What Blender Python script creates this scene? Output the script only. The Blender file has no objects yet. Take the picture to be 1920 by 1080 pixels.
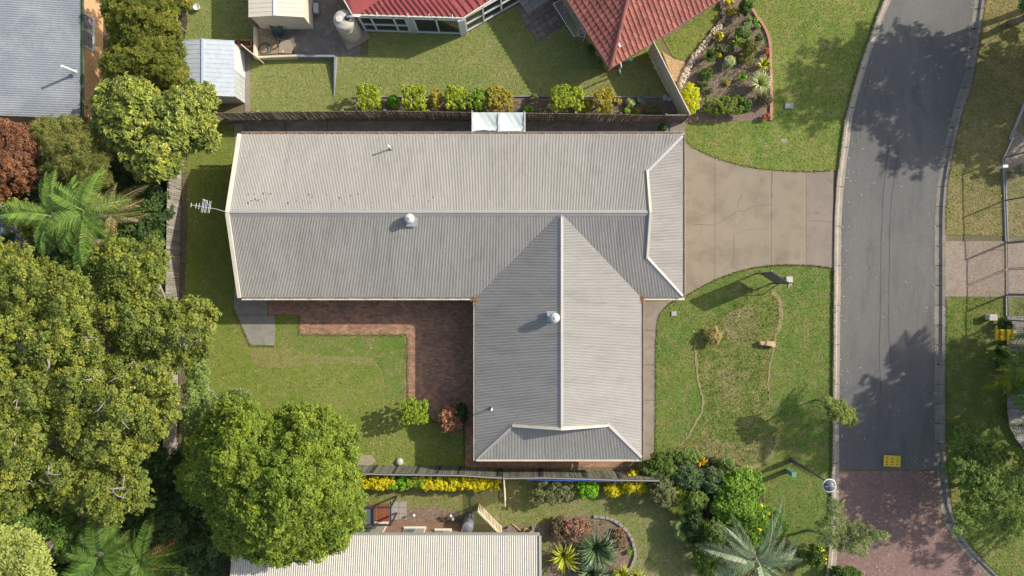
import bpy, bmesh, math, random
import numpy as np
from mathutils import Vector, Matrix

# ------------------------------------------------------------------ camera, world, sun, exposure
S = bpy.context.scene
COL = S.collection
H = 42.67                      # height of the camera above the ground; 30 photo pixels to a metre at the ground
random.seed(7)
RG = np.random.default_rng(11)

cam_d = bpy.data.cameras.new('camera')
cam = bpy.data.objects.new('camera', cam_d)
COL.objects.link(cam)
cam.location = (0, 0, H)
cam.rotation_euler = (0, 0, 0)
cam_d.lens = 24.0
cam_d.sensor_width = 36.0
cam_d.clip_end = 2000
S.camera = cam

SUNV = Vector((3.93, 1.62, 2.62)).normalized()
elev = math.asin(SUNV.z)
azim = math.atan2(SUNV.x, SUNV.y)
wd = bpy.data.worlds.new('World')
S.world = wd
wd.use_nodes = True
nt = wd.node_tree
bg = nt.nodes['Background']
sky = nt.nodes.new('ShaderNodeTexSky')
sky.sky_type = 'NISHITA'
sky.sun_disc = False
sky.sun_elevation = elev
sky.sun_rotation = azim
sky.air_density = 1.0
sky.dust_density = 2.2
sky.ozone_density = 0.7
hs = nt.nodes.new('ShaderNodeHueSaturation')
hs.inputs['Saturation'].default_value = 0.85
nt.links.new(sky.outputs[0], hs.inputs['Color'])
nt.links.new(hs.outputs[0], bg.inputs[0])
bg.inputs[1].default_value = 0.15
sun_d = bpy.data.lights.new('sun', 'SUN')
sun_d.energy = 4.3
sun_d.angle = math.radians(0.6)
sun_d.color = (1.0, 0.93, 0.82)
sun = bpy.data.objects.new('sun', sun_d)
COL.objects.link(sun)
sun.rotation_euler = SUNV.to_track_quat('Z', 'Y').to_euler()
sun.location = (30, 12, 60)
S.view_settings.view_transform = 'Standard'
S.view_settings.look = 'None'
S.view_settings.gamma = 1.0
S.view_settings.use_curve_mapping = False
S.view_settings.exposure = 0.38
S.render.engine = 'CYCLES'
S.cycles.max_bounces = 6
S.cycles.diffuse_bounces = 3
S.cycles.transmission_bounces = 3


def W(px, py, z=0.0):
    """Plan position of the point that stands at height z over photo pixel (px, py)."""
    return Vector(((px - 960) * (H - z) / 1280, (540 - py) * (H - z) / 1280, z))


# ------------------------------------------------------------------ materials
MATS = {}


def _mix(nt, a, b, f, mode='MIX'):
    n = nt.nodes.new('ShaderNodeMix')
    n.data_type = 'RGBA'
    n.blend_type = mode
    for sock, v in ((n.inputs[0], f), (n.inputs[6], a), (n.inputs[7], b)):
        if isinstance(v, bpy.types.NodeSocket):
            nt.links.new(v, sock)
        elif isinstance(v, (int, float)):
            sock.default_value = v
        else:
            sock.default_value = (v[0], v[1], v[2], 1)
    return n.outputs[2]


def _noise(nt, vec, scale, detail=4, rough=0.6, lo=0.35, hi=0.65, dist=0.0):
    n = nt.nodes.new('ShaderNodeTexNoise')
    n.inputs['Scale'].default_value = scale
    n.inputs['Detail'].default_value = detail
    n.inputs['Roughness'].default_value = rough
    n.inputs['Distortion'].default_value = dist
    if vec is not None:
        nt.links.new(vec, n.inputs['Vector'])
    m = nt.nodes.new('ShaderNodeMapRange')
    m.inputs[1].default_value = lo
    m.inputs[2].default_value = hi
    nt.links.new(n.outputs[0], m.inputs[0])
    return m.outputs[0], n.outputs[0]


def new_mat(name):
    m = bpy.data.materials.new(name)
    m.use_nodes = True
    nt = m.node_tree
    b = nt.nodes['Principled BSDF']
    return m, nt, b


def mat(name, c, c2=None, c3=None, s1=1.0, s2=8.0, f3=0.5, grain=0.0, gs=60.0, rough=0.8, bump=0.0, bs=40.0,
        metal=0.0, world=True, tint=0.0, spec=0.3, stretch=None):
    """c/c2 blend in large patches, c3 in smaller ones, grain = fine light and dark speckle."""
    if name in MATS:
        return MATS[name]
    m, nt, b = new_mat(name)
    if world:
        g = nt.nodes.new('ShaderNodeNewGeometry')
        vec = g.outputs['Position']
    else:
        g = nt.nodes.new('ShaderNodeTexCoord')
        vec = g.outputs['Object']
    if stretch:
        mp = nt.nodes.new('ShaderNodeMapping')
        mp.inputs['Scale'].default_value = stretch
        nt.links.new(vec, mp.inputs['Vector'])
        vec = mp.outputs[0]
    col = c
    if c2 is not None:
        f, _ = _noise(nt, vec, s1)
        col = _mix(nt, c, c2, f)
    if c3 is not None:
        f, _ = _noise(nt, vec, s2, detail=6, lo=0.62 - 0.35 * f3, hi=0.75)
        col = _mix(nt, col, c3, f)
    if grain > 0:
        f, _ = _noise(nt, vec, gs, detail=3, rough=0.7, lo=0.3, hi=0.7)
        k = _mix(nt, (1 - grain,) * 3, (1 + grain,) * 3, f)
        col = _mix(nt, col, k, 1.0, 'MULTIPLY')
    if tint > 0:
        a = nt.nodes.new('ShaderNodeAttribute')
        a.attribute_name = 'tint'
        k = _mix(nt, (1 - tint,) * 3, (1 + tint, 1 + tint * 0.9, 1 + tint * 0.8), a.outputs['Fac'])
        col = _mix(nt, col, k, 1.0, 'MULTIPLY')
    if isinstance(col, bpy.types.NodeSocket):
        nt.links.new(col, b.inputs['Base Color'])
    else:
        b.inputs['Base Color'].default_value = (*col, 1)
    b.inputs['Roughness'].default_value = rough
    b.inputs['Metallic'].default_value = metal
    b.inputs['Specular IOR Level'].default_value = spec
    if bump > 0:
        _, raw = _noise(nt, vec, bs, detail=4, rough=0.65)
        bn = nt.nodes.new('ShaderNodeBump')
        bn.inputs['Strength'].default_value = 1.0
        bn.inputs['Distance'].default_value = bump
        nt.links.new(raw, bn.inputs['Height'])
        nt.links.new(bn.outputs[0], b.inputs['Normal'])
    MATS[name] = m
    return m


def leaf_mat(name, dark, mid, light, trans=0.3, rough=0.5):
    if name in MATS:
        return MATS[name]
    dark, mid, light = [tuple(min(.85, q * k * g) for q, g in zip(c, (1.0, 1.0, .8))) for c, k in ((dark, 1.35), (mid, 1.35), (light, 1.25))]
    m, nt, b = new_mat(name)
    a = nt.nodes.new('ShaderNodeAttribute')
    a.attribute_name = 'tint'
    r = nt.nodes.new('ShaderNodeValToRGB')
    e = r.color_ramp.elements
    e[0].position = 0.1
    e[0].color = (*dark, 1)
    e[1].position = 0.95
    e[1].color = (*light, 1)
    k = e.new(0.55)
    k.color = (*mid, 1)
    nt.links.new(a.outputs['Fac'], r.inputs[0])
    nt.links.new(r.outputs[0], b.inputs['Base Color'])
    b.inputs['Roughness'].default_value = rough
    b.inputs['Specular IOR Level'].default_value = 0.35
    t = nt.nodes.new('ShaderNodeBsdfTranslucent')
    tc = _mix(nt, r.outputs[0], (1.25, 1.3, 0.6), 1.0, 'MULTIPLY')
    nt.links.new(tc, t.inputs[0])
    mx = nt.nodes.new('ShaderNodeMixShader')
    mx.inputs[0].default_value = trans
    nt.links.new(b.outputs[0], mx.inputs[1])
    nt.links.new(t.outputs[0], mx.inputs[2])
    nt.links.new(mx.outputs[0], nt.nodes['Material Output'].inputs[0])
    MATS[name] = m
    return m


# ------------------------------------------------------------------ mesh helpers
def origin_of(parent):
    p = Vector((0, 0, 0))
    while parent is not None:
        p += parent.location
        parent = parent.parent
    return p


def link(o, parent=None):
    COL.objects.link(o)
    o.parent = parent
    return o


def tag(o, label=None, cat=None, group=None, kind=None):
    if label:
        o['label'] = label
    if cat:
        o['category'] = cat
    if group:
        o['group'] = group
    if kind:
        o['kind'] = kind
    return o


def thing(name, label, cat, loc=(0, 0, 0), rotz=0.0, group=None, kind=None):
    o = bpy.data.objects.new(name, None)
    o.empty_display_size = 0.3
    COL.objects.link(o)
    o.location = loc
    o.rotation_euler = (0, 0, rotz)
    return tag(o, label, cat, group, kind)


class MB:
    """Collects shapes given in world coordinates and links them as one mesh object."""

    def __init__(self):
        self.v = []
        self.f = []
        self.t = []

    def add(self, vs, fs, tint=None):
        n = len(self.v)
        self.v.extend([tuple(p) for p in vs])
        for f in fs:
            self.f.append(tuple(i + n for i in f))
            self.t.append(random.random() if tint is None else tint)
        return self

    def box(self, c, s, rz=0.0, M=None, tint=None):
        t = random.random() if tint is None else tint
        hx, hy, hz = s[0] / 2, s[1] / 2, s[2] / 2
        R = M if M is not None else Matrix.Rotation(rz, 3, 'Z')
        c = Vector(c)
        vs = [c + R @ Vector((x * hx, y * hy, z * hz)) for z in (-1, 1) for x, y in ((-1, -1), (1, -1), (1, 1), (-1, 1))]
        return self.add(vs, [(3, 2, 1, 0), (4, 5, 6, 7), (0, 1, 5, 4), (1, 2, 6, 5), (2, 3, 7, 6), (3, 0, 4, 7)], t)

    def beam(self, a, b, w, h, up=(0, 0, 1), tint=None):
        a, b = Vector(a), Vector(b)
        d = b - a
        L = d.length
        if L < 1e-6:
            return self
        d.normalize()
        up = Vector(up)
        if abs(d.dot(up)) > 0.98:
            up = Vector((1, 0, 0))
        s = d.cross(up).normalized()
        u = s.cross(d).normalized()
        R = Matrix((d, s, u)).transposed()
        return self.box((a + b) / 2, (L, w, h), M=R, tint=tint)

    def prism(self, poly, z0, z1, tint=None):
        n = len(poly)
        t = random.random() if tint is None else tint
        lo = [(p[0], p[1], z0) for p in poly]
        hi = [(p[0], p[1], z1) for p in poly]
        area = sum(poly[i][0] * poly[(i + 1) % n][1] - poly[(i + 1) % n][0] * poly[i][1] for i in range(n))
        idx = list(range(n)) if area > 0 else list(range(n))[::-1]
        fs = [tuple(n + i for i in idx), tuple(reversed(idx))]
        for k in range(n):
            i, j = idx[k], idx[(k + 1) % n]
            fs.append((i, j, n + j, n + i))
        return self.add(lo + hi, fs, t)

    def tube(self, pts, r, n=8, cap=True, tint=None):
        pts = [Vector(p) for p in pts]
        m = len(pts)
        rs = r if isinstance(r, (list, tuple)) else [r] * m
        rings = []
        prev = None
        for i, p in enumerate(pts):
            d = (pts[min(i + 1, m - 1)] - pts[max(i - 1, 0)])
            if d.length < 1e-9:
                d = Vector((0, 0, 1))
            d.normalize()
            if prev is None:
                a = Vector((0, 0, 1)) if abs(d.z) < 0.9 else Vector((1, 0, 0))
                s = d.cross(a).normalized()
            else:
                s = (prev - d * prev.dot(d))
                s = s.normalized() if s.length > 1e-6 else d.orthogonal().normalized()
            prev = s
            u = d.cross(s)
            rings.append([p + (s * math.cos(2 * math.pi * k / n) + u * math.sin(2 * math.pi * k / n)) * rs[i] for k in range(n)])
        vs = [q for ring in rings for q in ring]
        fs = []
        for i in range(m - 1):
            for k in range(n):
                a, b = i * n + k, i * n + (k + 1) % n
                fs.append((a, b, b + n, a + n))
        if cap:
            fs.append(tuple(range(n))[::-1])
            fs.append(tuple((m - 1) * n + k for k in range(n)))
        return self.add(vs, fs, random.random() if tint is None else tint)

    def lathe(self, prof, c, n=20, tint=None):
        """prof: (radius, z) pairs from bottom to top round the axis through c."""
        c = Vector(c)
        vs, fs = [], []
        for r, z in prof:
            for k in range(n):
                a = 2 * math.pi * k / n
                vs.append(c + Vector((r * math.cos(a), r * math.sin(a), z)))
        for i in range(len(prof) - 1):
            for k in range(n):
                a, b = i * n + k, i * n + (k + 1) % n
                fs.append((a, b, b + n, a + n))
        fs.append(tuple((len(prof) - 1) * n + k for k in range(n)))
        fs.append(tuple(range(n))[::-1])
        return self.add(vs, fs, random.random() if tint is None else tint)

    def mesh(self, name, m, o=Vector((0, 0, 0)), smooth=False):
        me = bpy.data.meshes.new(name)
        o = Vector(o)
        me.from_pydata([(p[0] - o.x, p[1] - o.y, p[2] - o.z) for p in self.v], [], self.f)
        if m:
            me.materials.append(m)
        at = me.attributes.new('tint', 'FLOAT', 'FACE')
        at.data.foreach_set('value', self.t)
        if smooth:
            me.polygons.foreach_set('use_smooth', [True] * len(me.polygons))
        me.update()
        return me

    def build(self, name, m, parent=None, smooth=False, kind=None, bevel=0.0):
        me = self.mesh(name, m, origin_of(parent), smooth)
        ob = link(bpy.data.objects.new(name, me), parent)
        if bevel > 0:
            b = ob.modifiers.new('bevel', 'BEVEL')
            b.width = bevel
            b.segments = 2
            b.limit_method = 'ANGLE'
        if kind:
            ob['kind'] = kind
        return ob


def np_mesh(name, V, F, m, parent=None, tint=None, smooth=False, kind=None):
    """Many equal-sided faces from numpy arrays."""
    o = origin_of(parent)
    V = np.asarray(V, dtype=np.float32) - np.array([o.x, o.y, o.z], dtype=np.float32)
    F = np.asarray(F, dtype=np.int32)
    me = bpy.data.meshes.new(name)
    k = F.shape[1]
    me.vertices.add(len(V))
    me.vertices.foreach_set('co', V.ravel())
    me.loops.add(F.size)
    me.loops.foreach_set('vertex_index', F.ravel())
    me.polygons.add(len(F))
    me.polygons.foreach_set('loop_start', np.arange(0, F.size, k, dtype=np.int32))
    me.polygons.foreach_set('loop_total', np.full(len(F), k, dtype=np.int32))
    me.materials.append(m)
    if tint is not None:
        at = me.attributes.new('tint', 'FLOAT', 'FACE')
        at.data.foreach_set('value', np.asarray(tint, dtype=np.float32))
    me.update(calc_edges=True)
    if not smooth:
        me.shade_flat()
    ob = link(bpy.data.objects.new(name, me), parent)
    if kind:
        ob['kind'] = kind
    return ob


def sheet(name, poly, z, m, parent=None, kind='structure', thick=0.0):
    """Flat ground sheet from a pixel polygon."""
    pts = [W(*p) for p in poly]
    bm = bmesh.new()
    vs = [bm.verts.new((p.x, p.y, z)) for p in pts]
    f = bm.faces.new(vs)
    if f.normal.z < 0:
        f.normal_flip()
    f.normal_update()
    if f.normal.z < 0:
        f.normal_flip()
    if thick > 0:
        r = bmesh.ops.extrude_face_region(bm, geom=[f])
        for v in [g for g in r['geom'] if isinstance(g, bmesh.types.BMVert)]:
            v.co.z -= thick
    bmesh.ops.triangulate(bm, faces=bm.faces[:])
    bmesh.ops.recalc_face_normals(bm, faces=bm.faces[:])
    o = origin_of(parent)
    for v in bm.verts:
        v.co -= o
    me = bpy.data.meshes.new(name)
    bm.to_mesh(me)
    bm.free()
    me.materials.append(m)
    if thick == 0.0 and len(me.polygons) and me.polygons[0].normal.z < 0:
        me.flip_normals()
    ob = link(bpy.data.objects.new(name, me), parent)
    if kind and parent is None:
        ob['kind'] = kind
    return ob


def in_poly(x, y, poly):
    x = np.asarray(x)
    y = np.asarray(y)
    c = np.zeros(x.shape, bool)
    n = len(poly)
    for i in range(n):
        x1, y1 = poly[i]
        x2, y2 = poly[(i + 1) % n]
        if y1 == y2:
            continue
        cr = ((y1 > y) != (y2 > y)) & (x < (x2 - x1) * (y - y1) / (y2 - y1) + x1)
        c ^= cr
    return c


def edge_dist(x, y, poly):
    d = np.full(np.asarray(x).shape, 1e9)
    n = len(poly)
    for i in range(n):
        ax, ay = poly[i]
        bx, by = poly[(i + 1) % n]
        L = (bx - ax) ** 2 + (by - ay) ** 2 + 1e-9
        t = np.clip(((x - ax) * (bx - ax) + (y - ay) * (by - ay)) / L, 0, 1)
        d = np.minimum(d, np.hypot(x - ax - t * (bx - ax), y - ay - t * (by - ay)))
    return d


def smooth_poly(pts, closed=True, sub=4):
    """Catmull-Rom through the given points."""
    n = len(pts)
    out = []
    rng = range(n) if closed else range(n - 1)
    for i in rng:
        p0 = pts[(i - 1) % n] if closed or i > 0 else pts[0]
        p1, p2 = pts[i], pts[(i + 1) % n]
        p3 = pts[(i + 2) % n] if closed or i + 2 < n else pts[-1]
        for k in range(sub):
            t = k / sub
            out.append(tuple(0.5 * ((2 * p1[j]) + (-p0[j] + p2[j]) * t + (2 * p0[j] - 5 * p1[j] + 4 * p2[j] - p3[j]) * t * t +
                                    (-p0[j] + 3 * p1[j] - 3 * p2[j] + p3[j]) * t ** 3) for j in (0, 1)))
    if not closed:
        out.append(tuple(pts[-1][:2]))
    return out


# ------------------------------------------------------------------ foliage
def unit(a):
    return a / (np.linalg.norm(a, axis=1, keepdims=True) + 1e-9)


def leaf_quads(P, N, size, aspect, r=None):
    """A folded diamond leaf at each point: arrays of vertices and faces."""
    n = len(P)
    R = unit(RG.normal(size=(n, 3)))
    T = unit(np.cross(N, R))
    B = np.cross(N, T)
    s = (size * RG.uniform(0.65, 1.3, n))[:, None]
    a = P - T * s * 0.5
    b = P + B * s * aspect * 0.5 + N * s * 0.06
    c = P + T * s * 0.5 - N * s * 0.10
    d = P - B * s * aspect * 0.5 + N * s * 0.06
    V = np.stack([a, b, c, d], axis=1).reshape(-1, 3)
    F = np.arange(4 * n).reshape(-1, 4)
    return V, F


def clumps_to_leaves(C, CR, per, flat=0.7, up=0.7, rndn=0.7, shell=0.55, fuzz=1.45):
    """Leaf points and normals spread over clumps (centres C, radii CR), as short leafy sprays."""
    n = len(C)
    ns = max(5, per // 9)                      # sprays in a clump
    ci = np.repeat(np.arange(n), ns)
    d = unit(RG.normal(size=(len(ci), 3)))
    d[:, 2] = np.where(d[:, 2] < -0.2, -d[:, 2], d[:, 2])
    rad = RG.uniform(0.25, 1.0, len(ci)) ** 0.6 * RG.uniform(.8, fuzz, len(ci)) * .88
    SC = C[ci] + d * (CR[ci] * rad)[:, None] * np.array([1, 1, flat])
    si = np.repeat(np.arange(len(ci)), max(1, per // ns))
    P = SC[si] + RG.normal(size=(len(si), 3)) * (CR[ci[si]] * .14)[:, None] * np.array([1, 1, .7])
    N = unit(d[si] * .8 + np.array([0, 0, up]) + unit(RG.normal(size=(len(ci), 3)))[si] * .35 + RG.normal(size=(len(si), 3)) * rndn * 0.55)
    return P, N, ci[si]


def canopy_clumps(poly, ztop, drop, cr, dens=1.0, D=2.2, jitter=0.5, floor=0.35):
    """Clump centres filling a pixel outline; the crown slopes down by drop towards its edge."""
    xs = [p[0] for p in poly]
    ys = [p[1] for p in poly]
    sc = 1280 / (H - ztop)
    area = 0.5 * abs(sum(poly[i][0] * poly[(i + 1) % len(poly)][1] - poly[(i + 1) % len(poly)][0] * poly[i][1] for i in range(len(poly)))) / sc ** 2
    want = int(area / (cr * cr) * 1.25 * dens) + 3
    n = want * 14
    X, Y = RG.uniform(min(xs), max(xs), n), RG.uniform(min(ys), max(ys), n)
    k = in_poly(X, Y, poly)
    X, Y = X[k], Y[k]
    E = edge_dist(X, Y, poly) / sc
    k = E > cr * RG.uniform(0.2, 0.8, len(E))
    X, Y, E = X[k], Y[k], E[k]
    # broad billows of the crown surface, so that it has lit shoulders and dark hollows
    ph = RG.uniform(0, 6.28, 6)
    fq = RG.uniform(.55, 1.25, 6) / sc
    B = (np.sin(X * fq[0] * 2 + Y * fq[1] + ph[0]) + np.sin(Y * fq[2] * 2.2 - X * fq[3] + ph[1]) + np.sin((X + Y) * fq[4] * 1.6 + ph[2])) / 3
    cell = .52 * cr * sc
    seen = {}
    pts = []
    for x, y, e, b in zip(X, Y, E, B):
        gx, gy = int(x // cell), int(y // cell)
        if any((x - a_) ** 2 + (y - b_) ** 2 < cell * cell for i_ in (-1, 0, 1) for j_ in (-1, 0, 1) for a_, b_ in seen.get((gx + i_, gy + j_), ())):
            continue
        seen.setdefault((gx, gy), []).append((x, y))
        pts.append((x, y, e, b))
        if len(pts) >= want:
            break
    C = []
    for x, y, e, b in pts:
        k = max(0.0, 1 - e / D)
        z = ztop - cr * 0.7 - drop * k * k + b * jitter + random.uniform(-1, 0.7) * jitter
        z = max(z, ztop * floor)
        p = W(x, y, z)
        C.append((p.x, p.y, z))
    return np.array(C)


def limbs(mb, base, targets, r0, zfork, wiggle=0.25, n=7):
    base = Vector(base)
    cen = Vector((sum(t[0] for t in targets) / len(targets), sum(t[1] for t in targets) / len(targets), 0))
    fork = Vector((base.x * 0.6 + cen.x * 0.4, base.y * 0.6 + cen.y * 0.4, zfork))
    mb.tube([base - Vector((0, 0, .1)), base + (fork - base) * 0.35 + Vector((random.uniform(-.08, .08), random.uniform(-.08, .08), 0)), base + (fork - base) * 0.7, fork], [r0 * 1.25, r0, r0 * .9, r0 * .8], n)
    for t in targets:
        t = Vector(t)
        m1 = fork.lerp(t, 0.35) + Vector((random.uniform(-1, 1), random.uniform(-1, 1), random.uniform(0, .8))) * wiggle
        m2 = fork.lerp(t, 0.7) + Vector((random.uniform(-1, 1), random.uniform(-1, 1), random.uniform(0, .8))) * wiggle
        mb.tube([fork - Vector((0, 0, .15)), m1, m2, t], [r0 * .62, r0 * .42, r0 * .25, r0 * .08], 6)
        for _ in range(2):
            q = m2 + Vector((random.uniform(-1, 1), random.uniform(-1, 1), random.uniform(0.1, .7))) * 0.9
            mb.tube([m2, m2.lerp(q, .5) + Vector((random.uniform(-.15, .15), random.uniform(-.15, .15), 0)), q], [r0 * .25, r0 * .15, r0 * .05], 5)


BARK = lambda: mat('bark', (.20, .16, .12), (.30, .26, .21), (.12, .09, .07), s1=3, s2=9, rough=.9, bump=.02, bs=20)


def tree(label, poly, ztop, drop, cr, per, leaf, aspect, lm, name='tree', cat='tree', group=None, nl=12, r0=.18, zf=.45,
         D=2.2, dens=1.0, bark=None, jitter=0.5, flat=.7, base=None, ctint=.45, up=.7, rndn=.7, shell=.55, sub=3, part='crown', twigs=0):
    poly = smooth_poly(poly, True, sub)
    C = canopy_clumps(poly, ztop, drop, cr, dens, D, jitter)
    cx, cy = C[:, 0].mean(), C[:, 1].mean()
    if base is None:
        base = (cx, cy)
    root = thing(name, label, cat, (base[0], base[1], 0), group=group)
    CR = cr * RG.uniform(0.7, 1.15, len(C))
    P, N, idx = clumps_to_leaves(C, CR, per, flat, up, rndn, shell)
    ct = RG.random(len(C))
    tint = np.clip(ct[idx] * ctint + RG.random(len(idx)) * (1 - ctint), 0, 1)
    V, F = leaf_quads(P, N, leaf, aspect)
    np_mesh(part, V, F, lm, root, tint)
    mb = MB()
    tw = MB()
    for _ in range(twigs):
        q = C[RG.integers(len(C))]
        ang = random.uniform(0, 6.28)
        p0 = Vector((q[0], q[1], q[2] + cr * .35))
        for br in range(random.randint(2, 4)):
            an2 = ang + random.uniform(-1.2, 1.2)
            dv = Vector((math.cos(an2), math.sin(an2), 0))
            L2 = random.uniform(.35, .8)
            m_ = p0 + dv * L2 * .5 + Vector((random.uniform(-.12, .12), random.uniform(-.12, .12), .12))
            tw.tube([p0 - dv * .1, m_, p0 + dv * L2 + Vector((0, 0, random.uniform(-.05, .15)))], [.035, .024, .008], 5)
    if twigs:
        tw.build('bare_twigs', bark or BARK(), root, kind='stuff')
    sel = RG.choice(len(C), min(nl, len(C)), replace=False)
    limbs(mb, (base[0], base[1], 0), [C[i] for i in sel], r0, ztop * zf)
    mb.build('trunk', bark or BARK(), root, smooth=True)
    return root


def shrub(label, px, py, rx, ry, h, lm, leaf=.09, aspect=.55, n=None, name='shrub', cat='shrub', group=None, boxy=False, cr=.22,
          flowers=None, nf=60, fsize=.07, part='foliage', rz=0.0, gap=0.0, tb=None):
    """Rounded or clipped shrub; px, py, rx, ry as seen in the photograph (pixels), h its height."""
    zc = h * 0.6
    c = W(px, py, zc)
    sc = 1280 / (H - zc)
    ax, ay, az = rx / sc, ry / sc, h * 0.5
    root = thing(name, label, cat, (c.x, c.y, 0), group=group)
    area = 2.2 * math.pi * (ax * ay + az * (ax + ay) * .5)
    n = n or int(area * 3.2 / (leaf * leaf * aspect * .5))
    n = max(120, min(n, 16000))
    nc = max(5, int(area / (cr * cr * 3.0)))
    d = unit(RG.normal(size=(nc, 3)))
    d[:, 2] = np.where(d[:, 2] < -.35, -d[:, 2], d[:, 2])
    if boxy:
        d = d / np.abs(d).max(axis=1, keepdims=True) * .96
        d[:, :2] = np.where(RG.random((nc, 2)) < .5, d[:, :2], RG.uniform(-.9, .9, (nc, 2)))
    else:
        d = d * RG.uniform(.7, 1.0, (nc, 1))
    sx, sy, sz = max(ax - cr * .6, ax * .5), max(ay - cr * .6, ay * .5), max(az - cr * .4, az * .5)
    ca, sa = math.cos(rz), math.sin(rz)
    C = np.stack([c.x + d[:, 0] * sx * ca - d[:, 1] * sy * sa, c.y + d[:, 0] * sx * sa + d[:, 1] * sy * ca, h * .55 + d[:, 2] * sz * .9], axis=1)
    if gap > 0:
        C = C[RG.random(len(C)) > gap]
    CR = cr * RG.uniform(.7, 1.2, len(C))
    per = max(8, n // len(C))
    P, N, idx = clumps_to_leaves(C, CR, per, .85, .5, .7, .35, 1.1 if boxy else 1.3)
    P[:, 2] = np.maximum(P[:, 2], .03)
    ct = RG.random(len(C))
    tint = np.clip(ct[idx] * .4 + RG.random(len(idx)) * .6, 0, 1)
    if tb is not None:
        tint = np.clip(tint + tb, 0, 1)
    V, F = leaf_quads(P, N, leaf, aspect)
    np_mesh(part, V, F, lm, root, tint)
    mb = MB()
    for _ in range(5):
        q = C[RG.integers(len(C))]
        mb.tube([(c.x, c.y, 0), ((c.x + q[0]) / 2, (c.y + q[1]) / 2, h * .35), tuple(q)], [.03, .02, .008], 5)
    mb.build('stem', BARK(), root)
    if flowers is not None:
        k = RG.choice(len(P), min(nf, len(P)), replace=False)
        k = k[P[k][:, 2] > h * .45]
        V, F = leaf_quads(P[k] + np.array([0, 0, .04]), unit(N[k] + np.array([0, 0, 1.0])), fsize, .9)
        np_mesh('flowers', V, F, flowers, root, RG.random(len(k)), kind='stuff')
    return root


def strap_plant(label, px, py, r, h, lm, nb=40, w=.05, name='strappy_plant', cat='plant', group=None, arch=.5):
    """Rosette of long arching strap leaves."""
    c = W(px, py, h * .4)
    root = thing(name, label, cat, (c.x, c.y, 0), group=group)
    R = r / 30.0
    V, F, T = [], [], []
    for i in range(nb):
        a = random.uniform(0, 2 * math.pi)
        L = R * random.uniform(.65, 1.08)
        hh = h * random.uniform(.6, 1.1)
        ww = w * random.uniform(.7, 1.2)
        ca, sa = math.cos(a), math.sin(a)
        t0 = len(V)
        seg = 5
        tip = random.uniform(.25, .8) * arch * 2
        for k in range(seg + 1):
            t = k / seg
            rr = L * t
            z = .04 + hh * (math.sin(min(1, t * 1.0) * math.pi * (.5 + .35 * tip)))
            wk = ww * (1 - t ** 2) * .5 + .003
            V.append((c.x + ca * rr - sa * wk, c.y + sa * rr + ca * wk, z))
            V.append((c.x + ca * rr + sa * wk, c.y + sa * rr - ca * wk, z))
        tn = random.random()
        for k in range(seg):
            q = t0 + 2 * k
            F.append((q, q + 1, q + 3, q + 2))
            T.append(tn)
    np_mesh('leaves', V, F, lm, root, T, smooth=False)
    MB().lathe([(R * .1, 0), (R * .12, .08), (R * .04, .18)], (c.x, c.y, 0), 8).build('base', BARK(), root)
    return root


def frond_mesh(L, droop, w, nl, lm, lean=.35, dry=False, name='frond', lw=.035):
    """Pinnate palm frond along +X, base at the origin: rachis and leaflets as one mesh."""
    V, F, T = [], [], []
    def rp(t):
        return Vector((L * (t - .12 * droop * t * t), 0, L * (.42 * t - (.42 + droop) * t * t)))
    # rachis
    for k in range(8):
        a, b = rp(k / 8), rp((k + 1) / 8)
        ra, rb = .03 * (1 - k / 9), .03 * (1 - (k + 1) / 9)
        t0 = len(V)
        V += [(a.x, -ra, a.z), (a.x, ra, a.z), (b.x, rb, b.z), (b.x, -rb, b.z)]
        F.append((t0, t0 + 1, t0 + 2, t0 + 3))
        T.append(.95)
    for i in range(nl):
        t = .1 + .9 * i / (nl - 1)
        p = rp(t)
        ll = w * math.sin(math.pi * min(1, .18 + .82 * t)) ** .6 * (1.0 if t < .8 else (1.25 - t) * 2.2)
        for s in (-1, 1):
            l2 = ll * random.uniform(.85, 1.1)
            fw = .45 + random.uniform(-.08, .08)
            dx, dy = l2 * fw, s * l2 * .86
            mid = Vector((p.x + dx * .5, dy * .5, p.z + l2 * lean * .28))
            tip = Vector((p.x + dx, dy, p.z - l2 * (lean * .55 + random.uniform(0, .15))))
            ww = lw * random.uniform(.8, 1.1)
            t0 = len(V)
            V += [(p.x - ww * .4, 0, p.z), (p.x + ww * .4, 0, p.z), (mid.x + ww * .5, mid.y, mid.z), (mid.x - ww * .5, mid.y, mid.z), tuple(tip), (tip.x - .004, tip.y, tip.z)]
            F.append((t0, t0 + 1, t0 + 2, t0 + 3))
            F.append((t0 + 3, t0 + 2, t0 + 4, t0 + 5))
            tn = random.random() * .8
            T += [tn, tn]
    me = bpy.data.meshes.new(name)
    me.from_pydata([tuple(v) for v in V], [], F)
    me.materials.append(lm)
    me.attributes.new('tint', 'FLOAT', 'FACE').data.foreach_set('value', T)
    me.update()
    return me


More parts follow.
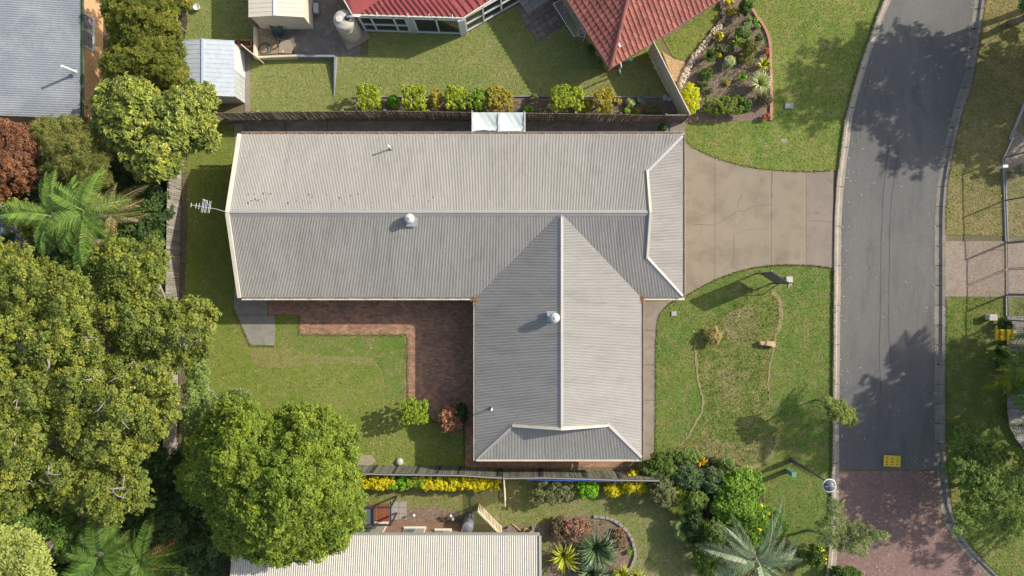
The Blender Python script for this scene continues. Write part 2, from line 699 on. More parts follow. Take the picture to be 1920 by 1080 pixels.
def palm(label, px, py, z, L, nfr, lm, trunk_r=.13, droop=.55, w=.62, nl=42, group=None, dead=0, deadm=None, angs=None, base=None, rise=(-.1, .6), bark=None, name='palm_tree', lw=.035):
    """Feather palm; px, py is where its crown centre shows, z the height of that centre."""
    c = W(px, py, z)
    b = base or (c.x, c.y)
    root = thing(name, label, 'palm tree', (b[0], b[1], 0), group=group)
    ms = [frond_mesh(L * k, droop * q, w, nl, lm, lw=lw) for k, q in ((1, 1), (.9, .8), (1.06, 1.15))]
    for i in range(nfr):
        a = (angs[i] if angs else 2 * math.pi * i / nfr) + random.uniform(-.32, .32)
        o = bpy.data.objects.new('frond', ms[i % 3])
        link(o, root)
        o.location = (c.x - b[0] + random.uniform(-.12, .12), c.y - b[1] + random.uniform(-.12, .12), z - .1 + random.uniform(-.25, .15))
        o.rotation_euler = (random.uniform(-.55, .55), -random.uniform(*rise), a)
        k_ = random.uniform(.72, 1.1)
        o.scale = (k_, k_ * random.uniform(.8, 1.1), k_)
    for i in range(dead):
        me = frond_mesh(L * .9, droop * 1.5, w * .6, nl // 2, deadm, lw=lw)
        o = bpy.data.objects.new('dead_frond', me)
        link(o, root)
        o.location = (c.x - b[0], c.y - b[1], z - .35)
        o.rotation_euler = (0, random.uniform(.1, .5), random.uniform(0, 6.28))
    MB().tube([(b[0], b[1], -.1), ((b[0] * 2 + c.x) / 3, (b[1] * 2 + c.y) / 3, z * .35), ((b[0] + c.x * 2) / 3, (b[1] + c.y * 2) / 3, z * .7), (c.x, c.y, z)],
              [trunk_r * 1.3, trunk_r, trunk_r * .9, trunk_r * 1.1], 10).build('trunk', bark or BARK(), root, smooth=True)
    return root

# ------------------------------------------------------------------ the ground
G_LAWN = dict(s1=.35, s2=1.6, grain=.30, gs=11, rough=.95, bump=.02, bs=14, spec=.1)
M_back = mat('lawn_back', (.150, .205, .035), (.195, .225, .052), (.25, .225, .09), f3=.35, **G_LAWN)
M_front = mat('lawn_front', (.105, .170, .034), (.155, .190, .045), (.235, .20, .09), f3=.38, **G_LAWN)
M_mid = mat('lawn_bed', (.125, .180, .038), (.185, .200, .056), (.29, .24, .11), f3=.36, **G_LAWN)
M_verge = mat('lawn_verge', (.135, .200, .038), (.205, .225, .055), (.27, .24, .095), f3=.4, **G_LAWN)
M_north = mat('lawn_north', (.175, .215, .058), (.235, .24, .080), (.28, .25, .11), f3=.35, **G_LAWN)
M_east = mat('lawn_east', (.21, .190, .075), (.28, .225, .10), (.15, .17, .045), f3=.45, **G_LAWN)
M_eastg = mat('lawn_east_green', (.11, .16, .035), (.17, .19, .05), (.25, .215, .09), f3=.35, **G_LAWN)
M_south = mat('lawn_south', (.165, .195, .055), (.22, .215, .08), (.28, .235, .13), f3=.4, **G_LAWN)
M_soil = mat('soil', (.15, .115, .080), (.105, .080, .055), (.22, .17, .12), s1=1.5, s2=7, grain=.4, gs=22, rough=.95, bump=.03, bs=20)
M_mulch = mat('mulch', (.235, .165, .120), (.16, .115, .085), (.33, .26, .21), s1=2, s2=10, f3=.5, grain=.5, gs=26, rough=.95, bump=.04, bs=24)
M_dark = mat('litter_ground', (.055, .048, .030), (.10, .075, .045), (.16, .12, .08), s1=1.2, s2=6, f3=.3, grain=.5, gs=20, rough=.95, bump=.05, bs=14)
M_conc = mat('concrete_drive', (.290, .240, .172), (.252, .210, .152), (.195, .158, .112), s1=.33, s2=.75, f3=.40, grain=.13, gs=30, rough=.88, bump=.003, bs=60)
M_path = mat('concrete_path', (.29, .245, .19), (.235, .20, .155), (.19, .16, .12), s1=.7, s2=2, f3=.35, grain=.12, gs=30, rough=.88, bump=.003, bs=60)
M_pad = mat('concrete_grey', (.27, .255, .21), (.235, .22, .185), (.185, .175, .145), s1=1.1, s2=3, f3=.4, grain=.12, gs=30, rough=.9)
M_kerb = mat('kerb_concrete', (.37, .315, .255), (.30, .265, .22), (.24, .20, .16), s1=1.2, s2=5, f3=.3, grain=.15, gs=30, rough=.9, tint=.10)
M_kerb2 = mat('kerb_grey', (.24, .215, .18), (.19, .175, .15), (.33, .29, .24), s1=1.2, s2=4, f3=.2, grain=.2, gs=25, rough=.9, tint=.14)

big = MB()
big.add([(-300, -300, 0), (300, -300, 0), (300, 300, 0), (-300, 300, 0)], [(0, 1, 2, 3)])
tag(big.build('ground', mat('ground_soil', (.13, .12, .06), (.16, .14, .07), (.19, .15, .09), s1=.2, s2=1.5, grain=.4, gs=14, rough=.95)), kind='structure')


def ycurve(pts):
    ys = [p[1] for p in pts]
    xs = [p[0] for p in pts]
    return lambda y: float(np.interp(y, ys, xs))


KLo = ycurve([(1795, -400), (1715, -150), (1655, 0), (1642, 32), (1611, 120), (1595, 175), (1582, 225), (1576, 270), (1567, 340), (1563, 407), (1562, 473), (1561, 600), (1560, 720), (1559, 800), (1558, 870), (1556, 950), (1551, 1040), (1545, 1090), (1510, 1300), (1470, 1450)])
KLi = ycurve([(1812, -400), (1731, -150), (1671, 0), (1657, 32), (1637, 85), (1624, 125), (1607, 180), (1597, 225), (1592, 270), (1585, 323), (1580, 373), (1577, 427), (1577, 507), (1575, 600), (1574, 720), (1573, 800), (1573, 904), (1572, 1000), (1568, 1069), (1560, 1110), (1527, 1300), (1487, 1450)])
KRi = ycurve([(1970, -400), (1880, -150), (1833, -20), (1827, 0), (1822, 37), (1815, 87), (1811, 130), (1797, 175), (1785, 215), (1775, 255), (1766, 300), (1757, 350), (1753, 407), (1752, 473), (1752, 620), (1752, 820), (1755, 865), (1758, 904), (1761, 945), (1769, 976), (1782, 1002), (1805, 1033), (1831, 1057), (1852, 1080), (1915, 1150), (2040, 1300), (2160, 1450)])
KRo = ycurve([(1989, -400), (1899, -150), (1851, -20), (1846, 0), (1841, 37), (1835, 82), (1829, 117), (1821, 160), (1813, 185), (1802, 215), (1794, 250), (1787, 283), (1780, 317), (1775, 350), (1772, 390), (1772, 600), (1771, 720), (1771, 820), (1774, 865), (1777, 904), (1782, 945), (1792, 978), (1805, 1005), (1831, 1038), (1854, 1062), (1878, 1083), (1940, 1150), (2065, 1300), (2185, 1450)])

# road surface in two parts: asphalt, then a threshold of red pavers
M_asph = mat('asphalt', (.150, .145, .133), (.118, .115, .108), (.100, .098, .094), s1=.30, s2=1.2, f3=.3, grain=.16, gs=24, rough=.85, bump=.004, bs=50, stretch=(1, .25, 1), spec=.35)


def strip(name, fl, fr, y0, y1, z, m, step=8, jit=0.0, nx=1):
    ys = np.arange(y0, y1 + .1, step)
    V, F = [], []
    for y in ys:
        a, b = fl(y) + random.uniform(-jit, jit), fr(y) + random.uniform(-jit, jit)
        for k in range(nx + 1):
            p = W(a + (b - a) * k / nx, y, 0)
            V.append((p.x, p.y, z))
    for i in range(len(ys) - 1):
        for k in range(nx):
            q = i * (nx + 1) + k
            F.append((q, q + nx + 1, q + nx + 2, q + 1))
    mb = MB()
    mb.add(V, F)
    return mb.build(name, m)


BY = 883
tag(strip('road', lambda y: KLi(y) - 1.5, lambda y: KRi(y) + 1.5, -400, BY, .02, M_asph, 4.0, 0), kind='structure')
M_rpave = mat('red_pavers', (.235, .150, .130), (.20, .125, .105), (.28, .20, .17), s1=1.0, s2=5, f3=.3, grain=.15, gs=18, rough=.9, tint=.12)
tag(strip('paver_bedding', lambda y: KLi(y) - 1, lambda y: KRi(y) + 1, BY, 1450, .0115, mat('paver_joint', (.215, .14, .122), rough=.95)), kind='structure')
# the pavers themselves: 3 to 4 photo pixels each, one joined part
V, F, T = [], [], []
pw, ph = .225, .115
row = 0
y = W(0, BY, 0).y - ph / 2
while y > W(0, 1180, 0).y:
    py = 540 - y * 30
    x0, x1 = (KLi(py) + .5 - 960) / 30, (KRi(py) - .5 - 960) / 30
    x = x0 + (pw / 2 if row % 2 else 0)
    while x < x1:
        z = .0150 + random.uniform(-.001, .001)
        a, b = x + .004, min(x + pw, x1) - .004
        c, d = y - ph / 2 + .005, y + ph / 2 - .005
        q = len(V)
        V += [(a, c, z), (b, c, z), (b, d, z), (a, d, z), (a, c, .006), (b, c, .006), (b, d, .006), (a, d, .006)]
        F += [(q, q + 1, q + 2, q + 3), (q + 4, q + 5, q + 1, q), (q + 5, q + 6, q + 2, q + 1), (q + 6, q + 7, q + 3, q + 2), (q + 7, q + 4, q, q + 3)]
        T += [random.random()] * 5
        x += pw
    y -= ph
    row += 1
tag(np_mesh('road_pavers', V, F, M_rpave, None, T), kind='stuff')
tag(strip('far_pavers', lambda y: KLi(y), lambda y: KRi(y), 1181, 1450, .02, M_rpave), kind='structure')

# kerbs: every poured length is a piece
for nm, fo, fi, m, seg, lab in (('kerb', KLo, KLi, M_kerb, 74, 'pale'), ('kerb', KRo, KRi, M_kerb2, 37, 'weathered')):
    root = thing(nm, None, None, kind='structure')
    prof = ((0.0, .024), (.30, .022), (.42, .028), (.52, .07), (.62, .13), (.95, .135), (1.0, .05))
    y = -390.0
    while y < 1440:
        y1 = y + seg
        mb = MB()
        vs, fs = [], []
        k = 6
        tn = random.random()
        for i in range(k + 1):
            yy = y + .25 + (seg - .5) * i / k
            a, b = fi(yy), fo(yy)
            jj = random.uniform(-.5, .3) if fi is KLi else random.uniform(-.3, .3)
            for t, z in prof:
                p = W(a + (b - a) * t + (jj * (1 if fi is KLi else -1) if t == 0 else 0), yy, 0)
                vs.append((p.x, p.y, z + random.uniform(-.002, .002)))
        n = len(prof)
        for i in range(k):
            for j in range(n - 1):
                q = i * n + j
                f = (q, q + 1, q + n + 1, q + n)
                fs.append(f if fi is KLi else f[::-1])
        for e in (0, k):
            fs.append(tuple(e * n + j for j in range(n)))
        mb.add(vs, fs, tn)
        mb.build('kerb_section', m, root)
        y = y1

# asphalt marks: seam lines, patches of sealing and small stones
M_seam = mat('bitumen_seam', (.075, .075, .078), rough=.7)
M_scuff = mat('pale_scuff', (.215, .21, .20), rough=.9)


def ribbon(name, pts, w, z, m, parent=None, jit=0.0, kind=None):
    """Thin flat line through pixel points; w in photo pixels."""
    P = [W(x + random.uniform(-jit, jit), y + random.uniform(-jit, jit), 0) for x, y in pts]
    V, F = [], []
    for i, p in enumerate(P):
        d = (P[min(i + 1, len(P) - 1)] - P[max(i - 1, 0)]).normalized()
        s = Vector((-d.y, d.x, 0)) * (w / 60 * random.uniform(.7, 1.3))
        V += [(p.x - s.x, p.y - s.y, z), (p.x + s.x, p.y + s.y, z)]
    for i in range(len(P) - 1):
        F.append((2 * i, 2 * i + 2, 2 * i + 3, 2 * i + 1))
    o = MB().add(V, F).build(name, m, parent)
    me = o.data
    if len(me.polygons) and me.polygons[0].normal.z < 0:
        me.flip_normals()
    if kind:
        o['kind'] = kind
    return o


ribbon('seam_line', smooth_poly([(1668, 262), (1660, 320), (1654, 400), (1651, 500), (1650, 600), (1648, 660), (1652, 740)], False, 6), 1.6, .0245, M_seam, None, .5, 'structure')
ribbon('seam_line', smooth_poly([(1684, 285), (1674, 350), (1668, 430), (1667, 520), (1666, 590), (1667, 640), (1672, 690)], False, 6), 1.2, .0245, M_seam, None, .6, 'structure')
ribbon('seam_line', smooth_poly([(1632, 130), (1618, 190), (1612, 260)], False, 6), .9, .0245, M_seam, None, .5, 'structure')
for k_ in range(26):
    xx_, yy_ = random.choice([1640, 1700, 1718, 1625]) + random.gauss(0, 7), random.uniform(240, 850)
    ln_ = random.uniform(10, 34)
    ribbon('scuff_mark', [(xx_, yy_), (xx_ + random.uniform(-1, 1), yy_ + ln_ / 2), (xx_ + random.uniform(-2, 1), yy_ + ln_)], random.uniform(1.5, 4), .0210 + k_ * .00012, mat('road_scuff', (.158, .153, .142), (.135, .13, .122), s1=8, rough=.9), None, .5, 'structure')
V, F = [], []
for _ in range(110):
    py = random.uniform(-5, 880)
    side = random.random()
    px = KLi(py) + abs(random.gauss(0, 18)) + 1 if side < .45 else (KRi(py) - abs(random.gauss(0, 12)) - 1 if side < .6 else random.uniform(KLi(py) + 4, KRi(py) - 4))
    p = W(px, py, 0)
    s = random.uniform(.010, .036)
    q = len(V)
    V += [(p.x - s, p.y - s * .6, .0275), (p.x + s * .8, p.y - s, .03), (p.x + s, p.y + s * .8, .0285), (p.x - s * .7, p.y + s, .032)]
    F.append((q, q + 1, q + 2, q + 3))
tag(np_mesh('road_litter', V, F, mat('pale_litter', (.42, .38, .30), (.5, .48, .42), s1=.3, rough=.9)), kind='stuff')

# lawns and beds ------------------------------------------------------------
drive_top = smooth_poly([(1282, 254), (1288, 268), (1310, 283), (1337, 295), (1365, 304), (1396, 312), (1446, 319), (1518, 322), (1556, 320)], False, 3)
drive_bot = smooth_poly([(1562, 503), (1530, 499), (1500, 497), (1460, 497), (1420, 501), (1385, 509), (1350, 521), (1318, 536), (1290, 552), (1262, 565), (1243, 581), (1233, 600), (1229, 640)], False, 3)
kLo = lambda a, b, st=20: [(KLo(y), y) for y in (range(a, b, st) if b > a else range(a, b, -st))]
LAWNS = [
    ('lawn', [(338, 234), (439, 234), (438, 582), (449, 601), (468, 648), (515, 650), (516, 602), (516, 591), (561, 591), (561, 627), (763, 627), (765, 750), (795, 756), (812, 790), (868, 800), (871, 876), (338, 868)], .022, M_back),
    ('lawn', [(1228, 640), (1228, 850), (1300, 855), (1420, 880), (1300, 1080), (1300, 1300), (1500, 1300)] + kLo(1080, 500) + drive_bot, .024, M_front),
    ('lawn', [(1250, 232), (1444, 226)] + [(1444, 190), (1442, 120), (1434, 70), (1418, 30), (1400, -10), (1370, -80), (1360, -380)] + kLo(-380, 321) + [(1556, 320)] + drive_top[::-1], .026, M_verge),
    ('lawn', [(470, 113), (627, 107), (690, 104), (690, 60), (870, 60), (990, 0), (1000, -40), (1240, -40), (1240, 110), (1276, 205), (1230, 183), (985, 182), (840, 180), (666, 183), (664, 209), (470, 209)], .022, M_north),
    ('lawn', [(1244, 75), (1345, 6), (1352, 20), (1350, 40), (1325, 75), (1300, 108), (1278, 114), (1262, 108)], .022, M_verge),
    ('lawn', [(340, -40), (480, -40), (480, 76), (452, 78), (345, 80), (352, 40)], .022, M_north),
    ('lawn', [(KRo(y), y) for y in range(-380, 460, 20)] + [(2600, 460), (2600, -380)], .020, M_east),
    ('lawn', [(KRo(y), y) for y in range(545, 1440, 20)] + [(2600, 1440), (2600, 545)], .020, M_eastg),
    ('lawn', [(668, 912), (944, 914), (947, 897), (1165, 898), (1260, 915), (1300, 990), (1330, 1090), (1330, 1300), (1010, 1300), (1012, 1003), (940, 985), (870, 980), (735, 970), (660, 950)], .018, M_south),
]
for nm, poly, z, m in LAWNS:
    sheet(nm, poly, z, m)
# the former garden bed in the front lawn is rougher and browner
bed_poly = smooth_poly([(1372, 575), (1400, 540), (1440, 545), (1462, 562), (1466, 590), (1458, 620), (1448, 660), (1440, 700), (1443, 735), (1452, 775), (1466, 810), (1455, 845), (1425, 868), (1380, 880), (1330, 866), (1295, 850), (1262, 850), (1290, 815), (1316, 775), (1320, 745), (1312, 715), (1308, 690), (1304, 640), (1310, 620), (1335, 600)], True, 4)
sheet('lawn', bed_poly, .030, M_mid)
LAWNS.append(('x', bed_poly, .034, M_mid))
gr_poly = smooth_poly([(528, 602), (558, 600), (565, 629), (640, 630), (700, 630), (760, 630), (762, 680), (761, 745), (740, 750), (722, 742), (719, 706), (712, 686), (696, 673), (650, 668), (600, 664), (560, 655), (535, 640)], True, 3)
sheet('lawn', gr_poly, .027, mat('lawn_fresh', (.115, .185, .036), (.165, .205, .05), (.26, .21, .10), f3=.42, **G_LAWN))
tan_poly = smooth_poly([(470, 655), (520, 650), (600, 668), (680, 670), (700, 676), (690, 684), (600, 682), (520, 690), (480, 684)], True, 3)
sheet('lawn', tan_poly, .0285, mat('lawn_tan', (.215, .205, .07), (.185, .21, .055), (.28, .22, .11), f3=.55, **G_LAWN))
for k_, pp in enumerate(([(1360, 590), (1400, 575), (1425, 590), (1420, 625), (1395, 650), (1365, 640), (1350, 612)], [(1290, 850), (1320, 820), (1380, 830), (1440, 815), (1450, 845), (1400, 872), (1330, 862)], [(1340, 700), (1375, 690), (1390, 720), (1370, 750), (1345, 735)])):
    sheet('lawn', smooth_poly(pp, True, 3), .0312 + .0006 * k_, mat('lawn_worn', (.205, .195, .08), (.155, .18, .05), (.28, .225, .12), f3=.55, **G_LAWN))
sheet('dry_grass', [(1290, -10), (1250, -40)] + [(1240, 60), (1244, 75), (1262, 108), (1278, 114)] + [(1268, 150), (1290, 190), (1250, 232), (1444, 226)] + [(1442, 120), (1434, 70), (1418, 30), (1400, -10), (1370, -80), (1330, -60)], .014, M_mulch)
# worn lines of bare soil in the grass
for pts, w in (([(1447, 548), (1459, 560), (1464, 580), (1463, 600), (1457, 622)], 8), ([(1455, 622), (1450, 650), (1443, 690), (1440, 720), (1443, 752)], 3.2),
               ([(1303, 640), (1306, 690), (1311, 725), (1317, 745), (1316, 770), (1305, 792), (1292, 815), (1272, 838)], 4.2), ([(1368, 881), (1400, 878), (1430, 868), (1446, 852), (1456, 830), (1459, 815)], 8),
               ([(560, 668), (620, 670), (690, 672), (706, 684), (716, 705), (718, 760), (717, 800), (700, 812), (670, 808), (650, 808)], 3.6)):
    ribbon('worn_soil', smooth_poly(pts, False, 6), w, .048 if pts[0][0] > 1000 else .032, (mat('dry_soil', (.30, .235, .13), (.26, .215, .10), (.19, .20, .07), s1=3, s2=7, f3=.6, grain=.3, gs=24, rough=.95) if pts[0][0] > 1000 else mat('dry_grass_line', (.22, .215, .075), (.19, .21, .06), (.24, .21, .09), s1=2, s2=7, f3=.6, grain=.3, gs=14, rough=.95)), None, 1.2, 'structure')
for k, (x, y, rx, ry) in enumerate(((1470, 264, 8, 5), (680, 862, 30, 12))):
    ang = [2 * math.pi * i / 14 for i in range(14)]
    sheet('bare_patch', [(x + math.cos(a) * rx * random.uniform(.7, 1.1), y + math.sin(a) * ry * random.uniform(.7, 1.1)) for a in ang], .037, mat('pale_soil', (.36, .32, .24), (.28, .24, .17), s1=5, rough=.95))
# planting beds and bare ground
sheet('garden_bed', [(663, 184), (840, 181), (985, 182), (1230, 184), (1272, 188), (1290, 212), (1080, 211), (885, 209), (663, 208)], .030, M_mulch)
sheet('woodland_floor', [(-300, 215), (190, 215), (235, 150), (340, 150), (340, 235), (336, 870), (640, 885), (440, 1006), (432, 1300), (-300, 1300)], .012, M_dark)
sheet('soil_strip', [(336, 232), (352, 300), (352, 420), (346, 560), (352, 700), (372, 820), (400, 870), (336, 870)], .028, M_soil)
sheet('soil_strip', [(152, -60), (205, -60), (200, 240), (160, 240)], .016, M_soil)
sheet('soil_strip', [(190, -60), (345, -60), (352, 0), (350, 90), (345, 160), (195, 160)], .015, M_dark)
sheet('garden_bed', smooth_poly([(1035, 1090), (1030, 1030), (1036, 985), (1060, 968), (1115, 968), (1150, 975), (1180, 1000), (1190, 1030), (1180, 1065), (1170, 1090)], True, 3), .030, M_mulch)
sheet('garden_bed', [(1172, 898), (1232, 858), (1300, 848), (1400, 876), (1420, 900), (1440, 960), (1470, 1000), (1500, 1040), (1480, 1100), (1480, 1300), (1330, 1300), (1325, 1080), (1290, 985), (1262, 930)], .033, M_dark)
sheet('soil_strip', [(735, 958), (800, 950), (860, 958), (870, 980), (735, 980)], .026, M_mulch)
sheet('soil_strip', [(938, 985), (1012, 985), (1030, 978), (1040, 1005), (1012, 1010), (938, 1004)], .026, M_mulch)
sheet('concrete_apron', [(525, -60), (680, -60), (676, 30), (676, 105), (560, 106), (545, 90), (520, 72), (492, 60), (492, -60)], .034, mat('stained_concrete', (.20, .175, .15), (.13, .115, .10), (.26, .23, .19), s1=.9, s2=3, f3=.3, grain=.15, gs=26, rough=.9))
sheet('gravel_bed', [(485, 48), (520, 62), (524, 74), (522, 100), (485, 104)], .036, mat('gravel_tan', (.36, .26, .15), (.26, .18, .10), (.48, .38, .26), s1=6, s2=16, grain=.6, gs=20, rough=.95, bump=.04, bs=18))
sheet('bark_path', [(1240, 95), (1262, 110), (1284, 116), (1290, 128), (1272, 158), (1262, 150)], .038, mat('bark_chips', (.45, .31, .16), (.36, .23, .11), (.55, .42, .26), s1=6, s2=15, grain=.5, gs=20, rough=.95, bump=.03, bs=18))
sheet('aggregate_drive', [(KRo(y), y) for y in range(452, 558, 8)] + [(2100, 557), (2100, 452)], .040, mat('aggregate', (.28, .22, .17), (.23, .18, .14), (.36, .29, .23), s1=2, s2=14, f3=.5, grain=.35, gs=16, rough=.9, bump=.006, bs=30))
sheet('aggregate_path', [(1893, 268), (1899, 240), (1925, 262), (2000, 280), (2000, 400), (1925, 392), (1925, 330), (1884, 320), (1884, 296)], .040, mat('aggregate', (.28, .22, .17)))
sheet('path_strip', [(466, 100), (470, 100), (470, 210), (459, 210), (459, 80)], .030, M_path)

# concrete: drive in four poured slabs, side path in slabs
drive = thing('driveway', None, None, kind='structure')
top = ycurve([(p[1], p[0]) for p in drive_top])
bots = sorted(drive_bot)
bot = lambda x: float(np.interp(x, [p[0] for p in bots], [p[1] for p in bots]))


def slab(x0, x1, m=M_conc, z=.05):
    xs = np.arange(x0 + .22, x1 - .4, 6).tolist() + [x1 - .22]
    up = [(x, top(x)) for x in xs]
    dn = [(x, bot(x)) for x in xs]
    sheet('slab', up + dn[::-1], z, m, drive, thick=.1)


slab(1262, 1340, M_conc, .0505)
slab(1340, 1446, M_conc, .050)
slab(1446, 1511, M_conc, .0508)
slab(1511, 1562, mat('concrete_crossover', (.26, .215, .17), (.225, .187, .15), (.195, .16, .13), s1=.6, s2=1.8, f3=.3, grain=.12, gs=30, rough=.88), .048)
M_crack = mat('crack', (.155, .125, .095), rough=1)
for pts, w in (([(1300, 421), (1325, 421), (1339, 422), (1352, 414), (1368, 406), (1382, 396), (1398, 397), (1410, 389), (1425, 385), (1444, 384)], .9), ([(1375, 488), (1376, 465), (1375, 443), (1390, 433), (1410, 429), (1440, 430)], .7),
               ([(1383, 396), (1384, 380), (1393, 362)], .6), ([(1447, 322), (1448, 335), (1445, 350), (1447, 370)], .8), ([(1515, 414), (1535, 414), (1560, 417)], .7), ([(1550, 334), (1562, 345)], .7)):
    ribbon('crack', pts, w, .0545, M_crack, drive, .6)
rs = MB()
for x, y, rx, ry, a in ((1300, 420, 11, 30, .3), (1296, 366, 9, 14, .2), (1490, 375, 6, 26, 0), (1388, 350, 16, 7, .5), (1296, 316, 14, 7, 0)):
    pass
path = thing('side_path', None, None, kind='structure')
ps = [(566, 619), (619, 684), (684, 750), (750, 862)]
for k, (a, b) in enumerate(ps):
    left = 1190
    if k == 0:
        poly = [(left, a + 1)] + [(1262, 564), (1244, 580), (1234, 598), (1230, 618.6)] + [(left, 618.6)]
    else:
        r0, r1 = np.interp([a, b], [600, 752, 862], [1229.5, 1228, 1226])
        poly = [(left, a + .4), (r0, a + .4), (r1, b - .4), (left, b - .4)]
    sheet('slab', poly, .046 + .001 * (k % 2), M_path, path, thick=.1)
pad = thing('garden_path', None, None, kind='structure')
sheet('slab', [(439, 557.5), (501, 557.5), (501, 590), (445, 590), (439, 580)], .046, M_pad, pad, thick=.1)
sheet('slab', [(445.5, 591), (515, 591), (516, 602), (515, 648), (470, 646), (449, 601)], .048, M_pad, pad, thick=.1)
sheet('slab', [(440, 232), (456, 232), (456, 557), (439, 557)], .044, M_path, pad, thick=.1)
npath = thing('back_path', None, None, kind='structure')
x = 457
while x < 1255:
    x1 = min(x + 79, 1255)
    sheet('slab', [(x, 227), (x1 - .8, 227), (x1 - .8, 262), (x, 262)], .042 + .001 * random.random(), mat('concrete_painted_shade', (.17, .155, .14), (.13, .12, .105), (.22, .20, .17), s1=.8, s2=3, grain=.15, gs=26, rough=.9), npath, thick=.08)  # passage shade put into the colour: a darker copy of the path concrete
    x = x1
sheet('slab', [(1256, 227), (1285, 229), (1283, 256), (1256, 256)], .045, M_path, npath, thick=.08)

# brick patio ---------------------------------------------------------------
patio = thing('patio', None, None, kind='structure')
M_brick = mat('patio_brick', (.40, .225, .135), (.285, .17, .118), (.175, .12, .105), s1=.8, s2=3, f3=.3, grain=.2, gs=16, rough=.9, tint=.24)
M_brick2 = mat('patio_brick_edge', (.40, .27, .17), (.34, .22, .14), (.22, .16, .11), s1=1.5, s2=5, grain=.2, gs=16, rough=.9, tint=.25)
PAT = [(501.5, 545), (910, 545), (910, 874), (871, 874), (871, 800), (812, 790), (790, 757), (780, 749), (764.5, 749), (763.5, 626.5), (561.5, 626.5), (561.5, 590.5), (501.5, 590.5)]
sheet('bedding', PAT, .0325, mat('patio_joint', (.25, .145, .09), rough=.95), patio)
V, F, T = [], [], []
bw, bh = .25, .118


def brick_quad(x, y, w, h, tn):
    z = .0365 + random.uniform(-.0015, .0015)
    a, b, c, d = x - w / 2 + .004, x + w / 2 - .004, y - h / 2 + .005, y + h / 2 - .005
    q = len(V)
    V.extend([(a, c, z), (b, c, z), (b, d, z), (a, d, z), (a, c, .02), (b, c, .02), (b, d, .02), (a, d, .02)])
    F.extend([(q, q + 1, q + 2, q + 3), (q + 4, q + 5, q + 1, q), (q + 5, q + 6, q + 2, q + 1), (q + 6, q + 7, q + 3, q + 2), (q + 7, q + 4, q, q + 3)])
    T.extend([tn] * 5)


ix0, ix1 = (501 - 960) / 30, (1200 - 960) / 30
yy = (540 - 545) / 30
r = 0
while yy > (540 - 876) / 30:
    xx = ix0 + (bw / 2 if r % 2 else 0)
    while xx < ix1:
        px, py = 960 + xx * 30, 540 - yy * 30
        if in_poly(np.array([px]), np.array([py]), PAT)[0] or (848 < py < 875 and 870 < px < 1168):
            brick_quad(xx, yy, bw, bh, random.random() ** 1.3)
        xx += bw
    yy -= bh
    r += 1
np_mesh('brick', V, F, M_brick, patio, T, kind='stuff')
V, F, T = [], [], []
for k in range(1, 60):      # soldier course along the lawn edge, part buried in soil
    brick_quad((763 - 960) / 30 - .04 + 0 * k, (540 - 628) / 30 - k * .118 + .05, .20, .112, random.random()) if k < 35 else None
for k in range(57):
    brick_quad((563 - 960) / 30 + k * .118, (540 - 628.5) / 30, .112, .15, random.random())
np_mesh('edge_brick', V, F, M_brick2, patio, T, kind='stuff')
sheet('bedding', [(870, 845), (1168, 845), (1168, 876), (870, 876)], .0345, mat('patio_joint', (.11, .075, .055)), patio)

# ------------------------------------------------------------------ grass blades and fallen leaves
def tufts(name, poly, z, m, dens, hmin=.02, hmax=.05, wmax=.04):
    xs = [p[0] for p in poly]
    ys = [p[1] for p in poly]
    x0, x1, y0, y1 = max(min(xs), -15), min(max(xs), 1935), max(min(ys), -15), min(max(ys), 1095)
    n = int((x1 - x0) * (y1 - y0) / 900 * dens)
    X, Y = RG.uniform(x0, x1, n), RG.uniform(y0, y1, n)
    k = in_poly(X, Y, poly)
    X, Y = (X[k] - 960) / 30, (540 - Y[k]) / 30
    n = len(X)
    a = RG.uniform(0, 2 * math.pi, n)
    w = RG.uniform(.015, wmax, n)
    h = RG.uniform(hmin, hmax, n)
    lx, ly = RG.normal(0, .035, n), RG.normal(0, .035, n)
    V = np.empty((n, 3, 3))
    V[:, 0] = np.stack([X - np.cos(a) * w, Y - np.sin(a) * w, np.full(n, z)], 1)
    V[:, 1] = np.stack([X + np.cos(a) * w, Y + np.sin(a) * w, np.full(n, z)], 1)
    V[:, 2] = np.stack([X + lx, Y + ly, z + h], 1)
    return np_mesh(name, V.reshape(-1, 3), np.arange(3 * n).reshape(-1, 3), m, None, RG.random(n), kind='stuff')


for nm, poly, z, m in LAWNS:
    p = poly
    o = tufts('grass', p, z, m, 150, hmax=.042 if m is not M_mid else .065)
# grass creeping over hard edges
def edge_grass(pts, m, z=.03, per=5, wid=2.2):
    P = []
    for (xa, ya), (xb, yb) in zip(pts[:-1], pts[1:]):
        L = math.hypot(xb - xa, yb - ya)
        for _ in range(int(L * per)):
            t = random.random()
            k_ = (math.sin((xa + (xb - xa) * t) * .31 + (ya + (yb - ya) * t) * .23) + 1.2) * .5
            P.append((xa + (xb - xa) * t + random.gauss(0, wid * .5 * k_), ya + (yb - ya) * t + random.gauss(0, wid * .5 * k_)))
    n = len(P)
    A = np.array(P)
    X, Y = (A[:, 0] - 960) / 30, (540 - A[:, 1]) / 30
    a_ = RG.uniform(0, 6.28, n)
    w_ = RG.uniform(.015, .035, n)
    V_ = np.empty((n, 3, 3))
    V_[:, 0] = np.stack([X - np.cos(a_) * w_, Y - np.sin(a_) * w_, np.full(n, z)], 1)
    V_[:, 1] = np.stack([X + np.cos(a_) * w_, Y + np.sin(a_) * w_, np.full(n, z)], 1)
    V_[:, 2] = np.stack([X + RG.normal(0, .04, n), Y + RG.normal(0, .04, n), z + RG.uniform(.02, .06, n)], 1)
    np_mesh('grass', V_.reshape(-1, 3), np.arange(3 * n).reshape(-1, 3), m, None, RG.random(n), kind='stuff')


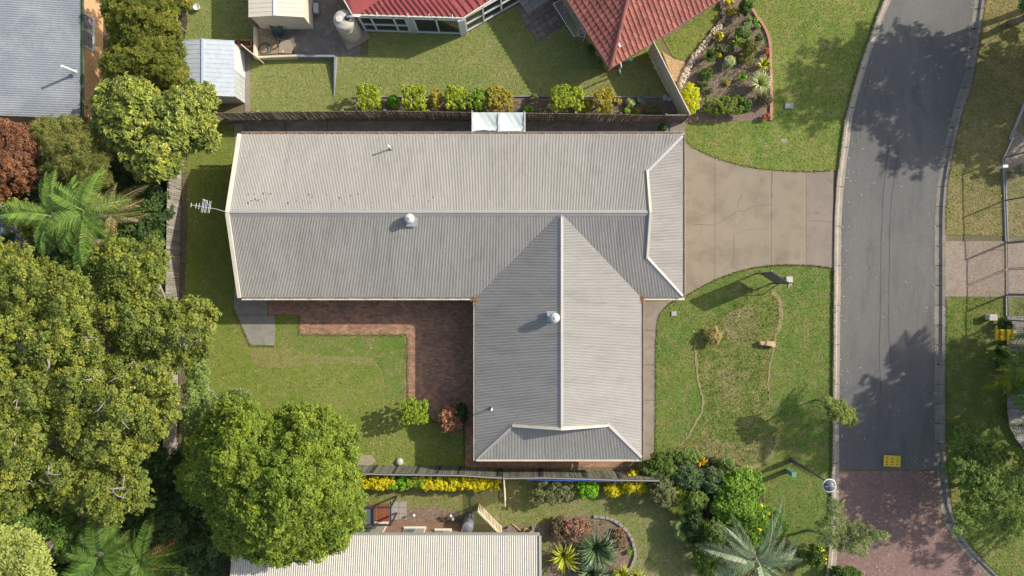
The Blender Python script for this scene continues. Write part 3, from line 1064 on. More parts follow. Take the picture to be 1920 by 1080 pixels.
edge_grass(drive_top, M_verge, .04)
edge_grass(drive_bot + [(1228.5, 700), (1228, 850)], M_front, .04)
edge_grass([(KLo(y) + .5, y) for y in range(-10, 322, 10)], M_verge, .12)
edge_grass([(KLo(y) + .5, y) for y in range(505, 1085, 10)], M_front, .12)
edge_grass([(KRo(y) - .5, y) for y in range(-10, 450, 10)], M_east, .12)
edge_grass([(KRo(y) - .5, y) for y in range(560, 1082, 10)], M_eastg, .12)
edge_grass([(515, 650), (468, 648), (449, 601), (438, 582)], M_back, .04)
edge_grass([(561, 592), (561, 628), (763, 628.5), (764, 750), (812, 790), (870, 802), (871, 872)], M_back, .035, 7, 3)
LV, LF, LT = [], [], []
regs = [([(1720, 855), (1760, 860), (1780, 975), (1830, 1040), (1860, 1075), (1800, 1075), (1740, 960), (1700, 880)], 520), ([(1775, 880), (1860, 900), (1920, 1080), (1880, 1075), (1790, 960)], 200), ([(600, 800), (870, 800), (870, 872), (650, 872)], 240), ([(1230, 500), (1560, 500), (1560, 870), (1230, 870)], 160),
        ([(340, 240), (436, 240), (436, 560), (440, 860), (340, 860)], 160), ([(1570, 480), (1590, 480), (1590, 600), (1565, 600)], 30), ([(1575, 890), (1760, 890), (1790, 1080), (1575, 1080)], 160), ([(380, 600), (760, 630), (760, 870), (380, 740)], 90),
        ([(1772, 250), (1880, 250), (1880, 600), (1772, 600)], 60),
        ([(KLi(y) - 7, y) for y in range(0, 1080, 30)] + [(KLi(y) + 5, y) for y in range(1080, 0, -30)], 420), ([(KRi(y) - 6, y) for y in range(0, 1080, 30)] + [(KRi(y) + 12, y) for y in range(1080, 0, -30)], 420)]
for poly, n in regs:
    xs = [p[0] for p in poly]
    ys = [p[1] for p in poly]
    X, Y = RG.uniform(min(xs), max(xs), n * 2), RG.uniform(min(ys), max(ys), n * 2)
    k = in_poly(X, Y, poly)
    for x, y in zip(X[k][:n], Y[k][:n]):
        p = W(x, y)
        LV.append((p.x, p.y, .06 + random.random() * .03))
LV = np.array(LV)
Vq, Fq = leaf_quads(LV, unit(RG.normal(size=LV.shape) * .35 + np.array([0, 0, 1])), .085, .5)
np_mesh('fallen_leaves', Vq, Fq, leaf_mat('dry_leaf', (.22, .12, .06), (.42, .31, .16), (.62, .55, .38), .1), None, RG.random(len(LV)), kind='stuff')

# ------------------------------------------------------------------ metal roofs
def clip_span(poly, axis, s):
    """Range of the other plan coordinate where the line coord[axis] = s crosses poly."""
    o = 1 - axis
    hits = []
    n = len(poly)
    for i in range(n):
        a, b = poly[i], poly[(i + 1) % n]
        if (a[axis] - s) * (b[axis] - s) <= 0 and abs(a[axis] - b[axis]) > 1e-9:
            t = (s - a[axis]) / (b[axis] - a[axis])
            hits.append(a[o] + (b[o] - a[o]) * t)
    return (min(hits), max(hits)) if len(hits) >= 2 else None


PITCH = .087


def corrugated(name, poly, axis, zf, m, parent, pitch=PITCH, amp=.019, base=0.0, drop=.10):
    """Corrugated sheet over plan polygon; ribs run across `axis`; zf(x, y) is the roof plane."""
    lo, hi = min(p[axis] for p in poly), max(p[axis] for p in poly)
    st = pitch / 4
    prof = (1, .35, -1, .35)
    n = int((hi - lo) / st)
    V, F = [], []
    prev = None
    for i in range(n + 1):
        s = lo + 1e-4 + (hi - lo - 2e-4) * i / n
        sp = clip_span(poly, axis, s)
        if sp is None:
            prev = None
            continue
        z = amp * prof[i % 4] + base
        q = len(V)
        for t in sp:
            x, y = (s, t) if axis == 0 else (t, s)
            V.append((x, y, zf(x, y) + z))
        if prev is not None:
            F.append((prev, q, q + 1, prev + 1))
        prev = q
    o = MB().add(V, F, 0.5)
    ob = o.build(name, m, parent)
    if len(ob.data.polygons) and ob.data.polygons[0].normal.z < 0:
        ob.data.flip_normals()
    return ob


def capping(name, a, b, w, m, parent, lift=.03, sides=((0, 0), (0, 0)), h=.05, roll=.035):
    """Ridge or hip cap: rolled top with two wings; sides are the drops of each wing."""
    a, b = Vector(a), Vector(b)
    d = (b - a).normalized()
    s = d.cross(Vector((0, 0, 1))).normalized()
    up = Vector((0, 0, 1))
    vs, fs = [], []
    prof = [(-w, -sides[0] + lift - .03), (-w, -sides[0] + lift), (-roll, lift + .005), (-roll * .7, lift + h * .8), (0, lift + h), (roll * .7, lift + h * .8), (roll, lift + .005), (w, -sides[1] + lift), (w, -sides[1] + lift - .03)]
    for p in (a, b):
        for x, z in prof:
            vs.append(p + s * x + up * z)
    n = len(prof)
    for i in range(n - 1):
        fs.append((i + 1, i, n + i, n + i + 1))
    fs.append(tuple(range(n)))
    fs.append(tuple(range(2 * n - 1, n - 1, -1)))
    return MB().add(vs, fs, .5).build(name, m, parent)


def gutter(name, a, b, m, parent, out, w=.13, h=.11):
    """U-shaped eaves gutter from a to b; out = plan direction away from the roof."""
    a, b, out = Vector(a), Vector(b), Vector(out).normalized()
    vs, fs = [], []
    up = Vector((0, 0, 1))
    prof = [(0, -.02), (0, -h), (w, -h), (w, 0), (w + .028, 0), (w + .028, -h - .02), (-.02, -h - .02), (-.02, -.02)]
    for p in (a, b):
        for x, z in prof:
            vs.append(p + out * x + up * z)
    n = len(prof)
    for i in range(n):
        j = (i + 1) % n
        fs.append((i, j, n + j, n + i))
    fs.append(tuple(range(n)))
    fs.append(tuple(range(2 * n - 1, n - 1, -1)))
    ob = MB().add(vs, fs, .5).build(name, m, parent)
    bm = bmesh.new()
    bm.from_mesh(ob.data)
    bmesh.ops.recalc_face_normals(bm, faces=bm.faces[:])
    bm.to_mesh(ob.data)
    bm.free()
    return ob


_RC = dict(s2=1.4, f3=.28, grain=.07, gs=5, rough=.42, metal=0.0, spec=.45)
M_roof = mat('roof_grey_a', (.325, .310, .280), (.285, .272, .246), (.25, .235, .21), s1=.55, stretch=(1.3, .16, 1), **_RC)
M_roof2 = mat('roof_grey_b', (.325, .310, .285), (.285, .272, .25), (.25, .235, .215), s1=.55, stretch=(.16, 1.3, 1), **_RC)
M_cap = mat('cap_grey', (.33, .32, .295), (.30, .29, .27), s1=1, rough=.45, spec=.4)
M_cream = mat('cream_trim', (.68, .62, .50), (.60, .54, .43), s1=1.5, rough=.6)
M_gut = mat('gutter_cream', (.50, .42, .33), (.42, .34, .27), s1=2, rough=.6)
M_wallb = mat('house_brick', (.34, .24, .17), (.28, .19, .14), (.40, .30, .22), s1=3, s2=9, grain=.3, gs=12, rough=.9)
M_glass = mat('window_glass', (.02, .025, .03), rough=.06, spec=.8)
M_white = mat('white_paint', (.75, .74, .71), (.68, .67, .64), s1=3, rough=.5)
M_galv = mat('galvanised', (.42, .43, .43), (.34, .35, .35), s1=4, rough=.4, metal=.3)

TP = .348
ZE, ZR = 2.6, 4.27
house = thing('house', 'long grey corrugated roofed house with a south wing and cream trim beside the concrete driveway', 'house', (0, 0, 0))
XW, XE, YN, YS, YR = -15.9, 10.02, 9.02, -.55, 4.23
XG = 7.72                      # gablet at the street end
d1 = XE - XG
NG, SG = (XG, YN - d1), (XG, YS + d1)
WX0, WX1, WXR, WYS = -2.1, 7.6, 2.75, -10.02
WYG = -7.86
d2 = WYG - WYS
zN = lambda x, y: ZE + (YN - y) * TP
zS = lambda x, y: ZE + (y - YS) * TP
zE = lambda x, y: ZE + (XE - x) * TP
zWw = lambda x, y: ZE + (x - WX0) * TP
zWe = lambda x, y: ZE + (WX1 - x) * TP
zWs = lambda x, y: ZE + (y - WYS) * TP
corrugated('roof', [(XW, YN), (XW, YR), (XG, YR), NG, (XE, YN)], 0, zN, M_roof, house)
corrugated('roof', [(XW, YS), (XW, YR), (WXR, YR), (WX0, YS)], 0, zS, M_roof, house)
corrugated('roof', [(WX1 - .02, YS), (WXR, YR), (XG, YR), SG, (XE, YS)], 0, zS, M_roof, house)
corrugated('roof', [(XE, YN), NG, (XG - .12, NG[1]), (XG - .12, SG[1]), SG, (XE, YS)], 1, zE, M_roof2, house)
corrugated('roof', [(WXR, YR), (WX0, YS), (WX0, WYS), (WX0 + d2, WYG), (WXR, WYG)], 1, zWw, M_roof2, house)
corrugated('roof', [(WXR, YR), (WX1, YS), (WX1, WYS), (WX1 - d2, WYG), (WXR, WYG)], 1, zWe, M_roof2, house)
corrugated('roof', [(WX0, WYS), (WX1, WYS), (WX1 - d2, WYG), (WX1 - d2, WYG + .1), (WX0 + d2, WYG + .1), (WX0 + d2, WYG)], 0, zWs, M_roof, house)
zg = ZE + d1 * TP
zg2 = ZE + d2 * TP
capping('ridge_cap', (XW + .02, YR, ZR), (XG + .16, YR, ZR), .17, M_cap, house, sides=(.07, .07))
capping('ridge_cap', (WXR, YR - .25, ZR), (WXR, WYG - .1, ZR), .15, M_cap, house, sides=(.06, .06))
capping('hip_cap', (XE - .04, YN - .04, ZE), (NG[0], NG[1], zg), .15, M_cap, house, sides=(.045, .045))
capping('hip_cap', (XE - .04, YS + .04, ZE), (SG[0], SG[1], zg), .15, M_cap, house, sides=(.045, .045))
capping('hip_cap', (WX0 + .04, WYS + .04, ZE), (WX0 + d2, WYG, zg2), .15, M_cap, house, sides=(.045, .045))
capping('hip_cap', (WX1 - .04, WYS + .04, ZE), (WX1 - d2, WYG, zg2), .15, M_cap, house, sides=(.045, .045))
# gablets
mb = MB()
mb.add([(XG + .03, NG[1], zg), (XG + .03, SG[1], zg), (XG + .03, YR, ZR + .03), (XG - .05, NG[1], zg), (XG - .05, SG[1], zg), (XG - .05, YR, ZR + .03)], [(0, 2, 1), (3, 4, 5), (0, 1, 4, 3), (1, 2, 5, 4), (2, 0, 3, 5)])
mb.build('gablet', M_cream, house)
mb = MB()
mb.add([(WX0 + d2, WYG - .03, zg2), (WX1 - d2, WYG - .03, zg2), (WXR, WYG - .03, ZR + .03), (WX0 + d2, WYG + .05, zg2), (WX1 - d2, WYG + .05, zg2), (WXR, WYG + .05, ZR + .03)], [(0, 1, 2), (3, 5, 4), (0, 3, 4, 1), (1, 4, 5, 2), (2, 5, 3, 0)])
mb.build('gablet', M_cream, house)
for a, b in (((XG + .06, NG[1] + .04, zg + .05), (XG + .06, YR, ZR + .09)), ((XG + .06, SG[1] - .04, zg + .05), (XG + .06, YR, ZR + .09)),
             ((WX0 + d2 - .04, WYG - .06, zg2 + .05), (WXR, WYG - .06, ZR + .09)), ((WX1 - d2 + .04, WYG - .06, zg2 + .05), (WXR, WYG - .06, ZR + .09))):
    MB().beam(a, b, .13, .07).build('barge_cap', M_cream, house)
# west gable: cream barge boards, wall
for s in (YN, YS):
    MB().beam((XW - .10, s + (.02 if s == YN else -.02), ZE + .02), (XW - .10, YR, ZR + .06), .20, .09).build('barge_board', M_cream, house)
mb = MB()
mb.add([(XW + .3, YN - .5, 0), (XW + .3, YS + .5, 0), (XW + .3, YS + .5, 2.7), (XW + .3, YR, ZR - .12), (XW + .3, YN - .5, 2.7)], [(0, 4, 3, 2, 1)])
mb.build('wall', M_wallb, house)
fp = [(XW + .35, YN - .5), (XW + .35, YS + .5), (WX0 + .5, YS + .5), (WX0 + .5, WYS + .5), (WX1 - .5, WYS + .5), (WX1 - .5, YS + .5), (XE - .6, YS + .5), (XE - .6, YN - .5)]
for i in range(len(fp)):
    a, b = fp[i], fp[(i + 1) % len(fp)]
    if i == 0:
        continue
    MB().beam((a[0], a[1], 1.25), (b[0], b[1], 1.25), .12, 2.5).build('wall', M_wallb, house)
soff = MB()
mb = MB()
mb.beam((XE - .53, 2.0, 1.08), (XE - .53, 7.0, 1.08), .05, 2.1)
gd = mb.build('garage_door', M_cream, house)
mb = MB()
for k in range(1, 6):
    mb.beam((XE - .50, 2.0, k * .36), (XE - .50, 7.0, k * .36), .02, .02)
mb.build('panel_joint', M_gut, gd)
for x0, x1, y in ((-14.5, -13.0, YS + .42), (-10, -8.2, YS + .42), (-6.2, -4.4, YS + .42)):
    f = MB().beam((x0, y, 1.5), (x1, y, 1.5), .08, 1.2).build('window', M_white, house)
    MB().beam((x0 + .07, y - .03, 1.5), (x1 - .07, y - .03, 1.5), .06, 1.06).build('pane', M_glass, f)
for y0, y1, x in ((-3.2, -1.6, WX0 + .42), (-8.4, -6.2, WX0 + .42), (-4.0, -1.8, WX1 - .42), (-8.6, -6.6, WX1 - .42)):
    f = MB().beam((x, y0, 1.5), (x, y1, 1.5), .08, 1.2).build('window', M_white, house)
    s = -.03 if x < 3 else .03
    MB().beam((x + s, y0 + .07, 1.5), (x + s, y1 - .07, 1.5), .06, 1.06).build('pane', M_glass, f)
# gutters
zg_ = ZE - .03
gutter('gutter', (XW, YN, zg_), (XE + .13, YN, zg_), M_gut, house, (0, 1, 0))
gutter('gutter', (XW, YS, zg_), (WX0 - .16, YS, zg_), M_cream, house, (0, -1, 0))
gutter('gutter', (WX1 + .16, YS, zg_), (XE + .13, YS, zg_), M_cream, house, (0, -1, 0))
gutter('gutter', (XE, YN, zg_ - .002), (XE, YS, zg_ - .002), M_gut, house, (1, 0, 0))
gutter('gutter', (WX0, YS, zg_ - .002), (WX0, WYS - .13, zg_ - .002), M_cream, house, (-1, 0, 0))
gutter('gutter', (WX1, YS, zg_ - .002), (WX1, WYS - .13, zg_ - .002), M_gut, house, (1, 0, 0))
gutter('gutter', (WX0, WYS, zg_), (WX1, WYS, zg_), M_cream, house, (0, -1, 0))
mb = MB()
for k in range(24):
    x = XW + .6 + k * 1.08
    mb.beam((x, YN - .02, ZE + .005), (x, YN + .15, ZE - .02), .03, .015)
for k in range(12):
    x = XW + .8 + k * 1.1
    mb.beam((x, YS + .02, ZE + .005), (x, YS - .15, ZE - .02), .03, .015)
for k in range(9):
    y = YS - .6 - k * 1.05
    mb.beam((WX0 + .02, y, ZE + .005), (WX0 - .15, y, ZE - .02), .03, .015)
mb.build('gutter_straps', M_galv, house, kind='stuff')
# leaf litter lying in the gutters and at the valley feet
P = []
for k in range(520):
    r = random.random()
    if r < .45:
        P.append((XW + .3 + (random.random() ** 1.6) * 9, YN + random.uniform(.0, .1), ZE - .05 + random.uniform(0, .04)))
    elif r < .6:
        P.append((XW + random.random() * 13, YS - random.uniform(.0, .1), ZE - .05))
    elif r < .8:
        P.append((WX0 + random.gauss(0, .12), YS - .1 + random.gauss(0, .14), ZE + .04))
    else:
        P.append((WX1 + random.gauss(0, .1), YS - .05 + random.gauss(0, .14), ZE + .04))
P = np.array(P)
Vq, Fq = leaf_quads(P, unit(RG.normal(size=P.shape) * .5 + np.array([0, 0, 1])), .09, .5)
np_mesh('gutter_litter', Vq, Fq, leaf_mat('rust_leaf', (.16, .07, .04), (.32, .15, .08), (.42, .24, .14), .05), house, RG.random(len(P)), kind='stuff')
# small dark spots on the north slope
V, F = [], []
for _ in range(28):
    x = random.choice([random.uniform(-15, -2), random.uniform(-15, -9)])
    y = YR + .55 + abs(random.gauss(0, .45))
    z = zN(x, y) + .028
    s = random.uniform(.02, .05)
    q = len(V)
    for k in range(6):
        a = k * math.pi / 3
        V.append((x + s * math.cos(a), y + s * 1.3 * math.sin(a), z - s * 1.3 * math.sin(a) * TP))
    F.append(tuple(range(q, q + 6)))
np_mesh('roof_lichen', V, F, mat('lichen', (.13, .12, .10), rough=.9), house, kind='stuff')


def roof_vent(label, px, py, zr, flash):
    c = W(px, py, zr + .35)
    r = thing('roof_vent', label, 'roof vent', (c.x, c.y, zr), group='round vents on the grey roof')
    MB().box((c.x + flash[0], c.y + flash[1], zr + .05), (.62, .62, .03)).build('flashing', M_galv, r)
    MB().lathe([(.17, -.05), (.17, .38)], (c.x, c.y, zr), 20).build('throat', M_galv, r, smooth=False)
    MB().lathe([(.20, .30), (.27, .33), (.29, .42), (.26, .52), (.15, .58), (.05, .60), (.04, .63), (.01, .635)], (c.x, c.y, zr), 28).build('cowl', mat('vent_pale', (.58, .58, .55), (.5, .5, .47), s1=3, rough=.4), r, smooth=True)


c = W(768, 410, 4.4)
roof_vent('round metal vent cowl just south of the long main ridge', 768, 410, zS(c.x, c.y) - .03, (.05, -.1))
c = W(1040, 596, 4.4)
roof_vent('round metal vent cowl beside the ridge of the south wing', 1040, 596, zWw(c.x, c.y) - .03, (-.1, .05))


def pipe_vent(label, px, py, zr, hh, lean, arm=True, r_=.045, group=None):
    c = W(px, py, zr + .05)
    t = thing('vent_pipe', label, 'vent pipe', (c.x, c.y, zr), group=group)
    top_ = (c.x + lean[0], c.y + lean[1], zr + hh)
    MB().tube([(c.x, c.y, zr - .1), top_], r_, 10).build('pipe', M_white, t)
    MB().lathe([(.13, 0), (.11, .03), (.06, .09)], (c.x, c.y, zr + .0), 14).build('collar', mat('rubber_boot', (.10, .14, .16), rough=.7), t)
    MB().lathe([(r_ * 1.5, -.04), (r_ * 1.5, .03), (r_ * .9, .06)], top_, 12).build('cap', M_white, t)


c = W(734, 280, 3)
pipe_vent('slim white plumbing vent pipe on the north slope of the long roof', 733, 279, zN(c.x, c.y), .75, (-.03, .02))
c = W(923, 765, 3)
pipe_vent('short white plumbing vent pipe near the foot of the south wing roof', 922, 766, zWw(c.x, c.y), .5, (0, 0))

# television antenna on a mast at the gable
an = thing('tv_antenna', 'spiky silver television antenna on a mast at the gable end', 'antenna', (XW, YR, ZR))
an_m = mat('aluminium', (.75, .75, .74), rough=.3, metal=.4)
zt = 5.7
m0 = Vector((XW - .12, YR + .02, ZR - .6))
m1 = Vector((XW - .14, YR + .05, zt + .2))
MB().tube([m0, m1], .022, 8).build('mast', M_galv, an)
A, B = W(356, 385, zt), W(428, 398, zt)
B = Vector((m1.x, m1.y, zt))
A = W(357, 384, zt)
MB().tube([A, B], .015, 6).build('boom', an_m, an)
d = (B - A).normalized()
s = Vector((-d.y, d.x, 0))
for t, L in ((.03, .12), (.22, .14), (.34, .16), (.46, .2)):
    p = A.lerp(B, t)
    MB().tube([p - s * L, p + s * L], .014, 5).build('director', an_m, an)
mb = MB()
for t, L in ((.50, .42), (.62, .40), (.76, .38)):
    p = A.lerp(B, t)
    for o in (-.035, .035):
        mb.tube([p + d * o - s * L * .75 + Vector((0, 0, .04)), p + d * o + s * L + Vector((0, 0, .04))], .010, 5)
q = A.lerp(B, .50) + s * .40
mb.tube([q, A.lerp(B, .8) + s * .05], .010, 5)
mb.tube([A.lerp(B, .42) + s * .42, A.lerp(B, .62) + s * .36], .012, 5)
mb.build('dipole', an_m, an)
MB().box(A.lerp(B, .74), (.12, .1, .08)).build('junction_box', mat('red_brown_box', (.35, .18, .12), rough=.6), an)

# ------------------------------------------------------------------ fences
M_pal = mat('weathered_paling', (.21, .19, .155), (.155, .14, .115), (.28, .25, .20), s1=2, s2=9, grain=.25, gs=18, rough=.95, tint=.30)
M_palg = mat('mossy_paling', (.20, .205, .15), (.16, .155, .12), (.27, .25, .19), s1=1.2, s2=6, grain=.25, gs=18, rough=.95, tint=.28)
M_palw = mat('grey_paling', (.33, .30, .25), (.26, .235, .20), (.20, .18, .15), s1=1.5, s2=7, grain=.2, gs=18, rough=.95, tint=.26)
M_cb = mat('cream_sheet', (.62, .54, .40), (.58, .50, .37), s1=1, rough=.55)
M_picket = mat('picket_cream', (.70, .60, .42), (.62, .52, .36), s1=2, rough=.7, tint=.15)
M_blk = mat('charcoal_metal', (.035, .037, .042), (.05, .05, .055), s1=2, rough=.5)


def paling_fence(name, label, tops, h, m, face=1, pw=.10, gap=.016, thick=.018, posts=2.6, jit=.02, post_gap=True, group=None, rail_side=-1, wob=.012):
    """Board fence whose top line passes the given pixels; face picks the boarded side."""
    pts = [W(x, y, h) for x, y in tops]
    root = thing(name, label, 'fence', (pts[0].x, pts[0].y, 0), group=group)
    pal, rails, nn = MB(), MB(), 0
    dist = 0
    for i in range(len(pts) - 1):
        a, b = pts[i].copy(), pts[i + 1].copy()
        a.z = b.z = 0
        L = (b - a).length
        d = (b - a) / L
        s = Vector((-d.y, d.x, 0)) * face
        ang = math.atan2(d.y, d.x)
        t = 0
        while t < L - .02:
            w = pw * random.uniform(.9, 1.08)
            hh = h + random.uniform(-jit, jit)
            c = a + d * (t + w / 2) + s * (.03 + random.uniform(-.004, .004))
            rot = Matrix.Rotation(ang, 3, 'Z') @ Matrix.Rotation(random.gauss(0, wob), 3, 'Y')
            pal.box((c.x, c.y, hh / 2), (w - random.uniform(0, .01), thick, hh), M=rot)
            t += w + gap * random.uniform(.1, 2.0)
        for z in (.35, h * .55, h - .25):
            MB().beam((a.x - s.x * .01, a.y - s.y * .01, z), (b.x - s.x * .01, b.y - s.y * .01, z), .045, .075).build('rail', m, root)
        k = max(1, round(L / posts))
        for j in range(k + (1 if i == len(pts) - 2 else 0)):
            c = a + d * (L * j / k) - s * .06
            MB().box((c.x, c.y, (h - .05) / 2), (.11, .09, h - .05), ang).build('post', m, root)
    pal.build('palings', m, root, kind='stuff')
    return root


paling_fence('paling_fence', 'long weathered timber paling fence behind the north eaves of the grey house', [(402, 211), (560, 208), (720, 207), (885, 209.5), (1080, 212), (1250, 215.5)], 1.8, M_pal, face=-1, gap=.022, wob=.02)
paling_fence('paling_fence', 'sunlit grey timber paling fence between the west lawn and the trees', [(318, 228), (313, 335), (309, 560), (307, 700), (304, 872)], 1.7, M_palw, face=1, gap=.012)
for nm, lab, tp in (('paling_fence', 'mossy timber paling fence behind the clipped yellow hedge', [(640, 886), (700, 887.5), (740, 888.5), (782, 889), (822, 889.5), (862, 890), (941, 895)]), ('paling_fence', 'mossy timber paling fence with a blue edge south of the grey house', [(943, 895.5), (1020, 894.5), (1103, 897), (1168, 899), (1236, 900)])):
    r = paling_fence(nm, lab, tp, 1.75, M_palg, face=1, gap=.014)
    pts = [W(x, y, 1.76) for x, y in tp]
    for a, b in zip(pts[:-1], pts[1:]):
        q = b.lerp(a, .10)
        MB().beam((q.x, q.y + .05, 0.9), (b.x, b.y + .05, .9), .03, 1.72).build('painted_post_shadow', mat('post_shadow_paint', (.05, .05, .045), rough=.9), r) if (b - a).length > 1 else None  # dark strips painted in as the post shadows between fence panels
    MB().tube([(p.x, p.y - .06, 1.75) for p in pts], .045, 6).build('top_rail', mat('grey_rail', (.25, .25, .25), rough=.6), r)
    if 'blue' in lab:
        MB().beam((pts[0].x + 1.4, pts[0].y - .14, 1.66), (pts[3].x, pts[3].y - .14, 1.66), .05, .10).build('blue_edge', mat('blue_plastic', (.04, .09, .35), rough=.5), r)

# short dark slatted return with a gate by the drive
root = thing('slatted_gate', 'short dark slatted timber gate closing the passage north of the house', 'gate', W(1250, 225))
MB().tube([W(1250, 216, 1.75), W(1292, 216, 1.75)], .04, 6).build('rail', M_pal, root)
MB().tube([W(1250, 224, .5), W(1290, 224, .5)], .03, 6).build('rail', M_pal, root)
for k in range(11):
    a = W(1252 + k * 3.7, 216, 1.7)
    MB().box((a.x, a.y, .88), (.07, .03, 1.65)).build('slat', M_pal, root)
for x in (1250, 1292):
    a = W(x, 216, 1.8)
    MB().box((a.x, a.y, .92), (.1, .1, 1.84)).build('post', M_pal, root)

# cream steel sheet fence by the red roofed house
root = thing('steel_fence', 'tall cream steel sheet fence running from the tiled roof corner to the timber fence', 'fence', W(1214, 97))
a, b = W(1226, 79, 1.8), W(1294, 214, 1.8)
a.z = b.z = 0
d = (b - a).normalized()
s = Vector((-d.y, d.x, 0))
if s.x > 0:
    s = -s
L = (b - a).length
V, F = [], []
n = int(L / .045)
for i in range(n + 1):
    p = a + d * (L * i / n) + s * (.02 if (i // 2) % 2 else -.005)
    V += [(p.x, p.y, .03), (p.x, p.y, 1.78)]
for i in range(n):
    F.append((2 * i, 2 * i + 1, 2 * i + 3, 2 * i + 2))
MB().add(V, F, .5).build('sheet', M_cb, root)
MB().beam((a.x, a.y, 1.8), (b.x, b.y, 1.8), .06, .05).build('top_rail', M_cb, root)
for k in range(4):
    p = a + d * (L * k / 3)
    MB().box((p.x, p.y, .91), (.07, .07, 1.82), math.atan2(d.y, d.x)).build('post', M_cb, root)
p = a.lerp(b, .25)
MB().tube([(p.x, p.y, 1.84), (p.x + s.x * .5, p.y + s.y * .5 - .1, 1.2)], .02, 6).build('brace', M_galv, root)

# low cream and grey retaining edges by the shed
root = thing('low_wall', 'low cream garden wall round the gravel corner beside the cream shed', 'wall', W(481, 108))
for p0, p1 in (((477, 50), (477, 108)), ((480, 107), (556, 104))):
    a, b = W(*p0, .5), W(*p1, .5)
    MB().beam((a.x, a.y, .26), (b.x, b.y, .26), .12, .5).build('panel', M_cb, root)
root = thing('low_wall', 'low bluish grey retaining wall stepping down into the neighbouring lawn', 'wall', W(560, 104))
a, b = W(557, 104, .5), W(626, 104.5, .5)
gw = mat('grey_wall', (.26, .28, .31), (.2, .22, .25), s1=3, rough=.7)
MB().beam((a.x, a.y, .25), (b.x, b.y, .25), .12, .46).build('panel', gw, root)
a, b = W(628, 105, .45), W(626.5, 182, .02)
mb = MB()
mb.add([(a.x - .06, a.y, 0), (a.x + .06, a.y, 0), (a.x + .06, a.y, .46), (a.x - .06, a.y, .46), (b.x - .02, b.y, 0), (b.x + .02, b.y, 0), (b.x + .02, b.y, .05), (b.x - .02, b.y, .05)],
       [(0, 1, 2, 3), (1, 5, 6, 2), (3, 2, 6, 7), (0, 3, 7, 4), (4, 7, 6, 5)])
mb.build('ramped_wall', gw, root)
root = thing('steel_gate', 'narrow cream steel gate panel standing ajar next to the grey shed', 'gate', W(455, 90))
a, b = W(453, 84, 1.1), W(484, 109, 1.1)
MB().beam((a.x, a.y, .58), (b.x, b.y, .58), .06, 1.05).build('panel', M_cb, root)
MB().tube([(a.x, a.y, 0), (a.x, a.y, 1.15)], .04, 8).build('post', M_cb, root)

# ------------------------------------------------------------------ sheds and neighbours' houses
def seam_sheet(mb, quad, n, h=.02, w=.03, along=0):
    """Ribs across a sloping quad (4 corners a, b, c, d; ribs run a->d)."""
    a, b, c, d = [Vector(p) for p in quad]
    for i in range(n + 1):
        t = i / n
        p, q = a.lerp(b, t), d.lerp(c, t)
        mb.beam(p + Vector((0, 0, h / 2)), q + Vector((0, 0, h / 2)), w, h)


M_shedg = mat('shed_grey', (.50, .54, .58), (.45, .49, .53), (.40, .42, .44), s1=1.5, s2=4, f3=.3, rough=.4, spec=.5)
M_shedw = mat('shed_wall_grey', (.42, .44, .42), (.36, .38, .36), s1=2, rough=.5)
M_shedc = mat('shed_cream', (.66, .60, .47), (.62, .56, .44), s1=1.5, rough=.5)


def shed(label, x0, x1, y0, y1, he, hr, mr, mw, nrib):
    """Small gable shed with its ridge north-south; x, y in metres."""
    r = thing('garden_shed', label, 'shed', ((x0 + x1) / 2, (y0 + y1) / 2, 0))
    xm = (x0 + x1) / 2
    for s, xa, xb in ((1, xm, x1 + .08), (-1, xm, x0 - .08)):
        q = [(xa, y0 - .06, hr), (xa, y1 + .06, hr), (xb, y1 + .06, he), (xb, y0 - .06, he)]
        f = (0, 3, 2, 1) if s > 0 else (0, 1, 2, 3)
        o = MB().add(q, [f]).build('roof', mr, r)
        rb = MB()
        seam_sheet(rb, q, nrib, .014, .035)
        rb.build('roof_ribs', mr, r, kind='stuff')
    MB().beam((xm, y0 - .08, hr + .02), (xm, y1 + .08, hr + .02), .16, .03).build('ridge_cap', mat('ridge_blue', (.45, .53, .66), rough=.4) if mr is M_shedg else M_white, r)
    for x, s in ((x0, -1), (x1, 1)):
        w = MB().beam((x, y0, he / 2 - .02), (x, y1, he / 2 - .02), .03, he - .05).build('wall', mw, r)
        rb = MB()
        k = int((y1 - y0) / .28)
        for i in range(k + 1):
            yy = y0 + .03 + (y1 - y0 - .06) * i / k
            rb.box((x + s * .02, yy, he / 2), (.012, .025, he - .08))
        rb.build('wall_ribs', mw, r, kind='stuff')
    for y, s in ((y0, -1), (y1, 1)):
        a = [(x0, y, 0), (x1, y, 0), (x1, y, he - .03), (xm, y, hr - .03), (x0, y, he - .03)]
        MB().add(a, [(0, 1, 2, 3, 4) if s < 0 else (4, 3, 2, 1, 0)]).build('wall', mw, r)
    return r


def base_xy(px, py):
    return ((px - 960) / 30, (540 - py) / 30)


a = base_xy(459, 194)
b = base_xy(459, 98)
g = shed('grey ribbed metal garden shed with a blue ridge between the red-flowered shrub and the lawn', a[0] - 3.35, a[0], a[1], b[1], 1.8, 2.1, M_shedg, M_shedw, 12)
MB().beam((a[0] + .03, a[1] + 1.55, .9), (a[0] + .03, b[1] - .15, .9), .03, 1.7).build('door', mat('shed_door', (.52, .55, .53), rough=.5), g)
a = base_xy(587, 55)
g = shed('cream metal garden shed with a white ridge at the frame edge above the gravel corner', a[0] - 3.15, a[0], a[1], a[1] + 3.6, 2.1, 2.35, M_shedc, M_shedc, 14)

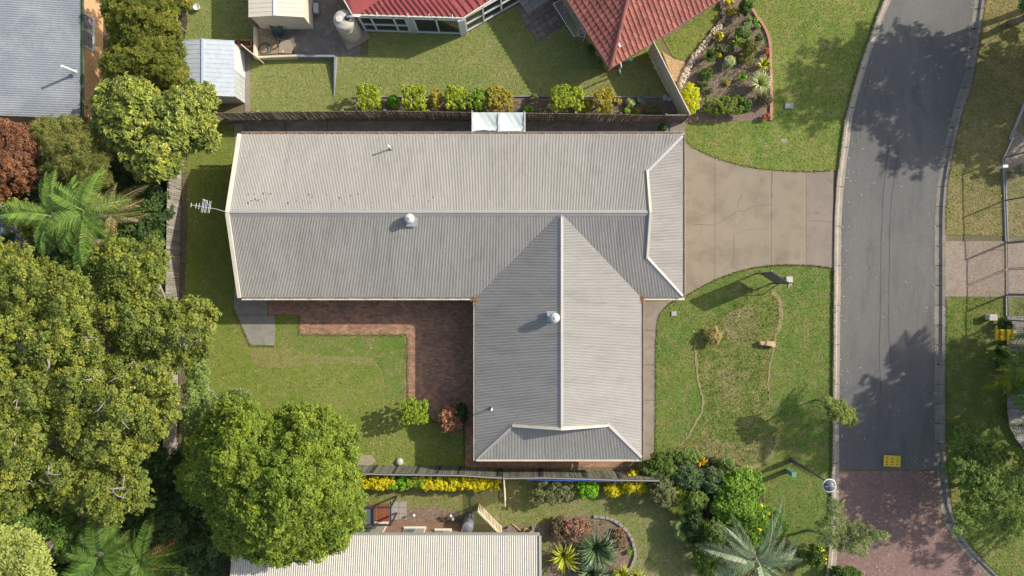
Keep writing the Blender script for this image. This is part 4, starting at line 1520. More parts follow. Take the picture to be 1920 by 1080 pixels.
# things round the sheds
root = thing('wheelbarrow', 'green wheelbarrow tipped up against the cream shed wall', 'wheelbarrow', W(520, 62))
tray = MB()
c = W(519, 54, .5)
ring = []
for (sx, sy, z) in ((-.36, .22, .72), (.36, .22, .72), (.42, -.30, .40), (.18, -.46, .26), (-.18, -.46, .26), (-.42, -.30, .40)):
    ring.append((c.x + sx, c.y + sy, z))
inn = [(c.x + (p[0] - c.x) * .62, c.y + .08 + (p[1] - c.y) * .62, p[2] - .16) for p in ring]
n = 6
tray.add(ring + inn, [(i, (i + 1) % n, n + (i + 1) % n, n + i) for i in range(n)] + [tuple(range(n, 2 * n))])
tray.build('tray', mat('barrow_green', (.10, .16, .14), (.07, .11, .10), s1=5, rough=.5), root)
for s in (-1, 1):
    MB().tube([(c.x + s * .10, c.y - .75, .14), (c.x + s * .26, c.y - .1, .46), (c.x + s * .30 - .30, c.y + .45, 1.0)], .02, 6).build('handle', M_blk, root)
    MB().tube([(c.x + s * .24, c.y - .2, .45), (c.x + s * .24, c.y - .45, .04)], .015, 6).build('leg', M_blk, root)
w_ = MB()
w_.tube([(c.x + .0 + .17 * math.cos(t) * .35 + .0, c.y - .80 + .17 * math.cos(t), .2 + .17 * math.sin(t)) for t in [k * math.pi / 7 for k in range(15)]], .035, 6, cap=False)
w_.build('wheel', M_blk, root)


def coil(name, label, px, py, r, z, m, turns=5, w=.018, cat='hose', wob=.03):
    c = W(px, py, z)
    root_ = thing(name, label, cat, (c.x, c.y, z))
    pts = []
    for k in range(turns * 18):
        a = k / 18 * 2 * math.pi
        rr = r * (1 - .35 * k / (turns * 18)) + random.uniform(-wob, wob) * .4
        pts.append((c.x + rr * math.cos(a) + math.sin(k * .07) * wob * 1.5, c.y + rr * math.sin(a), z + .02 + k * .0006))
    MB().tube(pts, w, 6).build('loops', m, root_, smooth=True)
    MB().tube([pts[-1], (pts[-1][0] + r * 1.2, pts[-1][1] + .1, z + .02)], w, 6).build('tail', m, root_)
    return root_


coil('garden_hose', 'grey-green garden hose coiled loosely on the tan gravel', 497, 92, .42, .045, mat('hose_green', (.13, .15, .12), rough=.5))
coil('garden_hose', 'yellow garden hose coiled beside a white post near the cream roof', 988, 1000, .33, .15, mat('hose_yellow', (.50, .40, .10), rough=.5), turns=7, w=.026, wob=.02)
root = thing('meter_box', 'grey plastic box lid fixed on the concrete beside the cream shed', 'box', W(592, 15))
c = W(592, 15, .3)
MB().box((c.x, c.y, .2), (.3, .6, .34)).build('box', mat('pale_grey', (.42, .44, .46), rough=.6), root, bevel=.02)
root = thing('stepping_slab', 'pale square slab with two white discs beside the hose coil', 'paving slab', W(533, 82))
MB().prism([tuple(W(x, y)[:2]) for x, y in ((524, 74), (545, 76), (551, 92), (546, 101), (523, 100))], .03, .07).build('slab', mat('slab_tan', (.34, .28, .21), (.28, .23, .17), s1=3, rough=.9), root)
for x, y in ((526, 80), (531, 97)):
    c = W(x, y)
    MB().lathe([(.05, .07), (.05, .08)], (c.x, c.y, 0), 10).build('disc', M_white, root)

# water tank: cylinder with a shallow domed lid and inlet
tk = base_xy(660, 62)
root = thing('water_tank', 'cream round water tank at the corner of the red metal roof', 'water tank', (tk[0], tk[1], 0))
M_tank = mat('tank_cream', (.50, .46, .39), (.45, .41, .35), (.36, .33, .28), s1=1, s2=4, f3=.2, rough=.6)
MB().lathe([(.62, .04), (.62, .7), (.64, .72), (.64, .78), (.62, .8), (.62, 1.5), (.64, 1.52), (.64, 1.58), (.62, 1.6), (.62, 2.1), (.55, 2.2), (.3, 2.32), (.12, 2.36)], (tk[0], tk[1], 0), 40).build('tank_body', M_tank, root, smooth=False)
MB().lathe([(.2, 2.3), (.2, 2.42), (.16, 2.44)], (tk[0] - .22, tk[1] - .05, 0), 18).build('hatch', mat('tank_lid', (.55, .52, .46), rough=.6), root)
MB().lathe([(.15, 2.3), (.15, 2.41)], (tk[0] + .28, tk[1] + .02, 0), 16).build('inlet', M_blk, root)
MB().box((tk[0] + .1, tk[1] - .05, .05), (1.6, 1.5, .10), .5).build('plinth', mat('slab_tan', (.34, .28, .21)), root)
rp = W(667, 33, 2.35)
dp = thing('downpipe', 'white pvc pipe feeding the round tank from the red roof gutter', 'pipe', (rp.x, rp.y, 2.3))
MB().tube([(rp.x + .3, rp.y + .05, 2.5), (rp.x, rp.y, 2.55), (tk[0] + .28, tk[1] + .02, 2.5), (tk[0] + .28, tk[1] + .02, 2.38)], .055, 10).build('pipe', M_white, dp, smooth=True)

# ---- red roofed house
M_redm = mat('red_metal', (.36, .085, .075), (.31, .07, .065), (.42, .14, .12), s1=.6, s2=2, f3=.25, rough=.38, spec=.5)
M_tile = mat('red_tile', (.345, .115, .085), (.27, .09, .07), (.24, .12, .09), s1=.8, s2=4, f3=.4, grain=.16, gs=20, rough=.8, tint=.18)
M_redb = mat('orange_brick', (.46, .27, .16), (.38, .21, .12), (.30, .17, .11), s1=2.5, s2=8, grain=.35, gs=11, rough=.9)
rh = thing('brick_house', 'neighbouring brick house with ribbed red metal and red tiled roofs', 'house', (0, 15, 0))
ze = 2.5
A, B, C, D = W(645, -2, ze), W(661, 26, ze), W(869, 32, ze), W(919, 0, ze)
dirCD = (D - C).normalized()
E_ = C + dirCD * 5.2
hh = Vector((0, 7.5, .75))
V = [A + Vector((0, 0, 0)), B, C, E_, E_ + hh * .9, A + hh + Vector((-1, 0, 0))]
MB().add([tuple(v) for v in V], [(0, 1, 2, 3, 4, 5)]).build('roof', M_redm, rh)
MB().add([(v.x, v.y, ze - .16 + (v.z - ze) * .8) for v in V], [(5, 4, 3, 2, 1, 0)]).build('soffit', M_cream, rh)
rd = Vector((-.52, .85, .085))
plan = [(v.x, v.y) for v in V]
x = 683.0
while x < 1010:
    if x < 869:
        p = B.lerp(C, (x - 661) / 208)
    else:
        p = C + dirCD * ((W(x, 32, ze).x - C.x) / dirCD.x) if x > 869 else C
    Lr = 6.0 if x > 740 else (x - 683) / 1.95 / 26 * .95 + .15
    q = p + rd * Lr
    MB().beam(p + Vector((0, 0, .03)), q + Vector((0, 0, .04)), .055, .05).build('rib', M_redm, rh)
    x += 11.5
for a, b in ((A, B), (B, C), (C, E_)):
    MB().beam(a + Vector((0, -.03, -.06)), b + Vector((0, -.03, -.06)), .10, .12).build('gutter', M_cream, rh)
for t in (.22, .5, .69, .9):
    p = B.lerp(C, t)
    MB().beam(p + Vector((0, .12, .05)), p + Vector((0, -.12, 0)), .04, .02).build('strap', M_white, rh)


def glazed_wall(p0, p1, z0, z1, splits, parent, mw, sill=.12, mid=None, inset=.0):
    """Wall of windows from p0 to p1: frame pieces, glass and a sill; splits are mullion positions 0..1."""
    p0, p1 = Vector((p0[0], p0[1], 0)), Vector((p1[0], p1[1], 0))
    d = (p1 - p0)
    dn = d.normalized()
    s = Vector((dn.y, -dn.x, 0))
    if s.dot(-p0) < 0:
        s = -s
    g = MB().beam((p0.x, p0.y, (z0 + z1) / 2), (p1.x, p1.y, (z0 + z1) / 2), .03, z1 - z0).build('window', M_glass, parent)
    for z in [z0 + sill / 2, z1 - .05] + ([mid] if mid else []):
        MB().beam((p0.x + s.x * .03, p0.y + s.y * .03, z), (p1.x + s.x * .03, p1.y + s.y * .03, z), .09, .10 if z != z0 + sill / 2 else sill).build('frame', mw, g)
    for t in splits:
        p = p0 + d * t
        MB().box((p.x + s.x * .03, p.y + s.y * .03, (z0 + z1) / 2), (.09, .10, z1 - z0), math.atan2(dn.y, dn.x)).build('frame', mw, g)
    return g


wb = [(663, 20), (687, 58), (870, 63.5), (919, 35), (973, 4)]
wb = [base_xy(*p) for p in wb]
M_fr = mat('pale_frame', (.62, .63, .62), rough=.5)
MB().beam((wb[0][0], wb[0][1], 1.2), (wb[1][0], wb[1][1], 1.2), .12, 2.4).build('wall', mat('pale_wall', (.42, .44, .45), rough=.7), rh)
glazed_wall(wb[1], (wb[1][0] + (wb[2][0] - wb[1][0]) * .46, wb[1][1] + (wb[2][1] - wb[1][1]) * .46), .15, 2.35, (.01, .26, .74, .99), rh, M_fr, mid=1.2)
q0 = (wb[1][0] + (wb[2][0] - wb[1][0]) * .53, wb[1][1] + (wb[2][1] - wb[1][1]) * .53)
q1 = (wb[1][0] + (wb[2][0] - wb[1][0]) * .46, wb[1][1] + (wb[2][1] - wb[1][1]) * .46)
MB().beam((q1[0], q1[1], 1.2), (q0[0], q0[1], 1.2), .14, 2.4).build('wall', mat('pale_wall', (.42, .44, .45)), rh)
glazed_wall(q0, (wb[2][0] - .15, wb[2][1]), .15, 2.35, (.01, .5, .99), rh, M_fr)
MB().box((wb[2][0] - .02, wb[2][1] - .02, 1.2), (.4, .2, 2.38), .3).build('wall', M_fr, rh)
glazed_wall((wb[2][0] + .15, wb[2][1] + .1), wb[4], .2, 2.35, (.01, .33, .66, .99), rh, M_fr, mid=1.3)

# tiled wing: every tile near the frame is a piece
E0 = W(1145, 126, 2.6)
u = Vector((.847, .531, 0))
v = Vector((-.531, .847, 0))
TPT = .40


def tile_mesh(flip):
    vs, fs = [], []
    n = 8
    w, l = .305, .375
    for i in range(n + 1):
        t = i / n
        z = .045 * max(0.0, math.sin((t - .08) / .5 * math.pi)) + .004 if .08 < t < .58 else .004
        x = (t - .5) * w
        vs += [(x, -l / 2, z + .045), (x, l / 2, z), (x, -l / 2, z + .010)]
    for i in range(n):
        a = i * 3
        fs += [(a, a + 3, a + 4, a + 1), (a + 2, a + 5, a + 3, a)]
    me = bpy.data.meshes.new('tile')
    me.from_pydata(vs, [], fs)
    me.materials.append(M_tile)
    return me


tms = []
for k in range(5):
    me = tile_mesh(False)
    me.attributes.new('tint', 'FLOAT', 'FACE').data.foreach_set('value', [k / 4] * len(me.polygons))
    tms.append(me)
far = MB()
o0 = origin_of(rh)
SINK = .02
cnt = 0
for side in (0, 1):
    ea, up_ = (u, v) if side == 0 else (v, u)
    nrm_up = Vector((up_.x, up_.y, TPT)).normalized()
    y_ax = nrm_up
    x_ax = ea if side == 0 else -ea
    # x axis across the courses, y up the slope
    z_ax = x_ax.cross(y_ax).normalized()
    R = Matrix((x_ax, y_ax, z_ax)).transposed()
    for row in range(30):
        r_ = .12 + row * .325
        if r_ > 6.6:
            break
        for colu in range(60):
            q = r_ + .0 + colu * .30 + .1
            if q < r_ - .02 or q > 13:
                continue
            P_ = E0 + ea * q + up_ * r_ + Vector((0, 0, TPT * r_ + .03))
            sc_ = 1280 / (H - P_.z)
            py_ = 540 - P_.y * sc_
            px_ = 960 + P_.x * sc_
            me = random.choice(tms)
            if py_ > -14 and px_ < 1400 and cnt < 330:
                ob = bpy.data.objects.new('tile', me)
                link(ob, rh)
                ob.matrix_local = Matrix.Translation(P_ - o0 + Vector((0, 0, random.uniform(0, .004)))) @ R.to_4x4()
                cnt += 1
            else:
                far.add([P_ + R @ Vector(vv.co) for vv in me.vertices], [tuple(f.vertices) for f in me.polygons])
far.build('distant_tiles', M_tile, rh, kind='stuff')
# under-sheet so no light leaks between tiles, opposite slopes, hip tiles
z6 = 6.7
top1 = E0 + (u + v) * z6 + Vector((0, 0, TPT * z6))
r1 = E0 + u * 13.2
r2 = r1 + v * z6 + Vector((0, 0, TPT * z6))
l1 = E0 + v * 13.2
l2 = l1 + u * z6 + Vector((0, 0, TPT * z6))
MB().add([tuple(p) for p in (E0, r1, r2, top1)], [(0, 1, 2, 3)]).add([tuple(p) for p in (E0, top1, l2, l1)], [(0, 1, 2, 3)]).build('sarking', mat('sarking', (.10, .05, .04), rough=.9), rh)
b1 = r1 + v * 13.2
b2 = l1 + u * 13.2 
MB().add([tuple(p) for p in (top1, r2, r2 + v * z6 - Vector((0, 0, TPT * z6)), l2 + u * z6 - Vector((0, 0, TPT * z6)), l2)], [(0, 1, 2, 3, 4)]).build('rear_roof', M_tile, rh)
hipd = (top1 - E0)
nh = 24
for k in range(nh):
    a, b = E0 + hipd * (k / nh) + Vector((0, 0, .07)), E0 + hipd * ((k + 1.12) / nh) + Vector((0, 0, .095))
    s = hipd.cross(Vector((0, 0, 1))).normalized()
    vs, fs = [], []
    for p in (a, b):
        for j in range(6):
            an_ = math.pi * j / 5
            vs.append(tuple(p + s * .13 * math.cos(an_) + Vector((0, 0, .085 * math.sin(an_) - .02))))
    for j in range(5):
        fs.append((j, j + 1, 7 + j, 6 + j))
    fs.append((5, 4, 3, 2, 1, 0))
    MB().add(vs, fs).build('hip_tile', M_tile, rh)
for p, q in ((E0, r1), (E0, l1)):
    o_ = Vector((0, 0, -.05)) - (u + v) * .0
    MB().beam(p + o_, q + o_, .11, .11).build('gutter', mat('gutter_pale', (.62, .58, .52), rough=.5), rh)
WC = E0 + (u + v) * .42
MB().beam((WC.x, WC.y, 1.25), ((WC + u * 12).x, (WC + u * 12).y, 1.25), .12, 2.45).build('wall', M_redb, rh)
MB().beam((WC.x, WC.y, 1.25), ((WC + v * 12).x, (WC + v * 12).y, 1.25), .12, 2.45).build('wall', M_redb, rh)
for t in (2.6, 5.2):
    p = WC + v * t - u * .04
    q = p + v * 1.3
    f = MB().beam((p.x, p.y, 1.4), (q.x, q.y, 1.4), .08, 1.1).build('window', M_white, rh)
    MB().beam((p.x - u.x * .05, p.y - u.y * .05, 1.4), (q.x - u.x * .05, q.y - u.y * .05, 1.4), .04, .95).build('pane', M_glass, f)
p = W(1164, 131, 1.2)
t_ = thing('downpipe', 'white downpipe with a bent foot at the tiled roof corner', 'pipe', (p.x, p.y, 0))
MB().tube([W(1163, 117, 2.5), W(1165, 125, 2.1), W(1161, 131, 1.0), W(1163, 136, .3), W(1165, 139, .1)], .045, 8).build('pipe', M_white, t_, smooth=True)
p = E0 + u * 1.0 + v * .75 + Vector((0, 0, TPT * .75))
t_ = thing('aerial_bracket', 'small white bracket fixed to the red tiles near the hip', 'bracket', tuple(p))
MB().box(p + Vector((0, 0, .12)), (.12, .3, .03), .5).build('plate', M_white, t_)
MB().tube([p + Vector((-.05, .1, .1)), p + Vector((.0, .45, .35))], .02, 6).build('arm', M_white, t_)

# pavers beside the sunroom: pale tiles, then mossy square stones
terr = thing('terrace', None, None, kind='structure')
M_ptile = mat('pale_terrace_tile', (.38, .35, .30), (.33, .31, .27), s1=1.5, grain=.1, gs=20, rough=.8, tint=.10)
o_ = W(988, 28, 0)
for i in range(6):
    for j in range(4):
        c = o_ + u * (.27 + i * .54) + v * (.27 + j * .54)
        MB().box((c.x, c.y, .075), (.51, .51, .05), math.atan2(u.y, u.x)).build('terrace_tile', M_ptile, terr)
M_stone = mat('mossy_stone', (.27, .205, .165), (.22, .165, .135), (.13, .12, .095), s1=1.4, s2=5, f3=.45, grain=.3, gs=14, rough=.95, tint=.22)
o_ = W(1005.5, 79, 0)
for i in range(8):
    for j in range(6):
        c = o_ + u * (.2 + i * .385) + v * (.2 + j * .385)
        if i > 5 and j < 1:
            continue
        z = .05 + random.uniform(-.008, .008)
        MB().box((c.x, c.y, z), (.36, .36, .06), math.atan2(u.y, u.x) + random.uniform(-.03, .03)).build('paving_stone', M_stone, terr)
M_line = mat('line_white', (.70, .71, .72), rough=.5)
q = [W(1037, 7, 1.5), W(1062, -6, 1.5), W(1098, 62, 1.5), W(1077, 69, 1.5)]
root = thing('clothesline', 'white folding clothesline frame fixed below the tiled eave', 'clothesline', (q[0].x, q[0].y, 0))
MB().tube([q[0], q[1], q[2], q[3], q[0]], .022, 6).build('frame', M_line, root)
for k in range(1, 7):
    MB().tube([q[0].lerp(q[1], k / 7), q[3].lerp(q[2], k / 7)], .007, 4).build('line', M_line, root)
for a in (q[1], q[2]):
    MB().tube([a, a + Vector((0, 0, -1.45))], .025, 6).build('post', M_line, root)
root = thing('hoop', 'white round hoop leaning by the end of the clothesline', 'hoop', W(1091, 61, .6))
c = W(1091, 61, .7)
MB().tube([(c.x + .27 * math.cos(t), c.y + .24 * math.sin(t), .7 + .1 * math.sin(t)) for t in [k * math.pi / 12 for k in range(25)]], .018, 6, cap=False).build('ring', M_line, root)
MB().tube([(c.x - .26, c.y - .12, .68), (c.x + .24, c.y + .12, .72)], .015, 6).build('bar', M_line, root)
MB().tube([(c.x, c.y - .2, .65), (c.x, c.y - .05, 0)], .015, 6).build('stand', M_line, root)
root = thing('garden_hose', 'teal hose reel hanging on the brick wall under the tiled eave', 'hose', W(1180, 116, .9))
c = W(1180, 115, .8)
MB().tube([(c.x + .22 * math.cos(t) * .8, c.y + .22 * math.cos(t) * .4 - .05, .85 + .25 * math.sin(t)) for t in [k * math.pi / 8 for k in range(34)]], .035, 6).build('loops', mat('teal_hose', (.02, .20, .19), rough=.5), root)

# ---- western neighbour: blue-grey corrugated roof, orange brick wall
wh = thing('brick_house', 'western house with blue-grey corrugated roof and orange brick wall', 'house', (-30, 14, 0))
M_blue = mat('roof_bluegrey', (.25, .275, .295), (.215, .235, .255), (.32, .335, .35), s1=.25, s2=.9, f3=.45, grain=.08, gs=6, rough=.45, spec=.5)
xe = W(150, 0, 2.6).x
ys, yn = W(0, 222, 2.6).y, 24.0
corrugated('roof', [(xe, ys), (xe, yn), (xe - 7, yn), (xe - 7, ys)], 1, lambda x, y: 2.6 + (xe - x) * .16, M_blue, wh, pitch=.135, amp=.02)
corrugated('roof', [(xe - 7, ys), (xe - 7, yn), (xe - 14, yn), (xe - 14, ys)], 1, lambda x, y: 2.6 + (14 - (xe - x)) * .16, M_blue, wh, pitch=.135, amp=.02)
gutter('gutter', (xe, yn, 2.55), (xe, ys, 2.55), mat('gutter_green', (.10, .17, .12), (.07, .12, .09), s1=3, rough=.5), wh, (1, 0, 0), w=.11)
M_obr = mat('sandy_brick', (.56, .36, .20), (.48, .29, .15), (.40, .24, .13), s1=1.2, s2=6, grain=.3, gs=9, rough=.9)
xw = -25.62
for x0, y0, x1, y1 in ((xw, ys + .3, xw, yn - .3), (xw, ys + .3, xw - 13, ys + .3), (xw - 13, ys + .3, xw - 13, yn - .3)):
    MB().beam((x0, y0, 1.28), (x1, y1, 1.28), .14, 2.56).build('wall', M_obr, wh)
y0, y1 = W(0, 90, 1.6).y, W(0, 27, 1.6).y
f = MB().beam((xw + .06, y0, 1.72), (xw + .06, y1, 1.72), .09, 1.25).build('window', M_white, wh)
for a_, b_ in ((y0 + .08, (y0 + y1) / 2 - .03), ((y0 + y1) / 2 + .03, y1 - .08)):
    MB().beam((xw + .10, a_, 1.72), (xw + .10, b_, 1.72), .05, 1.1).build('pane', mat('curtain_glass', (.30, .30, .33), (.12, .08, .10), s1=4, rough=.1), f)
for k in range(9):
    yy = y0 + .1 + k * .10
    MB().beam((xw + .13, yy, 1.2), (xw + .13, yy, 2.25), .012, .012).build('bar', M_galv, f)
MB().beam((xw + .13, y0, 1.08), (xw + .13, y1, 1.08), .14, .05).build('sill', M_white, f)
c = W(134, 132, 3.2)
t_ = thing('vent_pipe', 'thick white pipe standing on the blue-grey corrugated roof', 'vent pipe', (c.x, c.y, 3.1))
b_ = (c.x + .05, c.y, 2.95)
t2 = W(116, 124, 4.3)
MB().tube([b_, tuple(t2)], .075, 12).build('pipe', M_white, t_)
MB().lathe([(.15, 0), (.13, .04), (.08, .1)], b_, 14).build('collar', M_galv, t_)

# small structure under the trees at the west edge
t_ = thing('garden_shed', 'dark blue-grey ribbed roof glimpsed under the small yellow tree', 'shed', W(20, 445, 0))
p0, p1 = W(-60, 475, 2.2), W(52, 400, 2.2)
o = corrugated('roof', [(p0.x, p0.y), (p1.x, p0.y), (p1.x, p1.y), (p0.x, p1.y)], 0, lambda x, y: 2.2 + (y - p0.y) * .05, mat('dark_blue_roof', (.10, .125, .16), (.13, .15, .18), s1=1, rough=.45), t_, pitch=.2, amp=.02)
MB().beam((p1.x - .1, p0.y + .1, 1.05), (p1.x - .1, p1.y - .1, 1.05), .06, 2.1).build('wall', M_shedw, t_)
MB().beam((p0.x + .1, p0.y + .1, 1.05), (p1.x - .1, p0.y + .1, 1.05), .06, 2.1).build('wall', M_shedw, t_)

# ---- southern neighbour: cream corrugated roof, red brick wall, pergola
sh = thing('brick_house', 'southern house with cream corrugated roof and red-brown brick wall', 'house', (-8, -18, 0))
M_crm = mat('roof_cream', (.48, .455, .39), (.45, .43, .37), (.41, .39, .33), s1=.35, s2=2.5, f3=.2, rough=.5)
yse, ysr = -14.55, -20.5
zsh = lambda x, y: 2.5 + (yse - y) * .22
xl, xr = W(441, 0, 2.5).x, W(1012, 0, 2.5).x
corrugated('roof', [(xl, yse), (xr, yse), (xr, ysr), (xl, ysr)], 0, zsh, M_crm, sh, pitch=.128, amp=.02)
corrugated('roof', [(xl, ysr), (xr, ysr), (xr, ysr - 6), (xl, ysr - 6)], 0, lambda x, y: 2.5 + (y - ysr + 5.95) * .22, M_crm, sh, pitch=.128, amp=.02)
gutter('gutter', (xl, yse, 2.50), (xr, yse, 2.50), mat('gutter_grey', (.36, .35, .31), rough=.5), sh, (0, 1, 0), w=.10)
MB().beam((xr + .02, yse, 2.55), (xr + .02, ysr, 2.55 + (yse - ysr) * .22), .14, .06).build('barge_cap', mat('gutter_grey', (.36, .35, .31)), sh)
MB().beam((xl - .02, yse, 2.55), (xl - .02, ysr, 2.55 + (yse - ysr) * .22), .12, .06).build('barge_cap', mat('gutter_grey', (.36, .35, .31)), sh)
M_sbr = mat('redbrown_brick', (.36, .20, .13), (.29, .15, .10), (.42, .27, .18), s1=2.5, s2=8, grain=.4, gs=10, rough=.9, stretch=(1, 1, 2.5))
yw = yse - .06
for x0, y0, x1, y1 in ((xl + .5, yw, -3.15, yw), (-3.15, yw, -3.15, ysr - 5.5), (xl + .5, yw, xl + .5, ysr - 5.5)):
    MB().beam((x0, y0 - .06, 1.22), (x1, y1 - .06, 1.22), .12, 2.44).build('wall', M_sbr, sh)


def wall_window(px0, px1, z0, z1, cream=0.0):
    zz = (z0 + z1) / 2
    x0, x1 = W(px0, 0, zz).x, W(px1, 0, zz).x
    f = MB().beam((x0, yw + .03, zz), (x1, yw + .03, zz), .07, z1 - z0).build('window', M_fr, sh)
    xm = x0 + (x1 - x0) * (1 - cream)
    MB().beam((x0 + .06, yw + .055, zz), (xm - .03, yw + .055, zz), .05, z1 - z0 - .12).build('pane', mat('blue_glass', (.10, .16, .18), rough=.1, spec=.8), f)
    if cream:
        MB().beam((xm + .03, yw + .055, zz), (x1 - .04, yw + .055, zz), .05, z1 - z0 - .1).build('screen', mat('cream_screen', (.42, .38, .28), rough=.7), f)
    MB().beam((x0 - .04, yw + .09, z0 - .03), (x1 + .04, yw + .09, z0 - .03), .16, .06).build('sill', M_cream, f)


wall_window(668, 722, .5, 2.2, .42)
wall_window(756, 796, 1.35, 2.3, .42)
wall_window(815, 845, 1.7, 2.3, .42)
for x_ in (-.2, xr - .35):
    MB().box((x_, yse - .35, 1.25), (.10, .10, 2.5)).build('carport_post', M_galv, sh)
# pergola
pg = thing('pergola', 'dark steel pergola frame over brown decking by the cream roofed house', 'pergola', W(708, 968))
x0, x1, y0, y1 = W(675, 0, 2.3).x, W(732, 0, 2.3).x, W(0, 985, 2.3).y, W(0, 952, 2.3).y
for a, b in (((x0, y0), (x1, y0)), ((x1, y0), (x1, y1)), ((x1, y1), (x0, y1)), ((x0, y1), (x0, y0)), ((x0 + .8, y0), (x0 + .8, y1))):
    MB().beam((a[0], a[1], 2.25), (b[0], b[1], 2.25), .09, .12).build('beam', M_blk, pg)
for x, y in ((x0, y0), (x1, y0), (x1, y1), (x0, y1)):
    MB().box((x, y, 1.1), (.09, .09, 2.2)).build('post', M_blk, pg)
M_deck = mat('deck_red', (.28, .10, .05), (.22, .085, .045), s1=3, grain=.2, gs=14, rough=.7, tint=.25)
yd0, yd1 = W(0, 977, .15).y, W(0, 946, .15).y
k = 0
xx = W(684, 0, .1).x
while xx < W(729, 0, .1).x:
    MB().box((xx + .05, (yd0 + yd1) / 2, .11), (.10, yd1 - yd0, .06)).build('deck_board', M_deck, pg)
    xx += .115
rp_ = thing('roof_panel', None, None)
bpy.data.objects.remove(rp_)
MB().beam((x0 + .1, (y0 + y1) / 2, 2.2), (x0 + .75, (y0 + y1) / 2, 2.2), y1 - y0 - .1, .02).build('louvre', mat('louvre', (.10, .11, .12), rough=.5), pg)
st = thing('stepping_pavers', None, None, kind='structure')
bpy.data.objects.remove(st)
pv = thing('paved_landing', 'small landing of six pale grey pavers beside the pergola', 'paving', W(748, 955), kind=None)
for i in range(2):
    for j in range(3):
        c = W(741 + i * 14.5, 945 + j * 11.5)
        MB().box((c.x, c.y, .055), (.46, .36, .06), random.uniform(-.02, .02)).build('paver', mat('grey_paver', (.32, .30, .27), (.27, .25, .225), s1=2, grain=.15, gs=18, rough=.9, tint=.1), pv)
for k, (x, y, lab) in enumerate(((776, 966, 'white garden light on a thin stake east of the paved landing'), (845, 967, 'upper white garden light near the grey tank'), (849, 973, 'lower white garden light near the grey tank'))):
    c = W(x, y, .5)
    g_ = thing('garden_light', lab, 'garden light', (c.x, c.y, 0), group='white garden lights')
    MB().tube([(c.x, c.y, 0), (c.x, c.y, .5)], .015, 6).build('stake', M_galv, g_)
    MB().lathe([(.03, .45), (.085, .50), (.095, .56), (.05, .62)], (c.x, c.y, 0), 14).build('globe', M_white, g_, smooth=True)
tb_ = base_xy(881, 966)
root = thing('water_tank', 'grey steel drum standing against the red-brown brick wall', 'tank', (tb_[0], tb_[1], 0))
mb = MB()
mb.lathe([(.32, .05), (.32, .45), (.335, .47), (.32, .49), (.32, .95), (.335, .97), (.32, .99), (.32, 1.9), (.10, 1.96)], (tb_[0], tb_[1] - .1, 0), 26)
mb.build('drum', mat('steel_grey', (.26, .27, .29), (.2, .21, .23), s1=3, rough=.45, metal=.3), root, smooth=False)
MB().tube([(tb_[0] - .4, tb_[1] - .3, .1), (tb_[0] - .4, tb_[1] - .3, 1.4)], .03, 6).build('downpipe', M_galv, root)


def picket(label, p0, p1, h, slat=.085, gap=.05, lean=(0, 0)):
    a, b = W(*p0, h), W(*p1, h)
    a.z = b.z = 0
    d = (b - a).normalized()
    L = (b - a).length
    r_ = thing('picket_gate', label, 'gate', (a.x, a.y, 0))
    ang = math.atan2(d.y, d.x)
    t = 0
    while t < L:
        p = a + d * t
        MB().box((p.x, p.y, h / 2 + .04), (slat, .022, h - .06), ang).build('slat', M_picket, r_)
        t += slat + gap
    s = Vector((-d.y, d.x, 0)) * .035
    for z in (.3, h - .25):
        MB().beam((a.x + s.x, a.y + s.y, z), (b.x + s.x, b.y + s.y, z), .035, .07).build('rail', M_picket, r_)
    return r_


picket('cream slatted gate standing open beside the cream roof corner', (896, 961), (940, 1006), 1.75, slat=.065, gap=.06)
picket('cream slatted screen seen end-on between the yellow hedge and the lawn', (944, 896), (947, 952), 1.75, slat=.06, gap=.055)
root = thing('post', 'short thick white post next to the yellow hose', 'post', W(999, 1000))
c = W(1000, 1000, .9)
MB().box((c.x, c.y, .5), (.10, .10, 1.0)).build('shaft', M_white, root)
MB().box((c.x, c.y, 1.02), (.14, .14, .05)).build('cap', M_white, root)
root = thing('timber_edge', 'narrow rusty timber edging board south of the slatted gate', 'edging', W(965, 1003))
a, b = W(940, 1002, .1), W(1008, 1005, .1)
MB().beam((a.x, a.y, .12), (b.x, b.y, .12), .12, .16).build('board', mat('rust_timber', (.40, .20, .12), rough=.8), root)
root = thing('garden_tools', 'long wooden handled rake lying by the yellow hose', 'rake', W(970, 990))
MB().tube([W(961, 982, .1), W(980, 998, .12)], .02, 6).build('handle', mat('pale_wood', (.55, .42, .2), rough=.7), root)
MB().beam(W(978, 1003, .1), W(984, 995, .1), .04, .04).build('head', M_blk, root)

# ------------------------------------------------------------------ smaller things
# cloth shade between fence and eaves
M_cloth = mat('white_cloth', (.62, .68, .64), (.56, .63, .59), (.68, .70, .67), s1=1.5, s2=5, rough=.8)
root = thing('cloth_awning', 'pale greenish white cloth stretched between the timber fence and the eaves', 'awning', W(935, 229, 1.9))
for (xa, xb) in ((886, 934), (936, 983)):
    V, F = [], []
    nx, ny = 26, 22
    for i in range(nx + 1):
        for j in range(ny + 1):
            x = xa + (xb - xa) * i / nx
            y = 211 + (247 - 211) * j / ny
            zz = 2.0 - .14 * math.sin(math.pi * i / nx) * math.sin(math.pi * j / ny) + .035 * math.sin(j * .7 + i * .35) * (j / ny) ** 2 + .008 * math.sin(i * .9 - j * .5) * (1 - abs(j / ny - .5))
            yy = y - (4.0 * math.sin(i / nx * 3.1) * (1 if xa < 900 else .3) if j == ny else 0)
            V.append(W(x, yy, zz))
    for i in range(nx):
        for j in range(ny):
            q = i * (ny + 1) + j
            F.append((q, q + ny + 1, q + ny + 2, q + 1))
    o = MB().add(V, F).build('cloth', M_cloth, root, smooth=True)
    sd = o.modifiers.new('thickness', 'SOLIDIFY')
    sd.thickness = .006
